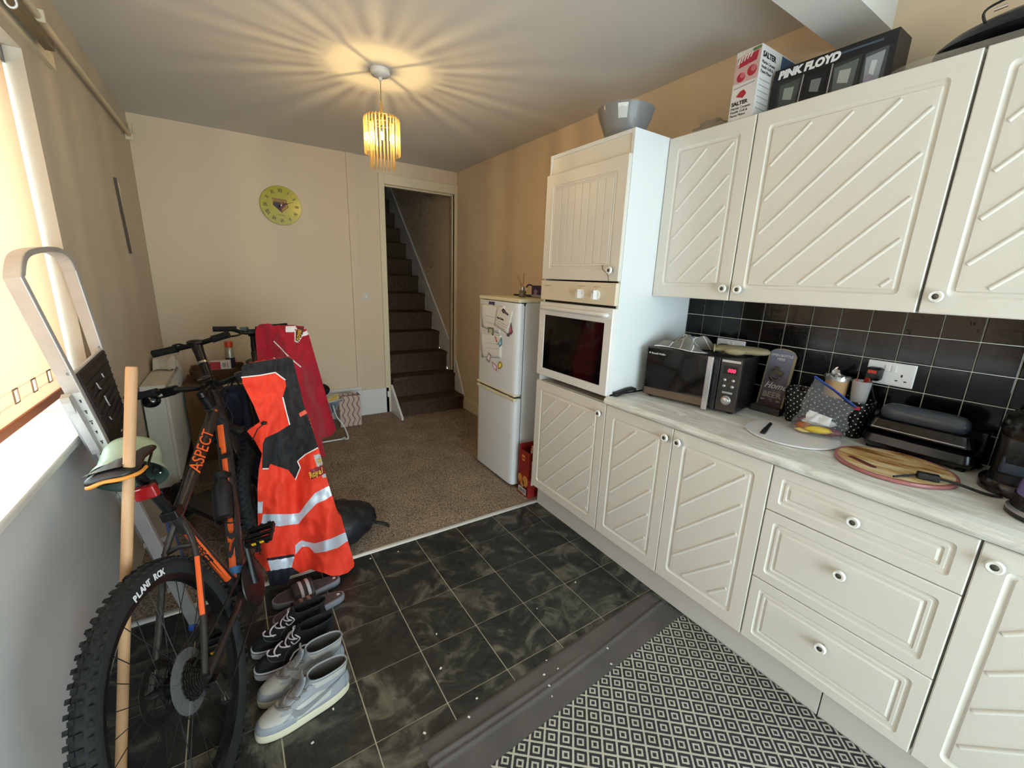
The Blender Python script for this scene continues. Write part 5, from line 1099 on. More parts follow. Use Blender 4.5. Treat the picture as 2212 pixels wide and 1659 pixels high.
def patch(name, u0, u1, w0, w1, nu, nw, m, dz=0):
    umax = lambda w: min(u1, (0.052-ro.x-rw.x*w)/ru.x)
    b = MB(); b.grid(lambda a, c: rpt(u0+(umax(w0+(w1-w0)*c)-u0)*a, w0+(w1-w0)*c)+Z_*dz, nu, nw)
    o = b.build(name, m, rg, smooth=60); uv = o.data.uv_layers.new(name='UVMap')
    for p in o.data.polygons:
        for li, vi in zip(p.loop_indices, p.vertices): i = vi % (nu+1); j = vi//(nu+1); uv.data[li].uv = (u0+(umax(w0+(w1-w0)*j/nw)-u0)*i/nu, w0+(w1-w0)*j/nw)
    md_ = [p for p in o.data.polygons]
    o.data.flip_normals()
    return o
gfelt = mat('grey_felt_border', srgb(104, 99, 96), 1.0, spec=0.1, bump=(300, 0.4), var=(7, 0.3, srgb(88, 84, 82)))
patch('end_border', 0, 1.222, 0, 0.185, 90, 44, gfelt); patch('side_border', 0, 0.155, 0.185, 1.72, 14, 60, gfelt); patch('woven_field', 0.155, 1.222, 0.185, 1.72, 60, 80, rug_mat())

# ================================================================== shoes
def lerp_tab(T, x, c):
    for i in range(len(T)-1):
        if x <= T[i+1][0]:
            t = (x-T[i][0])/max(1e-9, T[i+1][0]-T[i][0]); return T[i][c]*(1-t)+T[i+1][c]*t
    return T[-1][c]
HT = [(z_*0.86, a_, w_, h_) for z_, a_, w_, h_ in [(0.0, 1.0, 0.046, 0.012), (0.012, 1.0, 0.0475, 0.008), (0.024, 0.985, 0.047, 0.006), (0.036, 0.95, 0.044, 0.006), (0.046, 0.88, 0.0415, 0.008), (0.056, 0.79, 0.039, 0.010), (0.068, 0.69, 0.0365, 0.012), (0.082, 0.60, 0.0345, 0.013), (0.098, 0.53, 0.0335, 0.012), (0.114, 0.485, 0.034, 0.008), (0.126, 0.465, 0.035, 0.004)]]
class Shoe:
    def __init__(s, name, label, heel, toe, tab, sole_h, W=1.0, group=None):
        s.h = Vector((heel[0], heel[1], 0)); s.e1 = Vector((toe[0]-heel[0], toe[1]-heel[1], 0)); s.L = s.e1.length; s.e1.normalize(); s.e2 = Z_.cross(s.e1); s.tab = tab; s.sh = sole_h; s.W = W
        s.t = thing(name, (heel[0], heel[1], 0.0), label, 'shoe', group)
    def P(s, th, z, off=0.0):
        af = lerp_tab(s.tab, z, 1)*s.L; w = lerp_tab(s.tab, z, 2)*s.W; a0 = lerp_tab(s.tab, z, 3)
        mid = (af+a0)/2; hf = (af-a0)/2; c, sn = math.cos(th), math.sin(th)
        a = mid+(hf+off)*(abs(c)**0.86*(1 if c > 0 else -1)); b_ = (w+off)*(abs(sn)**0.80*(1 if sn > 0 else -1))*(0.97+0.09*c*(hf/s.L*2)-0.10*max(0, -c)-0.10*math.exp(-((c+0.05)/0.35)**2)*(hf/s.L*2))
        return s.h+s.e1*a+s.e2*b_+Z_*(s.sh+z)
    def side(s, a, z, off=0.0022, sg=1):
        af = lerp_tab(s.tab, z, 1)*s.L; a0 = lerp_tab(s.tab, z, 3); mid = (af+a0)/2; hf = (af-a0)/2
        q = max(-1, min(1, (a-mid)/hf)); c = abs(q)**(1/0.86)*(1 if q > 0 else -1); return s.P(sg*math.acos(c), z, off)
    def sole(s, mats, lines, ext=0.004):
        N = 48; b = MB(); rings = []
        for (z, o, mi) in lines: rings.append(([s.P(2*math.pi*k/N, 0.004, o) for k in range(N)], z, mi))
        R = [[Vector((p.x, p.y, z)) for p in r] for r, z, mi in rings]
        for i in range(len(R)-1): b.m(rings[i][2]).loft([R[i], R[i+1]], i == 0, i == len(R)-2)
        return b.build('sole', mats, s.t, smooth=40)
    def upper(s, m, lining, ztop):
        N = 48; zs = [ztop*i/22 for i in range(23)]; b = MB()
        b.m(0).loft([[s.P(2*math.pi*k/N, z) for k in range(N)] for z in zs], True, False)
        b.m(0).loft([[s.P(2*math.pi*k/N, ztop) for k in range(N)], [s.P(2*math.pi*k/N, ztop, -0.002)+Z_*0.003 for k in range(N)], [s.P(2*math.pi*k/N, ztop, -0.007) for k in range(N)]], False, False)
        b.m(1).loft([[s.P(2*math.pi*k/N, ztop, -0.007) for k in range(N)], [s.P(2*math.pi*k/N, ztop-0.03, -0.008) for k in range(N)], [s.P(2*math.pi*k/N, 0.03, -0.012) for k in range(N)]], False, True)
        return b.build('upper', [m, lining], s.t, smooth=50)
    def patch(s, name, m, t0, t1, z0, z1, off=0.0018, nu=16, nv=6, fz=None):
        b = MB(); b.grid(lambda u, v: s.P(math.radians(t0+(t1-t0)*u), (z0+(z1-z0)*v) if not fz else fz(u, v), off), nu, nv); return b.build(name, m, s.t, smooth=60)
    def sidepatch(s, name, m, P, off=0.0026, sg=1):
        """polygon given in (a/L, z) on the side surface: fan of small triangles via grid rows"""
        b = MB(); Q = [(p[0]*s.L, p[1]) for p in P]; a0, a1 = min(q[0] for q in Q)+1e-4, max(q[0] for q in Q)-1e-4
        def iv(a):
            zz = [p[1]+(q[1]-p[1])*(a-p[0])/(q[0]-p[0]) for p, q in zip(Q, Q[1:]+Q[:1]) if (p[0]-a)*(q[0]-a) <= 0 and p[0] != q[0]]
            return (min(zz), max(zz)) if zz else (Q[0][1], Q[0][1])
        def fn(u, v): a = a0+(a1-a0)*u; lo, hi = iv(a); return s.side(a, lo+(hi-lo)*v, off, sg)
        b.grid(fn, 28, 6); return b.build(name, m, s.t, smooth=60)
    def laces(s, m, rows, r=0.003, hw=0.55):
        for i, z in enumerate(rows):
            b = MB(); c = 0.62; sg = 1 if i % 2 else -1
            pts = [s.P(c*sg, z-0.004, 0.003), s.P(0.3*sg, z-0.001, 0.006), s.P(0.0, z+0.001, 0.007), s.P(-0.3*sg, z+0.004, 0.006), s.P(-c*sg, z+0.006, 0.003)]
            b.tube(bez(pts, 3), r, 6, flat=1.5); b.build('lace', m, s.t, smooth=60)
grey_l = mat('pale_grey_leather', srgb(150, 154, 159), 0.5, bump=(60, 0.06), var=(8, 0.3, srgb(136, 138, 141))); off_w = mat('scuffed_white_leather', srgb(192, 190, 185), 0.55, var=(14, 0.3, srgb(166, 162, 153))); dgrey = mat('grey_suede', srgb(112, 114, 116), 0.8, var=(60, 0.3, srgb(136, 136, 136)))
cream_r = mat('yellowed_rubber', srgb(206, 198, 172), 0.6); brown_r = mat('gum_rubber', srgb(120, 100, 76), 0.7); lin = mat('dark_shoe_lining', srgb(82, 78, 76), 0.95); lace_g = mat('dirty_grey_lace', srgb(126, 118, 110), 0.9)
nike_lab = ['grey and white high-top trainer nearest the viewer', 'grey and white high-top trainer next to the black shoes']
for i, (heel, toe) in enumerate((((-1.318, 1.444), (-1.616, 1.402)), ((-1.310, 1.562), (-1.604, 1.526)))):
    s = Shoe('high_top_trainer', nike_lab[i], heel, toe, HT, 0.024, 1.06, 'grey high-top pair')
    s.sole([brown_r, cream_r], [(0.0005, -0.002, 0), (0.004, 0.004, 1), (0.012, 0.0055, 1), (0.024, 0.004, 1), (0.031, 0.0015, 1)])
    s.upper(grey_l, lin, 0.105)
    s.patch('toe_box', off_w, -58, 58, 0.026, 0.050, 0.0015); s.patch('toe_guard', grey_l, -78, 78, 0.006, 0.028, 0.0028)
    for sg in (1, -1):
        s.sidepatch('quarter_panel', off_w, [(0.27, 0.026), (0.66, 0.010), (0.72, 0.026), (0.60, 0.052), (0.40, 0.067), (0.24, 0.053)], 0.0018, sg)
        s.sidepatch('curved_stripe', dgrey, [(0.07, 0.069), (0.30, 0.043), (0.48, 0.027), (0.58, 0.021), (0.655, 0.026), (0.670, 0.039), (0.645, 0.055), (0.62, 0.046), (0.575, 0.040), (0.48, 0.043), (0.32, 0.055)], 0.0034, sg)
        s.sidepatch('ankle_panel', off_w, [(0.06, 0.080), (0.40, 0.080), (0.44, 0.101), (0.05, 0.103)], 0.002, sg)
    s.patch('heel_counter', grey_l, 148, 212, 0.004, 0.064, 0.0025)
    b = MB(); b.grid(lambda u, v: s.P((u-0.5)*0.9, 0.052+0.056*v, 0.003)+s.e1*0.014*v*v+Z_*0.022*v*v, 8, 10); b.build('tongue', grey_l, s.t, smooth=60, solid=0.006)
    s.laces(lace_g, [0.050, 0.057, 0.064, 0.071, 0.079, 0.087], 0.0030)
    for sg in (1, -1):
        b = MB(); b.grid(lambda u, v: s.P(sg*(0.55+0.45*v), 0.043+0.052*u, 0.0024), 10, 4); b.build('eyelet_stay', grey_l, s.t, smooth=60)
blk_cv = mat('black_canvas', srgb(24, 24, 27), 0.85, bump=(150, 0.1)); wht_r = mat('white_rubber', srgb(226, 224, 228), 0.5); wlace = mat('white_lace', srgb(222, 214, 222), 0.85); stitch = mat('grey_stitch', srgb(112, 112, 114), 0.8)
vlab = ['black canvas high-top with white laces, nearer of the pair', 'black canvas high-top with white laces, behind its pair']
VT = [(z*0.96, a, w_*0.97, h) for z, a, w_, h in HT]
for i, (heel, toe) in enumerate((((-1.322, 1.682), (-1.608, 1.648)), ((-1.330, 1.790), (-1.614, 1.756)))):
    s = Shoe('canvas_high_top', vlab[i], heel, toe, VT, 0.026, 1.0, 'black high-top pair')
    s.sole([wht_r, blk], [(0.0005, 0.001, 0), (0.004, 0.0042, 0), (0.027, 0.0046, 0), (0.0272, 0.0052, 1), (0.0295, 0.0052, 1), (0.0297, 0.0044, 0), (0.034, 0.002, 0)])
    s.upper(blk_cv, blk_cv, 0.100)
    b = MB(); b.tube([s.P(t, 0.035+0.006*math.cos(t*2), 0.0012) for t in [math.radians(-70+140*k/16) for k in range(17)]], 0.0008, 4); b.build('stitch_line', stitch, s.t)
    for sg in (1, -1):
        b = MB(); b.tube([s.side(s.L*a, z, 0.001, sg) for a, z in ((0.70, 0.008), (0.69, 0.03), (0.64, 0.05), (0.55, 0.066))], 0.0008, 4); b.build('stitch_line', stitch, s.t)
        b = MB(); b.tube([s.side(s.L*a, z, 0.002, sg) for a, z in ((0.10, 0.040), (0.3, 0.036), (0.45, 0.050), (0.56, 0.040), (0.62, 0.020))], 0.003, 5); b.build('side_stripe', wht_r, s.t)
    s.laces(wlace, [0.043, 0.050, 0.058, 0.066, 0.075, 0.084], 0.0026)
    for sg in (1, -1):
        b = MB(); q = [s.P(0.2*sg, 0.092, 0.008), s.P(0.45*sg, 0.098, 0.016), s.P(0.8*sg, 0.088, 0.014), s.P(0.75*sg, 0.070, 0.008), s.P(0.35*sg, 0.076, 0.010)]; b.tube(bez(q, 5), 0.0022, 6); b.build('lace_loop', wlace, s.t, smooth=60)
    b = MB(); b.grid(lambda u, v: s.P((u-0.5)*0.8, 0.050+0.056*v, 0.002)+Z_*0.010*v, 8, 10); b.build('tongue', blk_cv, s.t, smooth=60, solid=0.005)
sl_sole = mat('grey_foam_sole', srgb(124, 124, 132), 0.7); sl_bed = mat('brown_grey_footbed', srgb(84, 74, 74), 0.9, bump=(200, 0.2)); sl_strap = mat('dark_grey_strap', srgb(62, 58, 58), 0.7); sl_w = mat('white_stripe', srgb(208, 206, 212), 0.6); sl_t = mat('tan_stripe', srgb(160, 136, 124), 0.6)
slab = ['dark grey pool slide with two white stripes beside the jacket hem', 'dark grey pool slide with tan stripes next to the black shoes']
for i, (heel, toe) in enumerate((((-1.240, 2.024), (-1.528, 1.994)), ((-1.245, 1.902), (-1.535, 1.872)))):
    h = Vector((heel[0], heel[1], 0)); e1 = Vector((toe[0]-heel[0], toe[1]-heel[1], 0)); L = e1.length; e1.normalize(); e2 = Z_.cross(e1)
    t = thing('pool_slide', (heel[0], heel[1], 0), slab[i], 'slide', 'grey pool slides')
    def wdt(q): return 0.037+0.012*math.sin(math.pi*min(1, max(0, (q-0.25)/1.1)))
    def outl(g): 
        pts = []
        for k in range(40):
            th = 2*math.pi*k/40; c, sn = math.cos(th), math.sin(th); q = 0.5+0.5*(abs(c)**0.8*(1 if c > 0 else -1)); pts.append(h+e1*(q*L+g*c)+e2*((wdt(q)+g)*abs(sn)**0.7*(1 if sn > 0 else -1)))
        return pts
    b = MB(); b.loft([[p+Z_*z for p in outl(g)] for z, g in ((0.0005, -0.004), (0.006, 0.0), (0.026, 0.002), (0.031, 0.0), (0.032, -0.005))]); b.build('sole', sl_sole, t, smooth=40)
    b = MB(); b.loft([[p+Z_*0.0322 for p in outl(-0.006)], [p+Z_*0.0330 for p in outl(-0.008)]]); b.build('footbed', sl_bed, t)
    def arch(q, v, o=0.0):
        ang = math.pi*v; w_ = wdt(q)+0.005+o; return h+e1*(q*L)+e2*(w_*math.cos(ang))+Z_*(0.022+(0.047+o-0.05*(q-0.42))*math.sin(ang)**0.75)
    b = MB(); b.grid(lambda u, v: arch(0.42+0.30*u, v), 8, 20); b.build('strap', sl_strap, t, smooth=60, solid=0.005)
    for q0 in (0.475, 0.575):
        b = MB(); b.grid(lambda u, v: arch(q0+0.045*u, 0.06+0.88*v, 0.0062), 2, 20); b.build('stripe', sl_w if i == 0 else sl_t, t, smooth=60)
    b = MB(); b.lathe([(0.007, 0), (0.007, 0.0006), (0.004, 0.0008)], h+e1*0.025+Z_*0.0332, Z_, 14, True, True); b.build('heel_logo', sl_w, t)

# ================================================================== bicycles
bk_blk = mat('bike_black_metal', srgb(24, 23, 23), 0.38, 0.3); bk_frame = mat('bike_charcoal_frame', srgb(44, 40, 38), 0.35, coat=0.3); bk_or = mat('bike_orange_decal', srgb(240, 98, 38), 0.45); rubber = mat('tyre_rubber', srgb(30, 30, 31), 0.85, bump=(70, 0.15)); spoke_m = mat('spoke_steel', srgb(44, 44, 45), 0.4, 0.6); grip_m = mat('rubber_grip', srgb(22, 21, 21), 0.8); chain_m = mat('chain_steel', srgb(70, 66, 60), 0.4, 0.8); clearpl = film_mat('clear_spoke_guard', srgb(110, 112, 112), 0.42, 0.25)
def make_bike(pose, steer, label, deco, grp=None, half=0.31, sdrop=0.0, rise=0.0):
    px, py, hd_, ln_, sc_ = pose
    fw_ = Vector((math.sin(hd_), math.cos(hd_), 0)); lf_ = Vector((-math.cos(hd_), math.sin(hd_), 0))
    cl, sl = math.cos(ln_), math.sin(ln_)
    def X(a, b_, c):
        a, b_, c = a*sc_, b_*sc_, c*sc_
        return Vector((px, py, 0.0))+fw_*a+lf_*(b_*cl+c*sl)+Z_*(-b_*sl+c*cl)
    s_ = math.radians(steer); cs, ss = math.cos(s_), math.sin(s_); A0 = 0.875
    def S(da, b_, c): return X(A0+da*cs-b_*ss, da*ss+b_*cs, c)
    root = thing('bicycle', X(0.55, 0, 0), label, 'bicycle', grp)
    def wheel(T, hub, nm, rear):
        # T maps (a,b,c); hub=(a,c)
        def W(r, th, b_): return T(hub[0]+r*math.cos(th), b_, hub[1]+r*math.sin(th))
        n = 72; R, mr = 0.318, 0.027; 
        b = MB(); rg_ = []
        for (r, bb) in ((0.282, 0.011), (0.296, 0.014), (0.300, 0.014), (0.300, -0.014), (0.296, -0.014), (0.282, -0.011)): rg_.append([W(r, 2*math.pi*k/n, bb) for k in range(n)])
        rg_.append(rg_[0]); b.loft(rg_, False, False); rim = b.build(nm, bk_blk, root, smooth=40)
        b = MB(); rings = []
        for j in range(13):
            q = 2*math.pi*j/12; rings.append([W(R+0.004+mr*math.cos(q), 2*math.pi*k/n, mr*0.98*math.sin(q)) for k in range(n)])
        b.loft(rings, False, False)
        for k in range(76):
            th = 2*math.pi*k/76; 
            for bb, rr, dth, hw in ((0.0225, R+0.0225, 0.0, 0.0055), (-0.0225, R+0.0225, 0.0, 0.0055), (0.0075, R+0.0315, 0.042, 0.006), (-0.0075, R+0.0315, 0.042, 0.006)):
                c = W(rr, th+dth, bb); ct_ = (W(rr, th+dth+0.01, bb)-c).normalized(); cb = (W(rr, th+dth, bb+0.01)-c).normalized(); cr = ct_.cross(cb)
                b.obox(c, ct_*0.0052, cb*hw, cr*0.0024)
        b.build('tyre', rubber, rim, smooth=50)
        b = MB()
        b.cyl(W(0, 0, 0.045), W(0, 0, -0.045), 0.016, n=14); b.cyl(W(0, 0, 0.030), W(0, 0, 0.026), 0.029, n=20); b.cyl(W(0, 0, -0.022), W(0, 0, -0.026), 0.029, n=20); b.cyl(W(0, 0, 0.075), W(0, 0, -0.075), 0.006, n=10)
        b.build('hub', bk_blk, rim, smooth=40)
        for k in range(28):
            th = 2*math.pi*k/28; sd = 1 if k % 2 else -1; dt = 0.55*(1 if (k//2) % 2 else -1)
            b = MB(); b.cyl(W(0.027, th+dt, 0.027*sd), W(0.284, th, 0.004*sd), 0.0012, n=5, cap=False); b.build('spoke', spoke_m, rim)
        b = MB(); rg_ = [[W(r, 2*math.pi*k/36, bb) for k in range(36)] for r, bb in ((0.062, 0.050), (0.082, 0.050), (0.082, 0.052), (0.062, 0.052), (0.062, 0.050))]; b.loft(rg_, False, False)
        for k in range(6): 
            th = 2*math.pi*k/6; b.cyl(W(0.018, th, 0.051), W(0.064, th+0.35, 0.051), 0.003, n=5)
        b.build('brake_rotor', chain_m, rim, smooth=40)
        if rear:
            b = MB()
            for i, r in enumerate((0.056, 0.052, 0.047, 0.043, 0.038, 0.034, 0.030, 0.026)):
                nn = 40; pr_ = [[W(r*(1.0 if k % 2 else 0.92), 2*math.pi*k/nn, -0.034-0.0042*i-d) for k in range(nn)] for d in (0, 0.0022)]; b.loft(pr_)
            b.build('cassette', chain_m, rim)
            b = MB(); rg_ = [[W(r, 2*math.pi*k/40, bb) for k in range(40)] for r, bb in ((0.050, -0.030), (0.082, -0.026), (0.085, -0.024), (0.085, -0.026), (0.052, -0.033))]; b.loft(rg_, False, False); b.build('spoke_guard', clearpl, rim, smooth=40)
        return rim
    rw_ = wheel(X, (0, 0.345), 'rear_wheel', True); fw2 = wheel(S, (0.225, 0.345), 'front_wheel', False)
    def tb_(nm, pts, r, m=bk_frame, n=12): b = MB(); b.tube(pts, r, n); return b.build(nm, m, root, smooth=60)
    BB, ST, HTp, HB = (0.44, 0.300), (0.31, 0.72), (0.862, 0.925), (0.902, 0.815)
    tt = tb_('top_tube', bez([X(0.315, 0, 0.700), X(0.58, 0, 0.79), X(0.866, 0, 0.895)], 6), [0.019]*4+[0.021]*5+[0.023]*4)
    dt_ = tb_('down_tube', bez([X(0.455, 0, 0.310), X(0.68, 0, 0.555), X(0.892, 0, 0.825)], 6), 0.027, n=14)
    sd_ = tb_('seat_tube', [X(0.442, 0, 0.30), X(0.375, 0, 0.51), X(0.308, 0, 0.735)], 0.0185)
    tb_('head_tube', [X(*((HTp[0],)+(0,)+(HTp[1],))), X(0.882, 0, 0.87), X(HB[0], 0, HB[1])], [0.026, 0.024, 0.027])
    stays = []
    for sg in (1, -1):
        stays.append(tb_('seat_stay', bez([X(0.322, 0.012*sg, 0.68), X(0.25, 0.045*sg, 0.60), X(0.10, 0.060*sg, 0.44), X(-0.005, 0.066*sg, 0.35)], 5), 0.0095, n=10))
        tb_('chain_stay', bez([X(0.42, 0.022*sg, 0.30), X(0.30, 0.050*sg, 0.315), X(0.0, 0.066*sg, 0.335)], 5), 0.011, n=10)
    b = MB(); b.tube([X(0.262, 0.05, 0.612), X(0.268, 0, 0.622), X(0.262, -0.05, 0.612)], 0.008, 8); b.build('stay_bridge', bk_frame, root, smooth=60)
    b = MB(); b.cyl(X(0.44, 0.04, 0.30), X(0.44, -0.04, 0.30), 0.026, n=18); b.build('bottom_bracket', bk_blk, root, smooth=40)
    # fork, stem, bar
    b = MB(); b.tube([S(0.012, 0.066, 0.765), S(0.02, 0.03, 0.80), S(0.02, -0.03, 0.80), S(0.012, -0.066, 0.765)], 0.019, 10); b.build('fork_crown', bk_blk, root, smooth=60)
    for sg in (1, -1): tb_('fork_leg', [S(0.02, 0.064*sg, 0.79), S(0.10, 0.064*sg, 0.60), S(0.225, 0.064*sg, 0.345)], [0.015, 0.018, 0.016], bk_blk)
    b = MB(); b.cyl(S(-0.010, 0, 0.92), S(-0.028, 0, 0.975), 0.020, n=16); b.cyl(S(-0.03, 0, 0.975), S(-0.032, 0, 0.995), 0.017, n=16); b.build('headset', bk_blk, root, smooth=40)
    S0 = S
    if rise:
        b = MB(); b.cyl(S0(-0.032, 0, 0.98), S0(-0.034, 0, 0.99+rise), 0.016, n=14); b.build('stem_riser', bk_blk, root, smooth=40); S = lambda da, b_, c: S0(da, b_, c+rise)
    b = MB(); b.tube([S(-0.03, 0, 0.985), S(0.05, 0, 1.003)], 0.0165, 12); b.cyl(S(0.05, 0.024, 1.003), S(0.05, -0.024, 1.003), 0.022, n=16); b.build('stem', bk_blk, root, smooth=50)
    bp0 = [S(0.0, half, 1.03), S(0.018, half*0.6, 1.028), S(0.045, half*0.25, 1.006), S(0.05, 0, 1.003), S(0.045, -half*0.25, 1.006), S(0.018, -half*0.6, 1.028), S(0.0, -half, 1.03)]
    tb_('handlebar', bez(bp0, 6), 0.0115, bk_blk)
    for sg in (1, -1):
        tb_('grip', [S(-0.001, sg*(half+0.003), 1.03), S(0.010, sg*(half-0.06), 1.029), S(0.016, sg*(half-0.115), 1.028)], [0.0165, 0.0155, 0.0168], grip_m)
        b = MB(); b.obox(S(0.028, sg*(half-0.155), 1.018), (S(0.05, 0, 1)-S(0, 0, 1))*0.36, (S(0, 0.05, 1)-S(0, 0, 1))*0.45, (S(0, 0, 1.05)-S(0, 0, 1))*0.36)
        b.tube(bez([S(0.040, sg*(half-0.15), 1.012), S(0.075, sg*(half-0.12), 0.995), S(0.080, sg*(half-0.05), 0.99), S(0.074, sg*(half-0.005), 0.985)], 4), [0.006]*7+[0.0045]*6, 7); b.build('brake_lever', bk_blk, root, smooth=50)
        if not deco: continue
        b = MB(); b.tube(bez([S(0.045, sg*(half-0.17), 1.01), S(0.13, sg*0.06, 1.0), S(0.11, sg*-0.01, 0.93), S(0.05, sg*0.03, 0.84), S(-0.04, sg*0.02, 0.78)], 6), 0.0025, 6); b.build('cable', grip_m, root, smooth=60)
    # seat
    X0 = X
    if sdrop: X = lambda a, b_, c: X0(a, b_, c-sdrop)
    tb_('seat_post', [X(0.316, 0, 0.70), X(0.262, 0, 0.865), X(0.250, 0, 0.905)], 0.0145, bk_blk)
    b = MB(); b.obox(X(0.312, 0, 0.722), (X(0.025, 0, 0)-X(0, 0, 0)), (X(0, 0.024, 0)-X(0, 0, 0)), (X(0, 0, 0.015)-X(0, 0, 0))); b.build('seat_clamp', bk_blk, root, bevel=0.004)
    b = MB(); rg_ = []
    for a, wd, top, bot in ((0.128, 0.026, 0.945, 0.936), (0.132, 0.050, 0.957, 0.928), (0.150, 0.061, 0.962, 0.922), (0.19, 0.058, 0.959, 0.920), (0.23, 0.044, 0.956, 0.922), (0.28, 0.027, 0.955, 0.924), (0.34, 0.021, 0.952, 0.922), (0.368, 0.016, 0.946, 0.924), (0.376, 0.006, 0.940, 0.930)):
        rg_.append([X(a, wd*math.cos(q), (top+bot)/2+(top-bot)/2*math.sin(q)*(1 if math.sin(q) > 0 else 0.8)-0.10*(wd*math.cos(q))**2*8) for q in [2*math.pi*k/18 for k in range(18)]])
    b.loft(rg_); sad = b.build('saddle', mat('saddle_vinyl', srgb(34, 33, 34), 0.4), root, smooth=60)
    if deco:
        b = MB(); b.tube(bez([X(0.21, 0.054, 0.924), X(0.16, 0.061, 0.926), (X(0.127, 0.038, 0.932)), X(0.122, 0, 0.938), X(0.127, -0.038, 0.932), X(0.16, -0.061, 0.926), X(0.21, -0.054, 0.924)], 5), 0.0052, 6); b.build('saddle_trim', mat('saddle_orange', srgb(232, 150, 60), 0.5), sad, smooth=60)
        b = MB(); b.grid(lambda u, v: X(0.135+0.11*u, (0.045-0.02*u)*(2*v-1), 0.9655-0.006*u-0.35*((0.045-0.02*u)*(2*v-1))**2*8*0.35), 8, 6); b.build('saddle_panel', mat('glossy_grey_vinyl', srgb(78, 74, 76), 0.25), sad, smooth=60)
    b = MB()
    for sg in (1, -1): b.tube([X(0.14, 0.022*sg, 0.928), X(0.20, 0.022*sg, 0.905), X(0.27, 0.022*sg, 0.905), X(0.34, 0.012*sg, 0.928)], 0.0035, 6)
    b.build('saddle_rail', chain_m, root, smooth=60)
    X = X0
    # drivetrain
    th0 = math.radians(78)
    def Cx(r, th, b_): return X(0.44+r*math.cos(th), b_, 0.30+r*math.sin(th))
    b = MB(); nn = 64; b.loft([[Cx(0.078*(1 if k % 2 else 0.95), 2*math.pi*k/nn, bb) for k in range(nn)] for bb in (-0.052, -0.055)]); b.build('chainring', chain_m, root)
    b = MB(); b.loft([[Cx(r, 2*math.pi*k/40, bb) for k in range(40)] for r, bb in ((0.030, -0.058), (0.060, -0.060), (0.088, -0.058), (0.092, -0.060), (0.090, -0.063), (0.060, -0.066), (0.03, -0.066))]); b.build('chain_guard', blk, root, smooth=50)
    for sg, th in ((-1, th0), (1, th0+math.pi)):
        b = MB(); b.tube([Cx(0.0, th, 0.068*sg), Cx(0.08, th, 0.074*sg), Cx(0.172, th, 0.080*sg)], [0.017, 0.012, 0.013], 8, flat=0.7); b.build('crank_arm', bk_blk, root, smooth=50)
        pc0 = Cx(0.172, th, 0.135*sg); f1 = (X(0.3, 0, 0.06)-X(0, 0, 0)).normalized(); l1 = (X(0, 0.1, 0)-X(0, 0, 0)).normalized(); u1 = f1.cross(l1)
        b = MB(); b.cyl(Cx(0.172, th, 0.08*sg), Cx(0.172, th, 0.185*sg), 0.008, n=10)
        for d in (-1, 1): b.obox(pc0+f1*0.036*d, f1*0.008, l1*0.046, u1*0.010)
        for d in (-1, 1): b.obox(pc0+l1*0.042*d, f1*0.036, l1*0.004, u1*0.009)
        for d in (-1, 0, 1): b.obox(pc0+f1*0.045+l1*0.028*d, f1*0.003, l1*0.006, u1*0.012); b.obox(pc0-f1*0.045+l1*0.028*d, f1*0.003, l1*0.006, u1*0.012)
        pd = b.build('pedal', bk_blk, root, bevel=0.0015)
        b = MB(); b.obox(pc0-f1*0.0445, f1*0.0012, l1*0.022, u1*0.005); b.build('reflector', mat('amber_reflector', srgb(206, 160, 30), 0.25), pd)
    b = MB(); 
    for z1, z2 in (((0.075, -0.052), (0.040, -0.050)),):
        b.tube([Cx(0.076, 1.65, -0.053), X(0.0, -0.050, 0.385)], 0.0035, 5); b.tube([Cx(0.076, -1.65, -0.053), X(0.05, -0.052, 0.20)], 0.0035, 5); b.tube([X(0.05, -0.052, 0.20), X(0.035, -0.052, 0.255), X(-0.01, -0.050, 0.310)], 0.0035, 5)
    b.build('chain', chain_m, root)
    b = MB(); b.obox(X(0.012, -0.072, 0.285), X(0.016, 0, 0)-X(0, 0, 0), X(0, 0.012, 0)-X(0, 0, 0), X(0, 0, 0.028)-X(0, 0, 0)); b.cyl(X(0.05, -0.045, 0.205), X(0.05, -0.060, 0.205), 0.022, n=14); b.cyl(X(0.034, -0.045, 0.260), X(0.034, -0.060, 0.260), 0.020, n=14); b.obox(X(0.042, -0.062, 0.232), X(0.008, 0, 0)-X(0, 0, 0), X(0, 0.003, 0)-X(0, 0, 0), X(0, 0, 0.036)-X(0, 0, 0)); b.build('rear_derailleur', chain_m, root, bevel=0.003)
    if deco:
        def tube_frame(p0, p1, r, turn=0.0):
            ux = (p1-p0).normalized(); mid = (p0+p1)/2; n = (CAM-mid); n = (n-ux*n.dot(ux)).normalized()
            if turn: n = Matrix.Rotation(turn, 3, ux) @ n
            uy = n.cross(ux); return ux, uy, n
        # lettering along the top tube
        p0, p1 = X(0.50, 0, 0.765), X(0.80, 0, 0.870); ux, uy, n = tube_frame(p0, p1, 0.021, 0.25)
        text('lettering', 'ASPECT', 0.058, p0+n*0.0222-uy*0.018, ux, uy, bk_or, tt, ext=0.0006, sx=1.18)
        text('diamond_mark', 'o', 0.022, X(0.845, 0, 0.888)+n*0.0235-uy*0.004, ux, uy, bk_or, tt, ext=0.0006)
        # down tube orange flash with dark letters
        q0, q1 = X(0.475, 0, 0.335), X(0.868, 0, 0.795); ux, uy, n = tube_frame(q0, q1, 0.027, -0.55); Ld = (q1-q0).length
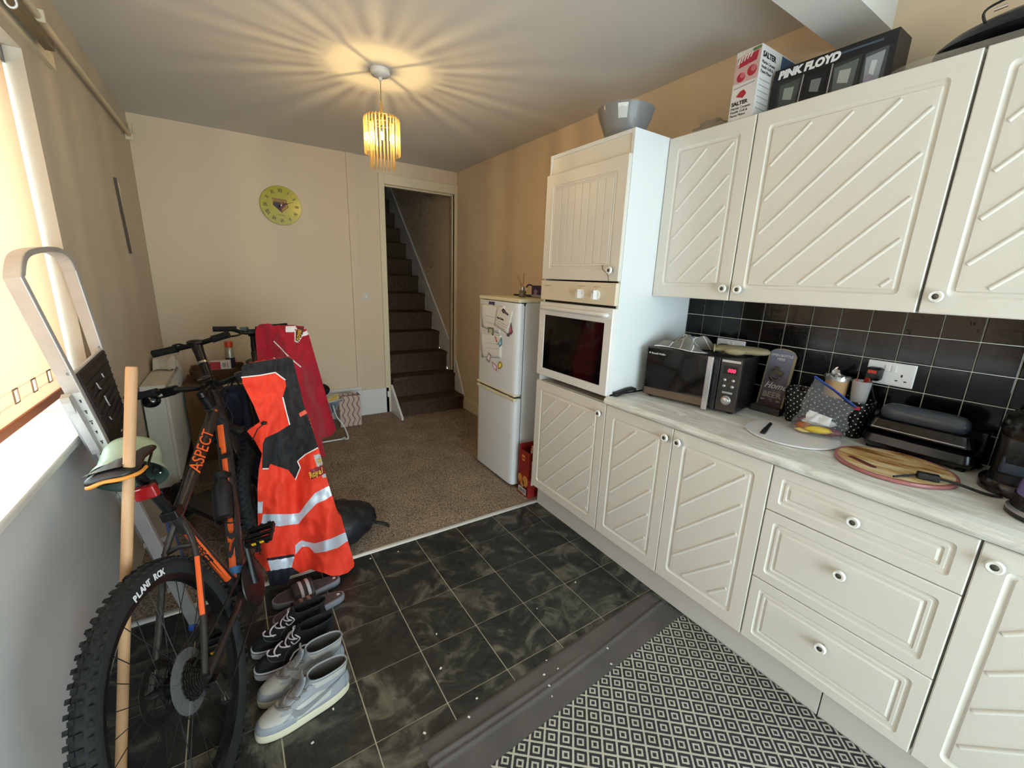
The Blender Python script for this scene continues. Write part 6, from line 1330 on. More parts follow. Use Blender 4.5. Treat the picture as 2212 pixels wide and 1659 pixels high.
        def band(nm, c0, c1, w0, w1, m, off):
            b = MB()
            def fn(u, v):
                t = c0+(c1-c0)*u; a = w0+(w1-w0)*v; base_ = bez([X(0.455, 0, 0.310), X(0.68, 0, 0.555), X(0.892, 0, 0.825)], 20); k = t*(len(base_)-1); i = min(int(k), len(base_)-2); c = base_[i].lerp(base_[i+1], k-i)
                return c+(n*math.cos(a)-uy*math.sin(a))*(0.0272+off)
            b.grid(fn, 30, 6); return b.build(nm, m, dt_, smooth=60)
        band('orange_flash', 0.05, 0.97, -0.30, 0.62, bk_or, 0.0004); band('dark_flash', 0.05, 0.97, -1.0, -0.42, mat('bike_grey_decal', srgb(70, 66, 66), 0.4), 0.0004)
        text('lettering', 'SCOTT', 0.058, q0+ux*0.06+n*0.0275-uy*0.034, ux, uy, bk_frame, dt_, ext=0.0009, bold=0.0015, sx=2.5)
        b = MB(); base_ = bez([X(0.455, 0, 0.310), X(0.68, 0, 0.555), X(0.892, 0, 0.825)], 20)
        b.cyl(base_[3], base_[5], 0.0288, n=18, cap=False); b.build('blue_band', mat('blue_tape', srgb(70, 130, 190), 0.5), dt_, smooth=60)
        # seat tube flash
        r0, r1 = X(0.420, 0, 0.37), X(0.335, 0, 0.64); ux, uy, n = tube_frame(r1, r0, 0.0185, 0.3)
        b = MB(); b.grid(lambda u, v: (r1.lerp(r0, u))+(n*math.cos(-0.75+1.25*v)-uy*math.sin(-0.75+1.25*v))*0.0189, 12, 5); b.build('orange_flash', bk_or, sd_, smooth=60)
        text('lettering', 'ASPECT', 0.026, r1+ux*0.035+n*0.0194-uy*0.010, ux, uy, bk_frame, sd_, ext=0.0008, bold=0.0004, sx=1.4)
        # seat stay flash
        c0, c1 = X(0.235, -0.048, 0.585), X(0.115, -0.058, 0.455); ux, uy, n = tube_frame(c0, c1, 0.0095)
        b = MB(); b.grid(lambda u, v: c0.lerp(c1, u)+(n*math.cos(-0.7+1.4*v)-uy*math.sin(-0.7+1.4*v))*0.0102, 8, 4); b.build('orange_flash', bk_or, stays[1], smooth=60)
        # tyre lettering on the right sidewall
        for k, ch in enumerate('PLANT ROX'):
            if ch == ' ': continue
            q = 1.66-0.050*k; rr = 0.306; PT = lambda r_, q_: X(r_*math.cos(q_), -0.0285, 0.345+r_*math.sin(q_))
            text('tyre_lettering', ch, 0.024, PT(rr, q), PT(rr, q-0.05)-PT(rr, q), PT(rr+0.02, q)-PT(rr, q), wht_r, rw_, ext=0.0006, bold=0.0006)
        # rear light, bottle, cage, headlamp, bar computer
        b = MB(); f1 = X(1, 0, 0)-X(0, 0, 0); l1 = X(0, 1, 0)-X(0, 0, 0); u1 = X(0, 0, 1)-X(0, 0, 0)
        b.obox(X(0.200, -0.030, 0.852), f1*0.012, l1*0.028, u1*0.019); rl = b.build('rear_light', mat('red_lens', srgb(150, 22, 26), 0.15, spec=0.6), root, bevel=0.004)
        b = MB(); b.obox(X(0.226, -0.022, 0.848), f1*0.016, l1*0.012, u1*0.013); b.obox(X(0.262, 0, 0.848), f1*0.022, l1*0.02, u1*0.012); b.build('light_bracket', blk, rl, bevel=0.003)
        bd0, bd1 = X(0.580, 0, 0.530), X(0.700, 0, 0.680); bax = (bd1-bd0).normalized()
        b = MB(); b.lathe([(0.030, 0.0), (0.035, 0.004), (0.036, 0.10), (0.034, 0.13), (0.024, 0.150), (0.021, 0.160), (0.026, 0.163), (0.026, 0.185), (0.018, 0.192)], bd0, bax, 24, True, True); b.build('water_bottle', mat('black_bottle', srgb(30, 30, 31), 0.35), root, smooth=40)
        b = MB(); sdv = bax.cross(f1).normalized()
        for sg in (1, -1): b.tube(bez([bd0-bax*0.02+sdv*0.006*sg, bd0-bax*0.022+sdv*0.03*sg, bd0+bax*0.04+sdv*0.039*sg, bd0+bax*0.12+sdv*0.036*sg], 5), 0.0028, 6)
        b.build('bottle_cage', chain_m, root, smooth=60)
        b = MB(); b.ell(S(0.015, half-0.075, 0.995), 0.030, 0.034, 0.028, 18, 12, (f1, l1, u1)); b.build('bar_bell', mat('gloss_black_bell', srgb(16, 17, 18), 0.12, spec=0.7), root, smooth=60)
        b = MB(); b.ell(S(0.03, 0.0, 1.040), 0.034, 0.026, 0.010, 18, 8, (f1, l1, u1)); b.build('bar_computer', blk, root, smooth=60)
        b = MB(); b.cyl(S(0.038, half*0.42, 1.017), S(0.036, half*0.42+0.016, 1.019), 0.017, n=14); b.build('bar_clamp', blk, root, smooth=40)
    return root, X, S
bike1, BX, BS = make_bike((-1.691, 1.362, 0.284, 0.244, 0.995), -10, 'charcoal and orange mountain bike leaning by the left wall', True)
bike2, B2X, B2S = make_bike((-1.425, 4.165, math.pi, -0.03, 1.02), 0, 'plain black bicycle behind the orange jacket, red jacket on its bar', False, half=0.195, sdrop=0.20, rise=0.055)

# ================================================================== jackets
def cvt(P, ox, oy, s): return [(ox+x/s, oy+y/s) for x, y in P]
def drape(name, label, outline, regions, plane, step, folds, thick):
    """fabric shell: hangs near a vertical plane y = y0 + k*(x-x0), split into coloured panels"""
    x0, y0, k = plane
    xs = [p[0] for p in outline]; ys_ = [p[1] for p in outline]; u0, u1, v0, v1 = min(xs)-step, max(xs)+step, min(ys_)-step, max(ys_)+step
    nu = int((u1-u0)/step)+1; nv = int((v1-v0)/step)+1; base_ = {}
    def world(u, v):
        q = CF+(u-1106)/FPX*CR-(v-829.5)/FPX*CU
        # CAM.y + t q.y = y0 + k (CAM.x + t q.x - x0)
        t = (y0+k*(CAM.x-x0)-CAM.y)/(q.y-k*q.x); t += folds(u, v); return CAM+t*q
    dirn = Vector((-k, 1, 0)).normalized()
    cells = {}
    # outline-fitted grid: every grid row is squeezed to the outline's crossing
    def pt(i, j): return (u0+i*step, v0+j*step)
    inside = [[inpoly(u0+(i+0.5)*step, v0+(j+0.5)*step, outline) for i in range(nu)] for j in range(nv)]
    def snap(i, j):
        u, v = pt(i, j); best = None
        full = all(0 <= a < nu and 0 <= c < nv and inside[c][a] for a in (i-1, i) for c in (j-1, j))
        if full: return rsnap(u, v)
        for q in range(len(outline)):
            a = outline[q]; c = outline[(q+1) % len(outline)]; dx, dy = c[0]-a[0], c[1]-a[1]; l2 = dx*dx+dy*dy
            t = max(0, min(1, ((u-a[0])*dx+(v-a[1])*dy)/l2)) if l2 else 0; p = (a[0]+t*dx, a[1]+t*dy); d = (p[0]-u)**2+(p[1]-v)**2
            if best is None or d < best[0]: best = (d, p)
        return best[1]
    segs = []
    for nm, P, m in regions:
        if P: segs += [(P[q], P[(q+1) % len(P)]) for q in range(len(P))]
    def rsnap(u, v):
        best = ((0.72*step)**2, None)
        for a, c in segs:
            if u < min(a[0], c[0])-step or u > max(a[0], c[0])+step or v < min(a[1], c[1])-step or v > max(a[1], c[1])+step: continue
            dx, dy = c[0]-a[0], c[1]-a[1]; l2 = dx*dx+dy*dy
            t = max(0, min(1, ((u-a[0])*dx+(v-a[1])*dy)/l2)) if l2 else 0; p = (a[0]+t*dx, a[1]+t*dy); d = (p[0]-u)**2+(p[1]-v)**2
            if d < best[0]: best = (d, p)
        return best[1] or (u, v)
    edge = set()
    for j in range(nv):
        for i in range(nu):
            if inside[j][i]:
                for di, dj in ((1, 0), (-1, 0), (0, 1), (0, -1)):
                    a, c = i+di, j+dj
                    if not (0 <= a < nu and 0 <= c < nv and inside[c][a]): edge.add((i, j))
                r = 0; u, v = u0+(i+0.5)*step, v0+(j+0.5)*step
                for ri, (nm, P, m) in enumerate(regions):
                    if P is None or inpoly(u, v, P): r = ri
                cells.setdefault(r, []).append((i, j))
    pts = {}
    def P3(i, j):
        if (i, j) not in pts:
            u, v = snap(i, j); pts[(i, j)] = world(u, v)
        return pts[(i, j)]
    c0 = world(sum(xs)/len(xs), max(ys_)); root = thing(name, c0, label, 'jacket')
    for r, cl in cells.items():
        b = MB(); idx = {}
        def vid(i, j):
            if (i, j) not in idx: idx[(i, j)] = len(b.v); b.v.append(P3(i, j).copy())
            return idx[(i, j)]
        for i, j in cl:
            b.f.append((vid(i, j), vid(i, j+1), vid(i+1, j+1), vid(i+1, j))); b.mi.append(0)
        b.build(regions[r][0], regions[r][2], root, smooth=180)
    # inside lining: back shell joined to the front along the outline
    b = MB(); idx = {}
    def bid(i, j):
        if (i, j) not in idx:
            on_edge = not all(0 <= a < nu and 0 <= c < nv and inside[c][a] for a in (i-1, i) for c in (j-1, j)); 
            idx[(i, j)] = len(b.v); b.v.append(P3(i, j)+dirn*(0.002 if on_edge else thick))
        return idx[(i, j)]
    for j in range(nv):
        for i in range(nu):
            if inside[j][i]: b.f.append((bid(i, j), bid(i+1, j), bid(i+1, j+1), bid(i, j+1))); b.mi.append(0)
    b.build('lining', regions[0][2], root, smooth=180)
    return root, world
c3 = lambda P: cvt(P, 250, 660, 3.6873); c5 = lambda P: cvt(P, 480, 1050, 2.7243)
jk_or = mat('orange_red_fabric', srgb(236, 58, 30), 0.75, bump=(40, 0.25)); jk_bl = mat('black_fabric', srgb(30, 28, 30), 0.8, bump=(40, 0.25)); jk_si = mat('silver_reflective_band', srgb(206, 212, 222), 0.45, 0.2); jk_wh = mat('white_piping', srgb(236, 232, 230), 0.6); jk_na = mat('navy_lining', srgb(20, 20, 32), 0.8)
jk_pk = mat('badge_grey', srgb(176, 170, 166), 0.6); jk_mr = mat('badge_maroon', srgb(130, 34, 40), 0.6); jk_ye = mat('badge_yellow', srgb(226, 180, 60), 0.6); jk_cr = mat('coral_tag', srgb(226, 86, 66), 0.6)
OUT = c3([(1000, 490), (1050, 460), (1280, 425), (1370, 410), (1410, 430), (1450, 590), (1500, 800), (1550, 920), (1600, 1100), (1615, 1130), (1660, 1300), (1700, 1440), (1770, 1659)])+c5([(700, 180), (738, 315), (778, 455), (775, 475), (740, 510), (680, 530), (640, 528), (600, 512), (520, 490), (470, 510), (400, 530), (385, 575), (280, 590), (262, 500), (190, 412), (210, 250), (208, 0)])+c3([(1140, 1300), (1165, 1180), (1110, 1080), (1045, 1000), (1150, 928), (1100, 800), (1010, 620)])
BLK = c3([(995, 575), (1150, 556), (1270, 533), (1350, 592), (1357, 640), (1330, 730), (1360, 850), (1385, 950), (1290, 1010), (1190, 1055), (1172, 1100), (1165, 1300), (1215, 1300), (1230, 1260), (1300, 1285), (1375, 1310), (1432, 1385), (1470, 1290), (1448, 1240), (1510, 1187), (1625, 1128), (1600, 1090), (1500, 790), (1430, 430), (1370, 400), (1000, 440)])
bands = [c5([(206, 95), (240, 91), (236, 160), (206, 160)]), c5([(240, 165), (400, 165), (455, 158), (500, 95), (545, 42), (600, 12), (642, -8), (655, 50), (600, 85), (555, 103), (510, 150), (470, 195), (450, 222), (340, 236), (228, 232)]),
         c5([(430, 348), (465, 320), (545, 337), (640, 310), (745, 262), (752, 312), (680, 364), (610, 385), (545, 395), (510, 358), (470, 356), (430, 405)]), c5([(268, 440), (350, 430), (425, 414), (410, 478), (285, 500)])]
def fold1(u, v):
    w = min(1, max(0, (v-790)/330)); return 0.034*w*math.sin((u-0.12*v)/19.0+0.8*NZ.noise(Vector((u/60, v/90, 4))))+0.014*w*math.sin((u+0.2*v)/9.5)-0.020*math.exp(-((u-598-(v-900)*0.12)/14)**2)*w+0.010*NZ.noise(Vector((u/14, v/22, 7)))+0.010*NZ.noise(Vector((u/40, v/60, 0)))-0.03*w*math.exp(-((u-690)/60)**2)
regs = [('body_panel', None, jk_or), ('shoulder_panel', BLK, jk_bl), ('hem_lining', c5([(262, 500), (410, 478), (470, 520), (385, 600), (270, 610)]), jk_na), ('dark_strip', c5([(262, 425), (426, 400), (425, 416), (262, 440)]), jk_na)]+[('reflective_band', P, jk_si) for P in bands]
regs += [('crown_badge', c3([(1575, 1192), (1642, 1180), (1650, 1275), (1604, 1287)]), jk_pk), ('name_badge', c3([(1548, 1308), (1655, 1262), (1668, 1338), (1556, 1388)]), jk_mr), ('corner_badge', c3([(1640, 1348), (1680, 1330), (1685, 1362), (1648, 1376)]), jk_pk), ('cuff_tag', c3([(1458, 858), (1508, 830), (1520, 862), (1470, 888)]), jk_cr)]
JP = (-1.38, 2.10, -0.18)
jk, JW = drape('work_jacket', 'orange and black work jacket with silver bands hung over the mountain bike bar', OUT, regs, JP, 2.6, fold1, 0.045)
def piping(par, W, P, m, r=0.0028, name='piping'):
    pts = [W(*p) for p in P]; 
    q = []
    for i in range(len(P)-1):
        for k in range(6): t = k/6; q.append(W(P[i][0]+(P[i+1][0]-P[i][0])*t, P[i][1]+(P[i+1][1]-P[i][1])*t))
    q.append(W(*P[-1])); n = (CAM-q[0]).normalized(); b = MB(); b.tube([p+n*0.001 for p in q], r, 6); b.build(name, m, par, smooth=60)
for P in ([(1000, 572), (1150, 556), (1270, 533), (1350, 592)], [(1330, 730), (1360, 850), (1385, 950)], [(1168, 1300), (1215, 1300)], [(1432, 1385), (1470, 1290), (1448, 1240), (1510, 1187), (1612, 1132)]): piping(jk, JW, c3(P), jk_wh)
piping(jk, JW, c3([(1190, 935), (1130, 985), (1090, 1070)]), jk_bl, 0.0022, 'drawcord')
b = MB(); cc = JW(*c3([(1180, 936)])[0]); b.ell(cc+(CAM-cc).normalized()*0.008, 0.012, 0.008, 0.008, 12, 8); b.build('cord_toggle', blk, jk, smooth=60)
nn_ = (CAM-JW(*c3([(1600, 1340)])[0])).normalized()
for i_, ch in enumerate('Royal'):
    a_, c_ = c3([(1550+22.5*i_, 1373-9.8*i_), (1572+22.5*i_, 1363-9.8*i_)]); p_, q_ = JW(*a_), JW(*c_)
    text('lettering', ch, 0.040, p_+nn_*0.006, (q_-p_)+CR*0.02, Z_, jk_ye, jk, bold=0.0007, sx=0.62)
t0 = JW(*c3([(1606, 1258)])[0]); t1 = JW(*c3([(1640, 1250)])[0]); text('crown_mark', 'm', 0.036, t0+nn_*0.014, t1-t0, Z_, jk_ye, jk, bold=0.0006, sx=0.8)
# red jacket
jk_red = mat('crimson_fleece', srgb(176, 20, 42), 0.9, sheen=0.2, bump=(60, 0.2)); jk_brn = mat('badge_brown', srgb(96, 40, 26), 0.7)
OUT2 = c3([(1112, 220), (1120, 175), (1145, 150), (1220, 143), (1250, 160), (1400, 156), (1490, 165), (1515, 190), (1535, 222), (1600, 450), (1700, 800), (1757, 990), (1720, 1035), (1640, 1060), (1655, 1130), (1672, 1200), (1640, 1205), (1560, 1080), (1500, 1000), (1400, 900), (1300, 760), (1130, 480)])
def fold2(u, v):
    w = min(1, max(0, (v-700)/120)); return 0.075*w*math.sin((u-0.25*v)/15.0+0.6)+0.02*NZ.noise(Vector((u/12, v/25, 9)))+0.02*NZ.noise(Vector((u/30, v/50, 2)))
regs2 = [('body_panel', None, jk_red), ('white_badge', c3([(1354, 165), (1432, 163), (1422, 212), (1352, 212)]), jk_wh), ('badge_border', c3([(1424, 205), (1438, 172), (1506, 172), (1500, 225), (1455, 298), (1424, 288)]), jk_wh), ('name_badge', c3([(1434, 210), (1448, 172), (1504, 172), (1490, 222), (1452, 286), (1432, 278)]), jk_brn), ('white_badge', c3([(1488, 225), (1518, 198), (1537, 232), (1492, 246)]), jk_wh)]
JP2 = (-1.2, 2.99, -0.22)
jr, JW2 = drape('red_jacket', 'crimson fleece jacket hung over the black bicycle bar', OUT2, regs2, JP2, 3.0, fold2, 0.06)
piping(jr, JW2, c3([(1260, 285), (1310, 335), (1370, 400), (1420, 445), (1475, 490)]), jk_wh, 0.004); piping(jr, JW2, c3([(1258, 415), (1272, 424)]), jk_wh, 0.004)
t0 = JW2(*c3([(1462, 280)])[0]); t1 = JW2(*c3([(1480, 190)])[0]); nn_ = (CAM-t0).normalized(); text('lettering', 'Royal', 0.040, t0+nn_*0.02, t1-t0, CR*-1, jk_ye, jr, bold=0.0006, sx=0.75)

# ================================================================== ladder, pole, helmet
alu = mat('dull_aluminium', srgb(196, 195, 194), 0.45, 0.35, var=(12, 0.3, srgb(176, 172, 170))); alu_edge = mat('dark_anodised_edge', srgb(112, 92, 84), 0.5, 0.5)
ld_ = thing('step_ladder', (-1.9, 2.25, 0), 'folded aluminium step ladder leaning against the window', 'ladder')
fA, fB = Vector((-1.800, 2.035, 0.0)), Vector((-1.915, 2.475, 0.0)); tA = atp(30, 600, 0, -2.058); tB = atp(152, 585, 0, -2.045)
tm1 = atp(38, 555, 0, -2.060); tm2 = atp(70, 541, 0, -2.058); tm3 = atp(112, 541, 0, -2.055); tm4 = atp(136, 556, 0, -2.050)
def rectbar(pts, hw, ht, up, name, m, par):
    pts = [Vector(p) for p in pts]; rings = []
    for i in range(len(pts)):
        d = (pts[min(i+1, len(pts)-1)]-pts[max(i-1, 0)]).normalized(); a = (Vector(up)-d*d.dot(Vector(up))).normalized(); c = d.cross(a)
        rings.append([pts[i]+a*hw*s1+c*ht*s2 for s1, s2 in ((1, 1), (-1, 1), (-1, -1), (1, -1))])
    b = MB(); b.loft(rings); return b.build(name, m, par, bevel=0.003, fix=True)
lup = (1.0, -0.25, 0.12)
path = [fA, fA.lerp(tA, 0.5), tA]+[p for p in bez([tA, tm1, tm2, tm3, tm4, tB], 5)][1:]+[tB.lerp(fB, 0.5), fB]
rectbar(path, 0.0215, 0.009, lup, 'front_frame', alu, ld_)
def lad(s, t): return fA.lerp(tA, t).lerp(fB.lerp(tB, t), s)
lnrm = ((fB-fA).cross(tA-fA)).normalized()
if lnrm.x < 0: lnrm = -lnrm
# folded platform
bl_ = mat('ribbed_brown_platform', srgb(52, 42, 38), 0.75, bump=(40, 0.2))
P4 = [lad(0.05, 0.785), lad(0.95, 0.785), lad(0.95, 0.575), lad(0.05, 0.575)]
b = MB(); b.loft([[p-lnrm*0.004 for p in P4], [p+lnrm*0.024 for p in P4]]); pl = b.build('platform', bl_, ld_, bevel=0.004, fix=True)
for k in range(11):
    t = 0.585+0.0185*k; b = MB(); b.tube([lad(0.06, t)+lnrm*0.0245, lad(0.94, t)+lnrm*0.0245], 0.003, 5); b.build('rib', bl_, pl)
smear = mat('white_paint_smear', srgb(206, 204, 200), 0.7)
for (s, t, dl, dt) in ((0.30, 0.74, 0.06, -0.02), (0.36, 0.70, 0.04, -0.03), (0.55, 0.745, 0.03, -0.012), (0.24, 0.655, 0.03, -0.01), (0.40, 0.595, 0.05, 0.0)):
    b = MB(); b.tube(bez([lad(s, t)+lnrm*0.0275, lad(s+dl*0.4, t+dt*0.8)+lnrm*0.0278, lad(s+dl, t+dt)+lnrm*0.0275], 4), 0.0022, 5); b.build('paint_smear', smear, pl)
b = MB(); b.tube([lad(0.04, 0.788)+lnrm*0.012, lad(0.96, 0.788)+lnrm*0.012], 0.006, 6); b.build('platform_edge', mat('white_rubber_edge', srgb(214, 212, 208), 0.6), pl)
# treads
blue_p = mat('blue_tread_cap', srgb(52, 92, 178), 0.45); tread_m = mat('worn_tread', srgb(160, 152, 142), 0.7, var=(30, 0.3, srgb(140, 130, 118)))
for t in (0.16, 0.32, 0.48):
    c0, c1 = lad(0.03, t), lad(0.97, t); b = MB(); dx = Vector((lnrm.x, lnrm.y, 0)).normalized()
    b.loft([[c0-dx*0.030+Z_*0.0, c0+dx*0.045, c0+dx*0.045-Z_*0.022, c0-dx*0.030-Z_*0.022], [c1-dx*0.030, c1+dx*0.045, c1+dx*0.045-Z_*0.022, c1-dx*0.030-Z_*0.022]]); td = b.build('tread', tread_m, ld_, bevel=0.002, fix=True)
    b = MB(); b.tube([c0+dx*0.047-Z_*0.008, c1+dx*0.047-Z_*0.008], 0.008, 6); b.build('tread_nosing', blue_p, td)
for p in (fA, fB):
    b = MB(); b.obox(p+Z_*0.014, (0.030, 0, 0), (0, 0.015, 0), (0, 0, 0.0135)); b.build('foot', blue_p, ld_, bevel=0.004)
h1 = lad(0.0, 0.60); r1_ = atp(146, 862, 0, -2.005); r2_ = atp(166, 905, 0, -2.000); r3_ = Vector((-1.995, 2.62, 0.02))
rectbar(bez([h1+Vector((-0.015, -0.01, 0)), r1_, r2_, r2_.lerp(r3_, 0.4), r3_], 5), 0.012, 0.010, lup, 'rear_leg', alu, ld_)
hB = lad(1.0, 0.62); rectbar([hB+Vector((-0.01, 0.01, 0)), Vector((-2.01, 2.80, 0.5)), Vector((-1.99, 2.98, 0.02))], 0.018, 0.011, lup, 'rear_leg', alu, ld_)
for k, z in enumerate((0.30, 0.62)):
    a = r2_.lerp(r3_, 1-z/0.93); c = hB.lerp(Vector((-1.99, 2.98, 0.02)), 1-z/0.93); b = MB(); b.cyl(a, c, 0.008, n=8); b.build('rear_brace', alu, ld_)
rivet = mat('rivet_steel', srgb(120, 118, 118), 0.35, 0.8)
for s, t in ((0.0, 0.795), (1.0, 0.795)):
    b = MB(); p = lad(s, t); b.cyl(p+Vector((0.01, -0.008, 0)), p+Vector((0.012, -0.0125, 0)), 0.0055, n=12); b.build('rivet', rivet, ld_)
# safety sticker on the left stile
st0, st1 = fA.lerp(tA, 0.75), fA.lerp(tA, 0.50); dn = (st1-st0).normalized(); au = (Vector(lup)-dn*dn.dot(Vector(lup))).normalized(); cc_ = dn.cross(au); sgn = -1 if cc_.y > 0 else 1
sticker = mat('safety_sticker', srgb(222, 222, 218), 0.5); sf = cc_*sgn*0.0094
b = MB(); b.obox((st0+st1)/2+sf, dn*(st1-st0).length/2, au*0.021, cc_*0.0004); stk = b.build('safety_label', sticker, ld_)
icon = mat('label_black', srgb(50, 50, 52), 0.6); warn = mat('warning_yellow', srgb(212, 178, 60), 0.6); Lk = (st1-st0).length
for k in range(9):
    for j in (-1, 1):
        c = st0+dn*(Lk*(k+0.8)/9.6)+au*0.0095*j+sf*1.08; m = warn if (k, j) in ((0, -1), (8, 1)) else icon
        b = MB()
        if m is warn: b.loft([[c-dn*0.009, c+dn*0.006+au*0.008, c+dn*0.006-au*0.008], [c-dn*0.009+sf*0.06, c+dn*0.006+au*0.008+sf*0.06, c+dn*0.006-au*0.008+sf*0.06]])
        else: b.obox(c+dn*0.002*((k*7) % 3), dn*0.004, au*0.0018, cc_*0.0003); b.obox(c-dn*0.004, dn*0.0015, au*(0.003+0.001*(k % 3)), cc_*0.0003)
        b.build('pictogram', m, stk, fix=True)
# pole
pt0 = Vector((-1.955, 1.47, 0.002)); pt1 = atp(284.5, 792, 0, -1.785)
b = MB(); b.tube([pt0, pt0.lerp(pt1, 0.995), pt1], [0.0135, 0.0135, 0.0115], 16); tag(b.build('broom_pole', mat('pale_pine', srgb(206, 164, 122), 0.55, var=(6, 0.35, srgb(186, 140, 98))), smooth=50), 'bare pine broom pole standing between the ladder and bike wheel', 'pole')
# helmet
hc = at(281, 1028, 1.37); vd = (hc-CAM).normalized(); upi = (CU-vd*CU.dot(vd)).normalized(); hax = (vd*math.cos(math.radians(57))+upi*math.sin(math.radians(57))+CR*0.10).normalized()
hm = thing('helmet', hc-Z_*0.08, 'pale green helmet with dark lining behind the bike saddle', 'helmet')
b = MB(); b.lathe([(q_*0.76, w_*0.80) for q_, w_ in [(0.128, 0.0), (0.130, -0.004), (0.126, 0.010), (0.110, 0.035), (0.104, 0.075), (0.098, 0.115), (0.084, 0.140), (0.050, 0.152), (0.001, 0.155)]], hc, hax, 40, False, True); b.build('shell', mat('pale_green_shell', srgb(160, 178, 154), 0.4), hm, smooth=50)
b = MB(); b.lathe([(q_*0.76, w_*0.80) for q_, w_ in [(0.130, -0.004), (0.122, -0.002), (0.104, 0.030), (0.096, 0.07), (0.086, 0.11), (0.06, 0.132), (0.001, 0.138)]], hc, hax, 40, False, True); b.build('inner_shell', mat('dark_green_inner', srgb(46, 66, 56), 0.5), hm, smooth=50)
h_a = hax.orthogonal().normalized(); h_b = hax.cross(h_a)
for k in range(6):
    q = 2*math.pi*k/6+0.3; e = h_a*math.cos(q)+h_b*math.sin(q); tg_ = hax.cross(e); b = MB(); b.obox(hc+e*0.064+hax*0.044, e*0.007, tg_*0.019, hax*0.030); b.build('padding', blk_m, hm, bevel=0.006)
    c = hc+e*0.079+hax*0.017; b = MB(); b.cyl(c, c-e*0.004, 0.0045, n=10); b.build('rivet', steel, hm)

# ================================================================== radiator corner
rd = thing('radiator', (-1.99, 3.75, 0.1), 'white ribbed radiator on the left wall near the far corner', 'radiator')
radw = mat('radiator_white', srgb(222, 218, 206), 0.45)
MB().box(XL+0.01, -1.945, 3.30, 4.30, 0.11, 0.745).build('body', radw, rd, bevel=0.004)
MB().box(XL+0.006, -1.932, 3.286, 4.31, 0.745, 0.772).build('top_grille', radw, rd, bevel=0.003)
for k in range(26):
    y = 3.32+0.0375*k; b = MB(); b.loft([[(-1.945, y, z), (-1.930, y+0.008, z), (-1.930, y+0.020, z), (-1.945, y+0.028, z)] for z in (0.14, 0.73)])
    b.build('rib', radw, rd, fix=True)
b = MB()
for y in (3.36, 4.24): b.cyl((-1.99, y, 0.006), (-1.99, y, 0.115), 0.008, n=8)
b.build('pipe_tail', radw, rd)
# white cloths over radiator
wcl = mat('white_towelling', srgb(206, 196, 180), 0.98, bump=(180, 0.5))
def cl1(u, v):
    x = -2.045+0.17*u; y = 3.82+0.42*v; h = 0.776+0.065*abs(NZ.noise(Vector((u*2.6, v*3.3, 0.3))))+0.02*math.sin(7*v)+0.03
    if x > -1.925: h -= (x+1.925)*2.6; 
    x = min(x, -1.918+0.012*math.sin(9*v)+0.01*u)
    if v > 0.97 or v < 0.03 : h -= 0.02
    return (x, y, max(h, 0.774))
o = cloth('white_towel', lambda u, v: cl1(u, v), 26, 30, wcl); tag(o, 'crumpled white towel on top of the radiator', 'towel')
def cl2(u, v):
    x = -2.04+0.125*u; y = 3.74+0.16*v+0.02*math.sin(6*u); return (x, y, 0.800+0.05*math.sin(math.pi*v)+0.03*abs(NZ.noise(Vector((u*3, v*4, 5.1))))-0.022*(1-math.sin(math.pi*v)))
o = cloth('white_glove', lambda u, v: cl2(u, v), 16, 16, wcl, thick=0.006); tag(o, 'small pale cloth at the near edge of the radiator towel', 'cloth')
# cardboard box and clutter on it
card = mat('brown_cardboard', srgb(140, 104, 66), 0.85, var=(5, 0.3, srgb(122, 88, 54)))
cb = thing('cardboard_box', (-1.62, 4.1, 0.006), 'tall brown cardboard box in the far left corner', 'box')
MB().box(-1.91, -1.49, 3.92, 4.34, 0.0065, 0.60).build('carton', card, cb, bevel=0.004)
MB().box(-1.916, -1.484, 3.914, 4.346, 0.60, 0.615).build('lid', card, cb, bevel=0.003)
MB().box(-1.70, -1.62, 3.9128, 3.914, 0.30, 0.614).build('tape', mat('brown_tape', srgb(170, 130, 80), 0.4), cb)
wk = mat('brown_wicker', srgb(92, 66, 42), 0.85, bump=(80, 0.6))
bs = thing('wicker_basket', (-1.62, 4.08, 0.616), 'low brown wicker basket on the cardboard box', 'basket')
b = MB(); b.loft([[(x, y, z) for x, y in rrect(-1.86-g, -1.53+g, 3.95-g, 4.22+g, 0.05)] for z, g in ((0.616, -0.02), (0.66, 0.0), (0.712, 0.012), (0.712, 0.004), (0.63, -0.02))], True, True); b.build('basket_wall', wk, bs, smooth=40)
for k in range(4):
    b = MB(); z = 0.632+0.022*k; g = -0.014+0.006*k; b.tube([(x, y, z) for x, y in rrect(-1.86-g, -1.53+g, 3.95-g, 4.22+g, 0.05)], 0.006, 6, closed=True); b.build('weave_band', wk, bs, smooth=60)
can = thing('spray_can', (-1.59, 4.06, 0.64), 'spray can with an orange-red cap in the wicker basket', 'can')
cx_, cy_ = -1.605, 4.06
b = MB(); b.lathe([(0.031, 0.0), (0.032, 0.004), (0.032, 0.20), (0.030, 0.206), (0.022, 0.222), (0.018, 0.226)], (cx_, cy_, 0.645), Z_, 24, True, True); b.build('can_wall', mat('silver_printed_can', srgb(176, 178, 160), 0.3, 0.6), can, smooth=40)
b = MB(); b.lathe([(0.026, 0.220), (0.028, 0.222), (0.0275, 0.262), (0.026, 0.266), (0.001, 0.267)], (cx_, cy_, 0.645), Z_, 20, True, True); b.build('cap', mat('orange_red_cap', srgb(206, 74, 40), 0.4), can, smooth=40)
b = MB(); b.lathe([(0.0325, 0.06), (0.0325, 0.14)], (cx_, cy_, 0.645), Z_, 24); b.build('can_label', mat('navy_can_label', srgb(46, 48, 84), 0.4), can, smooth=40)
sbx = thing('small_carton', (-1.66, 3.98, 0.715), 'small red and white carton lying across the wicker basket', 'carton')
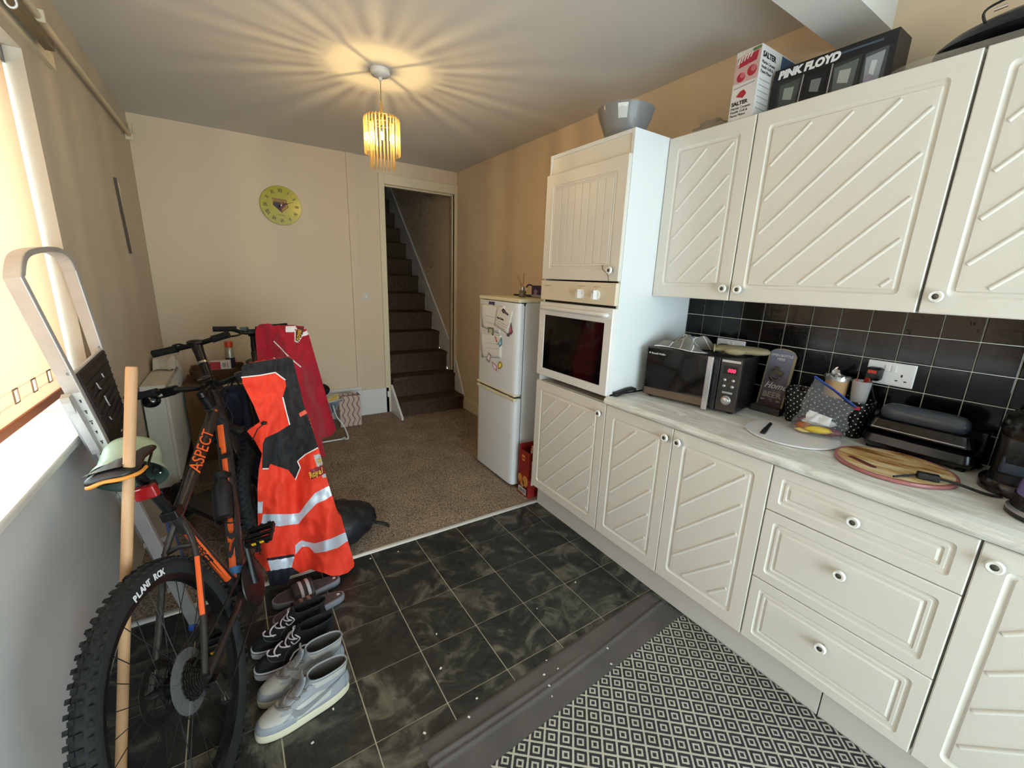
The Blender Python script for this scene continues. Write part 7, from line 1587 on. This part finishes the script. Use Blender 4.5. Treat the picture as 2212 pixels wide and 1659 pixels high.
MB().box(-1.735, -1.605, 3.955, 4.02, 0.7135, 0.775).build('carton', MATS['white_paper'], sbx, bevel=0.002)
MB().box(-1.736, -1.67, 3.9535, 3.955, 0.716, 0.774).build('red_panel', mat('bright_red_print', srgb(186, 32, 40), 0.45), sbx); MB().box(-1.66, -1.635, 3.9535, 3.955, 0.73, 0.765).build('barcode', pr_grey, sbx); MB().box(-1.628, -1.624, 3.9535, 3.955, 0.725, 0.77).build('red_line', MATS['bright_red_print'], sbx)
b = MB(); b.lathe([(0.055, 0.0), (0.060, 0.005), (0.062, 0.13), (0.065, 0.132), (0.065, 0.150), (0.055, 0.155)], (-1.60, 3.79, 0.47), Z_, 24, True, True)
tag(b.build('white_tub', mat('white_tub_plastic', srgb(206, 200, 188), 0.45), smooth=40), 'white plastic tub on the stool behind the bikes', 'tub')
stl = thing('small_stool', (-1.60, 3.79, 0.006), 'small dark stool under the white tub', 'stool')
MB().box(-1.70, -1.50, 3.70, 3.89, 0.445, 0.469).build('seat', card, stl, bevel=0.004)
for x, y in ((-1.69, 3.71), (-1.53, 3.71), (-1.69, 3.86), (-1.53, 3.86)): MB().box(x, x+0.022, y, y+0.022, 0.0065, 0.445).build('leg', card, stl)
# dark shoes on carpet by radiator
for i, (hx, hy, tx, ty, lab) in enumerate(((-1.62, 3.02, -1.88, 3.10, 'black trainer on the carpet beside the radiator'), (-1.60, 3.16, -1.86, 3.26, 'black trainer behind another by the radiator'))):
    s = Shoe('black_trainer', lab, (hx, hy), (tx, ty), [(z*0.62, a, w_, h) for z, a, w_, h in HT], 0.03, 1.0, 'black trainers by the radiator')
    s.sole([blk, mat('pale_midsole', srgb(170, 160, 140), 0.6)], [(0.0065, 0.0, 0), (0.012, 0.004, 1), (0.030, 0.004, 1), (0.036, 0.0, 1)]); s.upper(blk_cv, blk_cv, 0.076); s.laces(lace_g, [0.034, 0.040, 0.047, 0.054])
# kick scooter
sct = thing('kick_scooter', (-1.75, 3.0, 0.006), 'black scooter with T-shaped handlebar behind the mountain bike', 'scooter')
sL, sR, sC, sB = at(331, 765, 2.30), at(494, 722, 2.36), at(424, 744, 2.335), at(456, 830, 2.30)
sdn = (sB-sC).normalized(); t_f = (0.16-sC.z)/sdn.z; sbase = sC+sdn*t_f
b = MB(); b.tube([sL.lerp(sC, 0.1), sC, sR.lerp(sC, 0.1)], 0.014, 12); b.build('handlebar', bk_blk, sct, smooth=60)
for a, c in ((sL, 0.55), (sR, 0.5)):
    b = MB(); b.tube([a, a.lerp(sC, c*0.5), a.lerp(sC, c)], [0.0205, 0.019, 0.020], 14); b.build('grip', grip_m, sct, smooth=60)
b = MB(); b.tube([sC-sdn*0.005, sC+sdn*0.05, sC+sdn*0.12, sbase], [0.030, 0.025, 0.023, 0.023], 16); b.build('stem', mat('scooter_black', srgb(26, 27, 28), 0.3), sct, smooth=60)
b = MB(); b.cyl(sC+sdn*0.11, sC+sdn*0.122, 0.0255, n=18); b.build('stem_clamp', steel, sct, smooth=40)
b = MB(); b.tube(bez([sC.lerp(sL, 0.25)+Z_*0.008, sC.lerp(sL, 0.4)+Z_*0.022, sC.lerp(sL, 0.55)+Z_*0.018+Y_*0.03], 4), 0.005, 6); b.build('brake_lever', bk_blk, sct, smooth=60)
b = MB(); b.ell(sC+Z_*0.012, 0.045, 0.035, 0.016, 14, 8); b.build('dash', blk, sct, smooth=60)
def hwheel(c, ax, r, w_, nm):
    b = MB(); b.lathe([(r*0.55, -w_/2), (r*0.9, -w_/2), (r, -w_/4), (r, w_/4), (r*0.9, w_/2), (r*0.55, w_/2)], c, ax, 28, True, True); b.build(nm, rubber, sct, smooth=40)
fwd = Vector((sbase.x-sC.x, sbase.y-sC.y, 0)); fwd = Vector((-0.5, 0.85, 0)).normalized(); sax = Z_.cross(fwd)
wc = Vector((sbase.x, sbase.y, 0.112)); hwheel(wc, sax, 0.105, 0.045, 'front_wheel'); wr = wc-fwd*-0.80 if False else wc+fwd*0.78; wr.z = 0.112; hwheel(wr, sax, 0.105, 0.045, 'rear_wheel')
b = MB(); c1_, c2_ = wc+fwd*0.16, wr-fwd*0.12; b.loft([[c+sax*0.075*s1+Z_*(0.03+h) for s1, h in ((1, 0), (1, 0.03), (-1, 0.03), (-1, 0))] for c in (c1_, c2_)]); b.build('deck', MATS['scooter_black'], sct, bevel=0.006, fix=True)
b = MB(); b.tube([sbase, wc+fwd*0.10+Z_*0.05, c1_+Z_*0.06], 0.02, 10); b.build('neck', MATS['scooter_black'], sct, smooth=60)
# navy rucksack behind jackets
nv = thing('navy_rucksack', (-1.585, 3.42, 0.006), 'navy rucksack half hidden behind the orange jacket', 'rucksack')
navy = mat('navy_nylon', srgb(30, 38, 66), 0.7, bump=(30, 0.3)); rc_ = atp(535, 905, 1, 3.12)
rc_ = Vector((-1.585, 3.42, 0.0))
b = MB(); b.loft([[rc_+Vector((wx*math.cos(q)*abs(math.cos(q))**-0.25 if abs(math.cos(q)) > 1e-3 else 0, wy*math.sin(q), z)) for q in [2*math.pi*k/24+0.01 for k in range(24)]] for z, wx, wy in ((0.007, 0.10, 0.07), (0.03, 0.135, 0.095), (0.25, 0.14, 0.10), (0.50, 0.13, 0.09), (0.66, 0.10, 0.07), (0.70, 0.06, 0.04))]); b.build('bag_body', navy, nv, smooth=60)
b = MB(); b.ell(rc_+Vector((-0.02, -0.10, 0.24)), 0.09, 0.04, 0.15); b.build('front_pocket', navy, nv, smooth=60)
b = MB(); b.tube(bez([rc_+Vector((-0.04, -0.05, 0.68)), rc_+Vector((-0.10, -0.10, 0.72)), rc_+Vector((-0.14, -0.11, 0.60)), rc_+Vector((-0.12, -0.10, 0.45))], 6), 0.014, 8, flat=0.4); b.build('shoulder_strap', blk_m, nv, smooth=60)
b = MB(); b.tube(bez([rc_+Vector((-0.03, 0, 0.69)), rc_+Vector((0, 0, 0.74)), rc_+Vector((0.03, 0, 0.69))], 5), 0.006, 6); b.build('grab_loop', blk_m, nv, smooth=60)

# ================================================================== far side of the carpet
# black backpack slumped by the jacket
bpk = thing('black_backpack', (-1.12, 2.36, 0.006), 'slumped black nylon backpack on the carpet by the orange jacket', 'backpack')
nyl = mat('black_nylon', srgb(26, 26, 28), 0.55, bump=(26, 0.5)); bcn = Vector((-1.140, 2.37, 0.12))
b = MB(); b.ell(bcn, 0.160, 0.145, 0.110, 56, 34)
for v in b.v:
    d = v-bcn; k = 1+0.20*NZ.noise(v*6)+0.12*abs(NZ.noise(v*13))+0.05*NZ.noise(v*30); v.x = bcn.x+d.x*k; v.y = bcn.y+d.y*k; v.z = bcn.z+d.z*(1+0.25*(-d.x)/0.165)*k
    v.z = max(v.z, 0.0075)
b.build('bag_body', nyl, bpk, smooth=70)
b = MB(); b.tube(bez([bcn+Vector((0.12, -0.08, 0.0)), bcn+Vector((0.16, -0.06, -0.03)), bcn+Vector((0.205, -0.055, -0.055)), bcn+Vector((0.235, -0.05, -0.085))], 5), 0.011, 6, flat=0.35); b.build('webbing_strap', blk_m, bpk, smooth=60)
b = MB(); b.tube(bez([bcn+Vector((-0.05, -0.135, 0.06)), bcn+Vector((0.04, -0.135, 0.02)), bcn+Vector((0.11, -0.10, -0.02))], 6), 0.0035, 6); b.build('zip', blk, bpk, smooth=60)
# patterned gift bag
def wave_mat():
    m = bpy.data.materials.new('wavy_stripe_paper'); m.use_nodes = True; nt = m.node_tree; b = nt.nodes['Principled BSDF']; b.inputs['Roughness'].default_value = 0.5; N = nt.nodes.new; L = nt.links.new
    g = N('ShaderNodeNewGeometry'); s = N('ShaderNodeSeparateXYZ'); L(g.outputs['Position'], s.inputs[0])
    ad = N('ShaderNodeMath'); ad.operation = 'MULTIPLY_ADD'; ad.inputs[1].default_value = 0.6; L(s.outputs[1], ad.inputs[0]); L(s.outputs[0], ad.inputs[2])
    z = N('ShaderNodeMath'); z.operation = 'MULTIPLY'; z.inputs[1].default_value = 62; L(s.outputs[2], z.inputs[0]); sn = N('ShaderNodeMath'); sn.operation = 'SINE'; L(z.outputs[0], sn.inputs[0])
    sm = N('ShaderNodeMath'); sm.operation = 'MULTIPLY_ADD'; sm.inputs[1].default_value = 0.010; L(sn.outputs[0], sm.inputs[0]); L(ad.outputs[0], sm.inputs[2])
    sc_ = N('ShaderNodeMath'); sc_.operation = 'MULTIPLY'; sc_.inputs[1].default_value = 22; L(sm.outputs[0], sc_.inputs[0]); fr = N('ShaderNodeMath'); fr.operation = 'FRACT'; L(sc_.outputs[0], fr.inputs[0])
    r = N('ShaderNodeValToRGB'); r.color_ramp.interpolation = 'CONSTANT'; e = r.color_ramp.elements; e[0].color = srgb(146, 116, 122); e[1].position = 0.34; e[1].color = srgb(222, 196, 140)
    for p, c in ((0.46, srgb(206, 176, 168)), (0.72, srgb(178, 180, 130)), (0.82, srgb(222, 190, 180))): k = e.new(p); k.color = c
    L(fr.outputs[0], r.inputs[0]); L(r.outputs[0], b.inputs['Base Color']); return m
gb = thing('gift_bag', (-0.66, 4.22, 0.006), 'wavy pastel striped gift bag on the carpet by the far wall', 'bag')
b = MB(); gx0_, gx1_, gy0_, gy1_, gz1_ = -0.79, -0.592, 4.225, 4.34, 0.315; wv = wave_mat(); t = 0.002
b.box(gx0_, gx1_, gy0_, gy0_+t, 0.0065, gz1_); b.box(gx0_, gx1_, gy1_-t, gy1_, 0.0065, gz1_); b.box(gx0_, gx0_+t, gy0_+t, gy1_-t, 0.0065, gz1_); b.box(gx1_-t, gx1_, gy0_+t, gy1_-t, 0.0065, gz1_); b.box(gx0_, gx1_, gy0_, gy1_, 0.006, 0.009)
b.build('bag_wall', wv, gb); MB().box(gx0_+t, gx1_-t, gy0_+t, gy1_-t, 0.25, 0.27).build('tissue', MATS['white_paper'], gb)
# baby bouncer
bb_ = thing('baby_bouncer', (-0.9, 4.0, 0.006), 'grey baby bouncer seat on a white wire frame by the gift bag', 'bouncer')
gfab = mat('light_grey_fabric', srgb(150, 152, 158), 0.85, bump=(60, 0.2)); wtube = mat('white_steel_tube', srgb(206, 206, 204), 0.35, 0.3)
f0 = atp(752, 946, 2, 0.016); f1_ = atp(700, 955, 2, 0.016); f2_ = f1_+(f1_-f0)*1.4
fr_ = [f2_, f1_, f0.lerp(f1_, 0.25), f0, f0+Vector((-0.02, 0.05, 0.10)), f0+Vector((-0.075, 0.07, 0.20)), f0+Vector((-0.095, 0.08, 0.30))]
b = MB(); b.tube(bez(fr_, 5), 0.008, 8); b.build('frame_tube', wtube, bb_, smooth=60)
b = MB(); b.cyl(f0+Vector((-0.02, 0.0, 0.004)), f0.lerp(f1_, 0.25)+Z_*0.004, 0.013, n=10); b.build('rubber_foot', mat('grey_rubber', srgb(170, 170, 170), 0.7), bb_, smooth=50)
sc2 = f0+Vector((-0.19, 0.12, 0.30))
b = MB(); b.grid(lambda u, v: sc2+Vector((0.19*(2*u-1)*(0.55+0.45*v), 0.12*math.sin(math.pi*u)*0.3+0.10*(v-0.5), -0.10+0.135*v+0.05*(2*u-1)**2*(1-v)-0.03*math.sin(math.pi*u)*(1-v))), 16, 10); b.build('seat_fabric', gfab, bb_, smooth=180, solid=0.008)
b = MB(); b.grid(lambda u, v: sc2+Vector((0.18*(2*u-1), -0.04+0.16*v, 0.030-0.012*math.sin(math.pi*u)*math.sin(math.pi*v))), 12, 8); b.build('seat_top', gfab, bb_, smooth=180, solid=0.006)
b = MB(); b.tube([sc2+Vector((0.19*math.cos(q), 0.04+0.10*math.sin(q), 0.036)) for q in [2*math.pi*k/24 for k in range(24)]], 0.006, 6, closed=True); b.build('rim_tube', wtube, bb_, smooth=60)
b = MB(); b.ell(sc2+Vector((-0.02, 0.09, 0.115)), 0.12, 0.07, 0.07, 20, 12); tag(b.build('black_hat', mat('black_wool', srgb(22, 20, 20), 0.95, bump=(90, 0.4)), smooth=60), 'black woollen hat lying in the bouncer seat', 'hat')
b = MB(); b.obox(sc2+Vector((0.09, -0.02, 0.060)), Vector((0.06, 0.0, 0.012)), Vector((0, 0.03, 0.01)), Vector((0, -0.004, 0.016))); pk_ = b.build('snack_packet', mat('cream_packet', srgb(206, 190, 150), 0.45), bevel=0.008); tag(pk_, 'cream and yellow packet in the bouncer seat', 'packet'); ORG[pk_.name] = Vector((0, 0, 0))
b = MB(); b.obox(sc2+Vector((0.088, -0.0505, 0.055)), Vector((0.045, 0.0, 0.022)), Vector((0, 0.002, 0.0)), Vector((-0.002, -0.001, 0.010))); b.build('yellow_print', mat('yellow_print', srgb(206, 170, 40), 0.5), pk_)

# small pale crumbs scattered over tile floor and rug
cr_ = MB()
for u, v in ((1013, 1553), (1205, 1448), (1192, 1508), (1180, 1430), (1312, 1404), (1320, 1438), (1030, 1509), (917, 1584), (720, 1532), (800, 1207), (1243, 1258), (1160, 1315), (952, 1444), (1175, 1461), (943, 1370), (860, 1192), (1186, 1485), (675, 1605)):
    p = atp(u, v, 2, 0.0); z = 0.0085 if inpoly(p.x, p.y, [(-1.18, 1.12), (0.05, 1.2), (0.05, -0.5), (-1.06, -0.5)]) else 0.0012
    r_ = random.uniform(0.0016, 0.0034); t_ = random.uniform(0, 3); cr_.obox((p.x, p.y, z), (r_*1.5*math.cos(t_), r_*1.5*math.sin(t_), 0), (-r_*math.sin(t_), r_*math.cos(t_), 0), (0, 0, 0.001))
o = cr_.build('crumbs', mat('pale_crumb', srgb(226, 222, 212), 0.8)); tag(o, 'scattered pale crumbs on the tile floor and rug', 'crumbs', None, 'stuff')
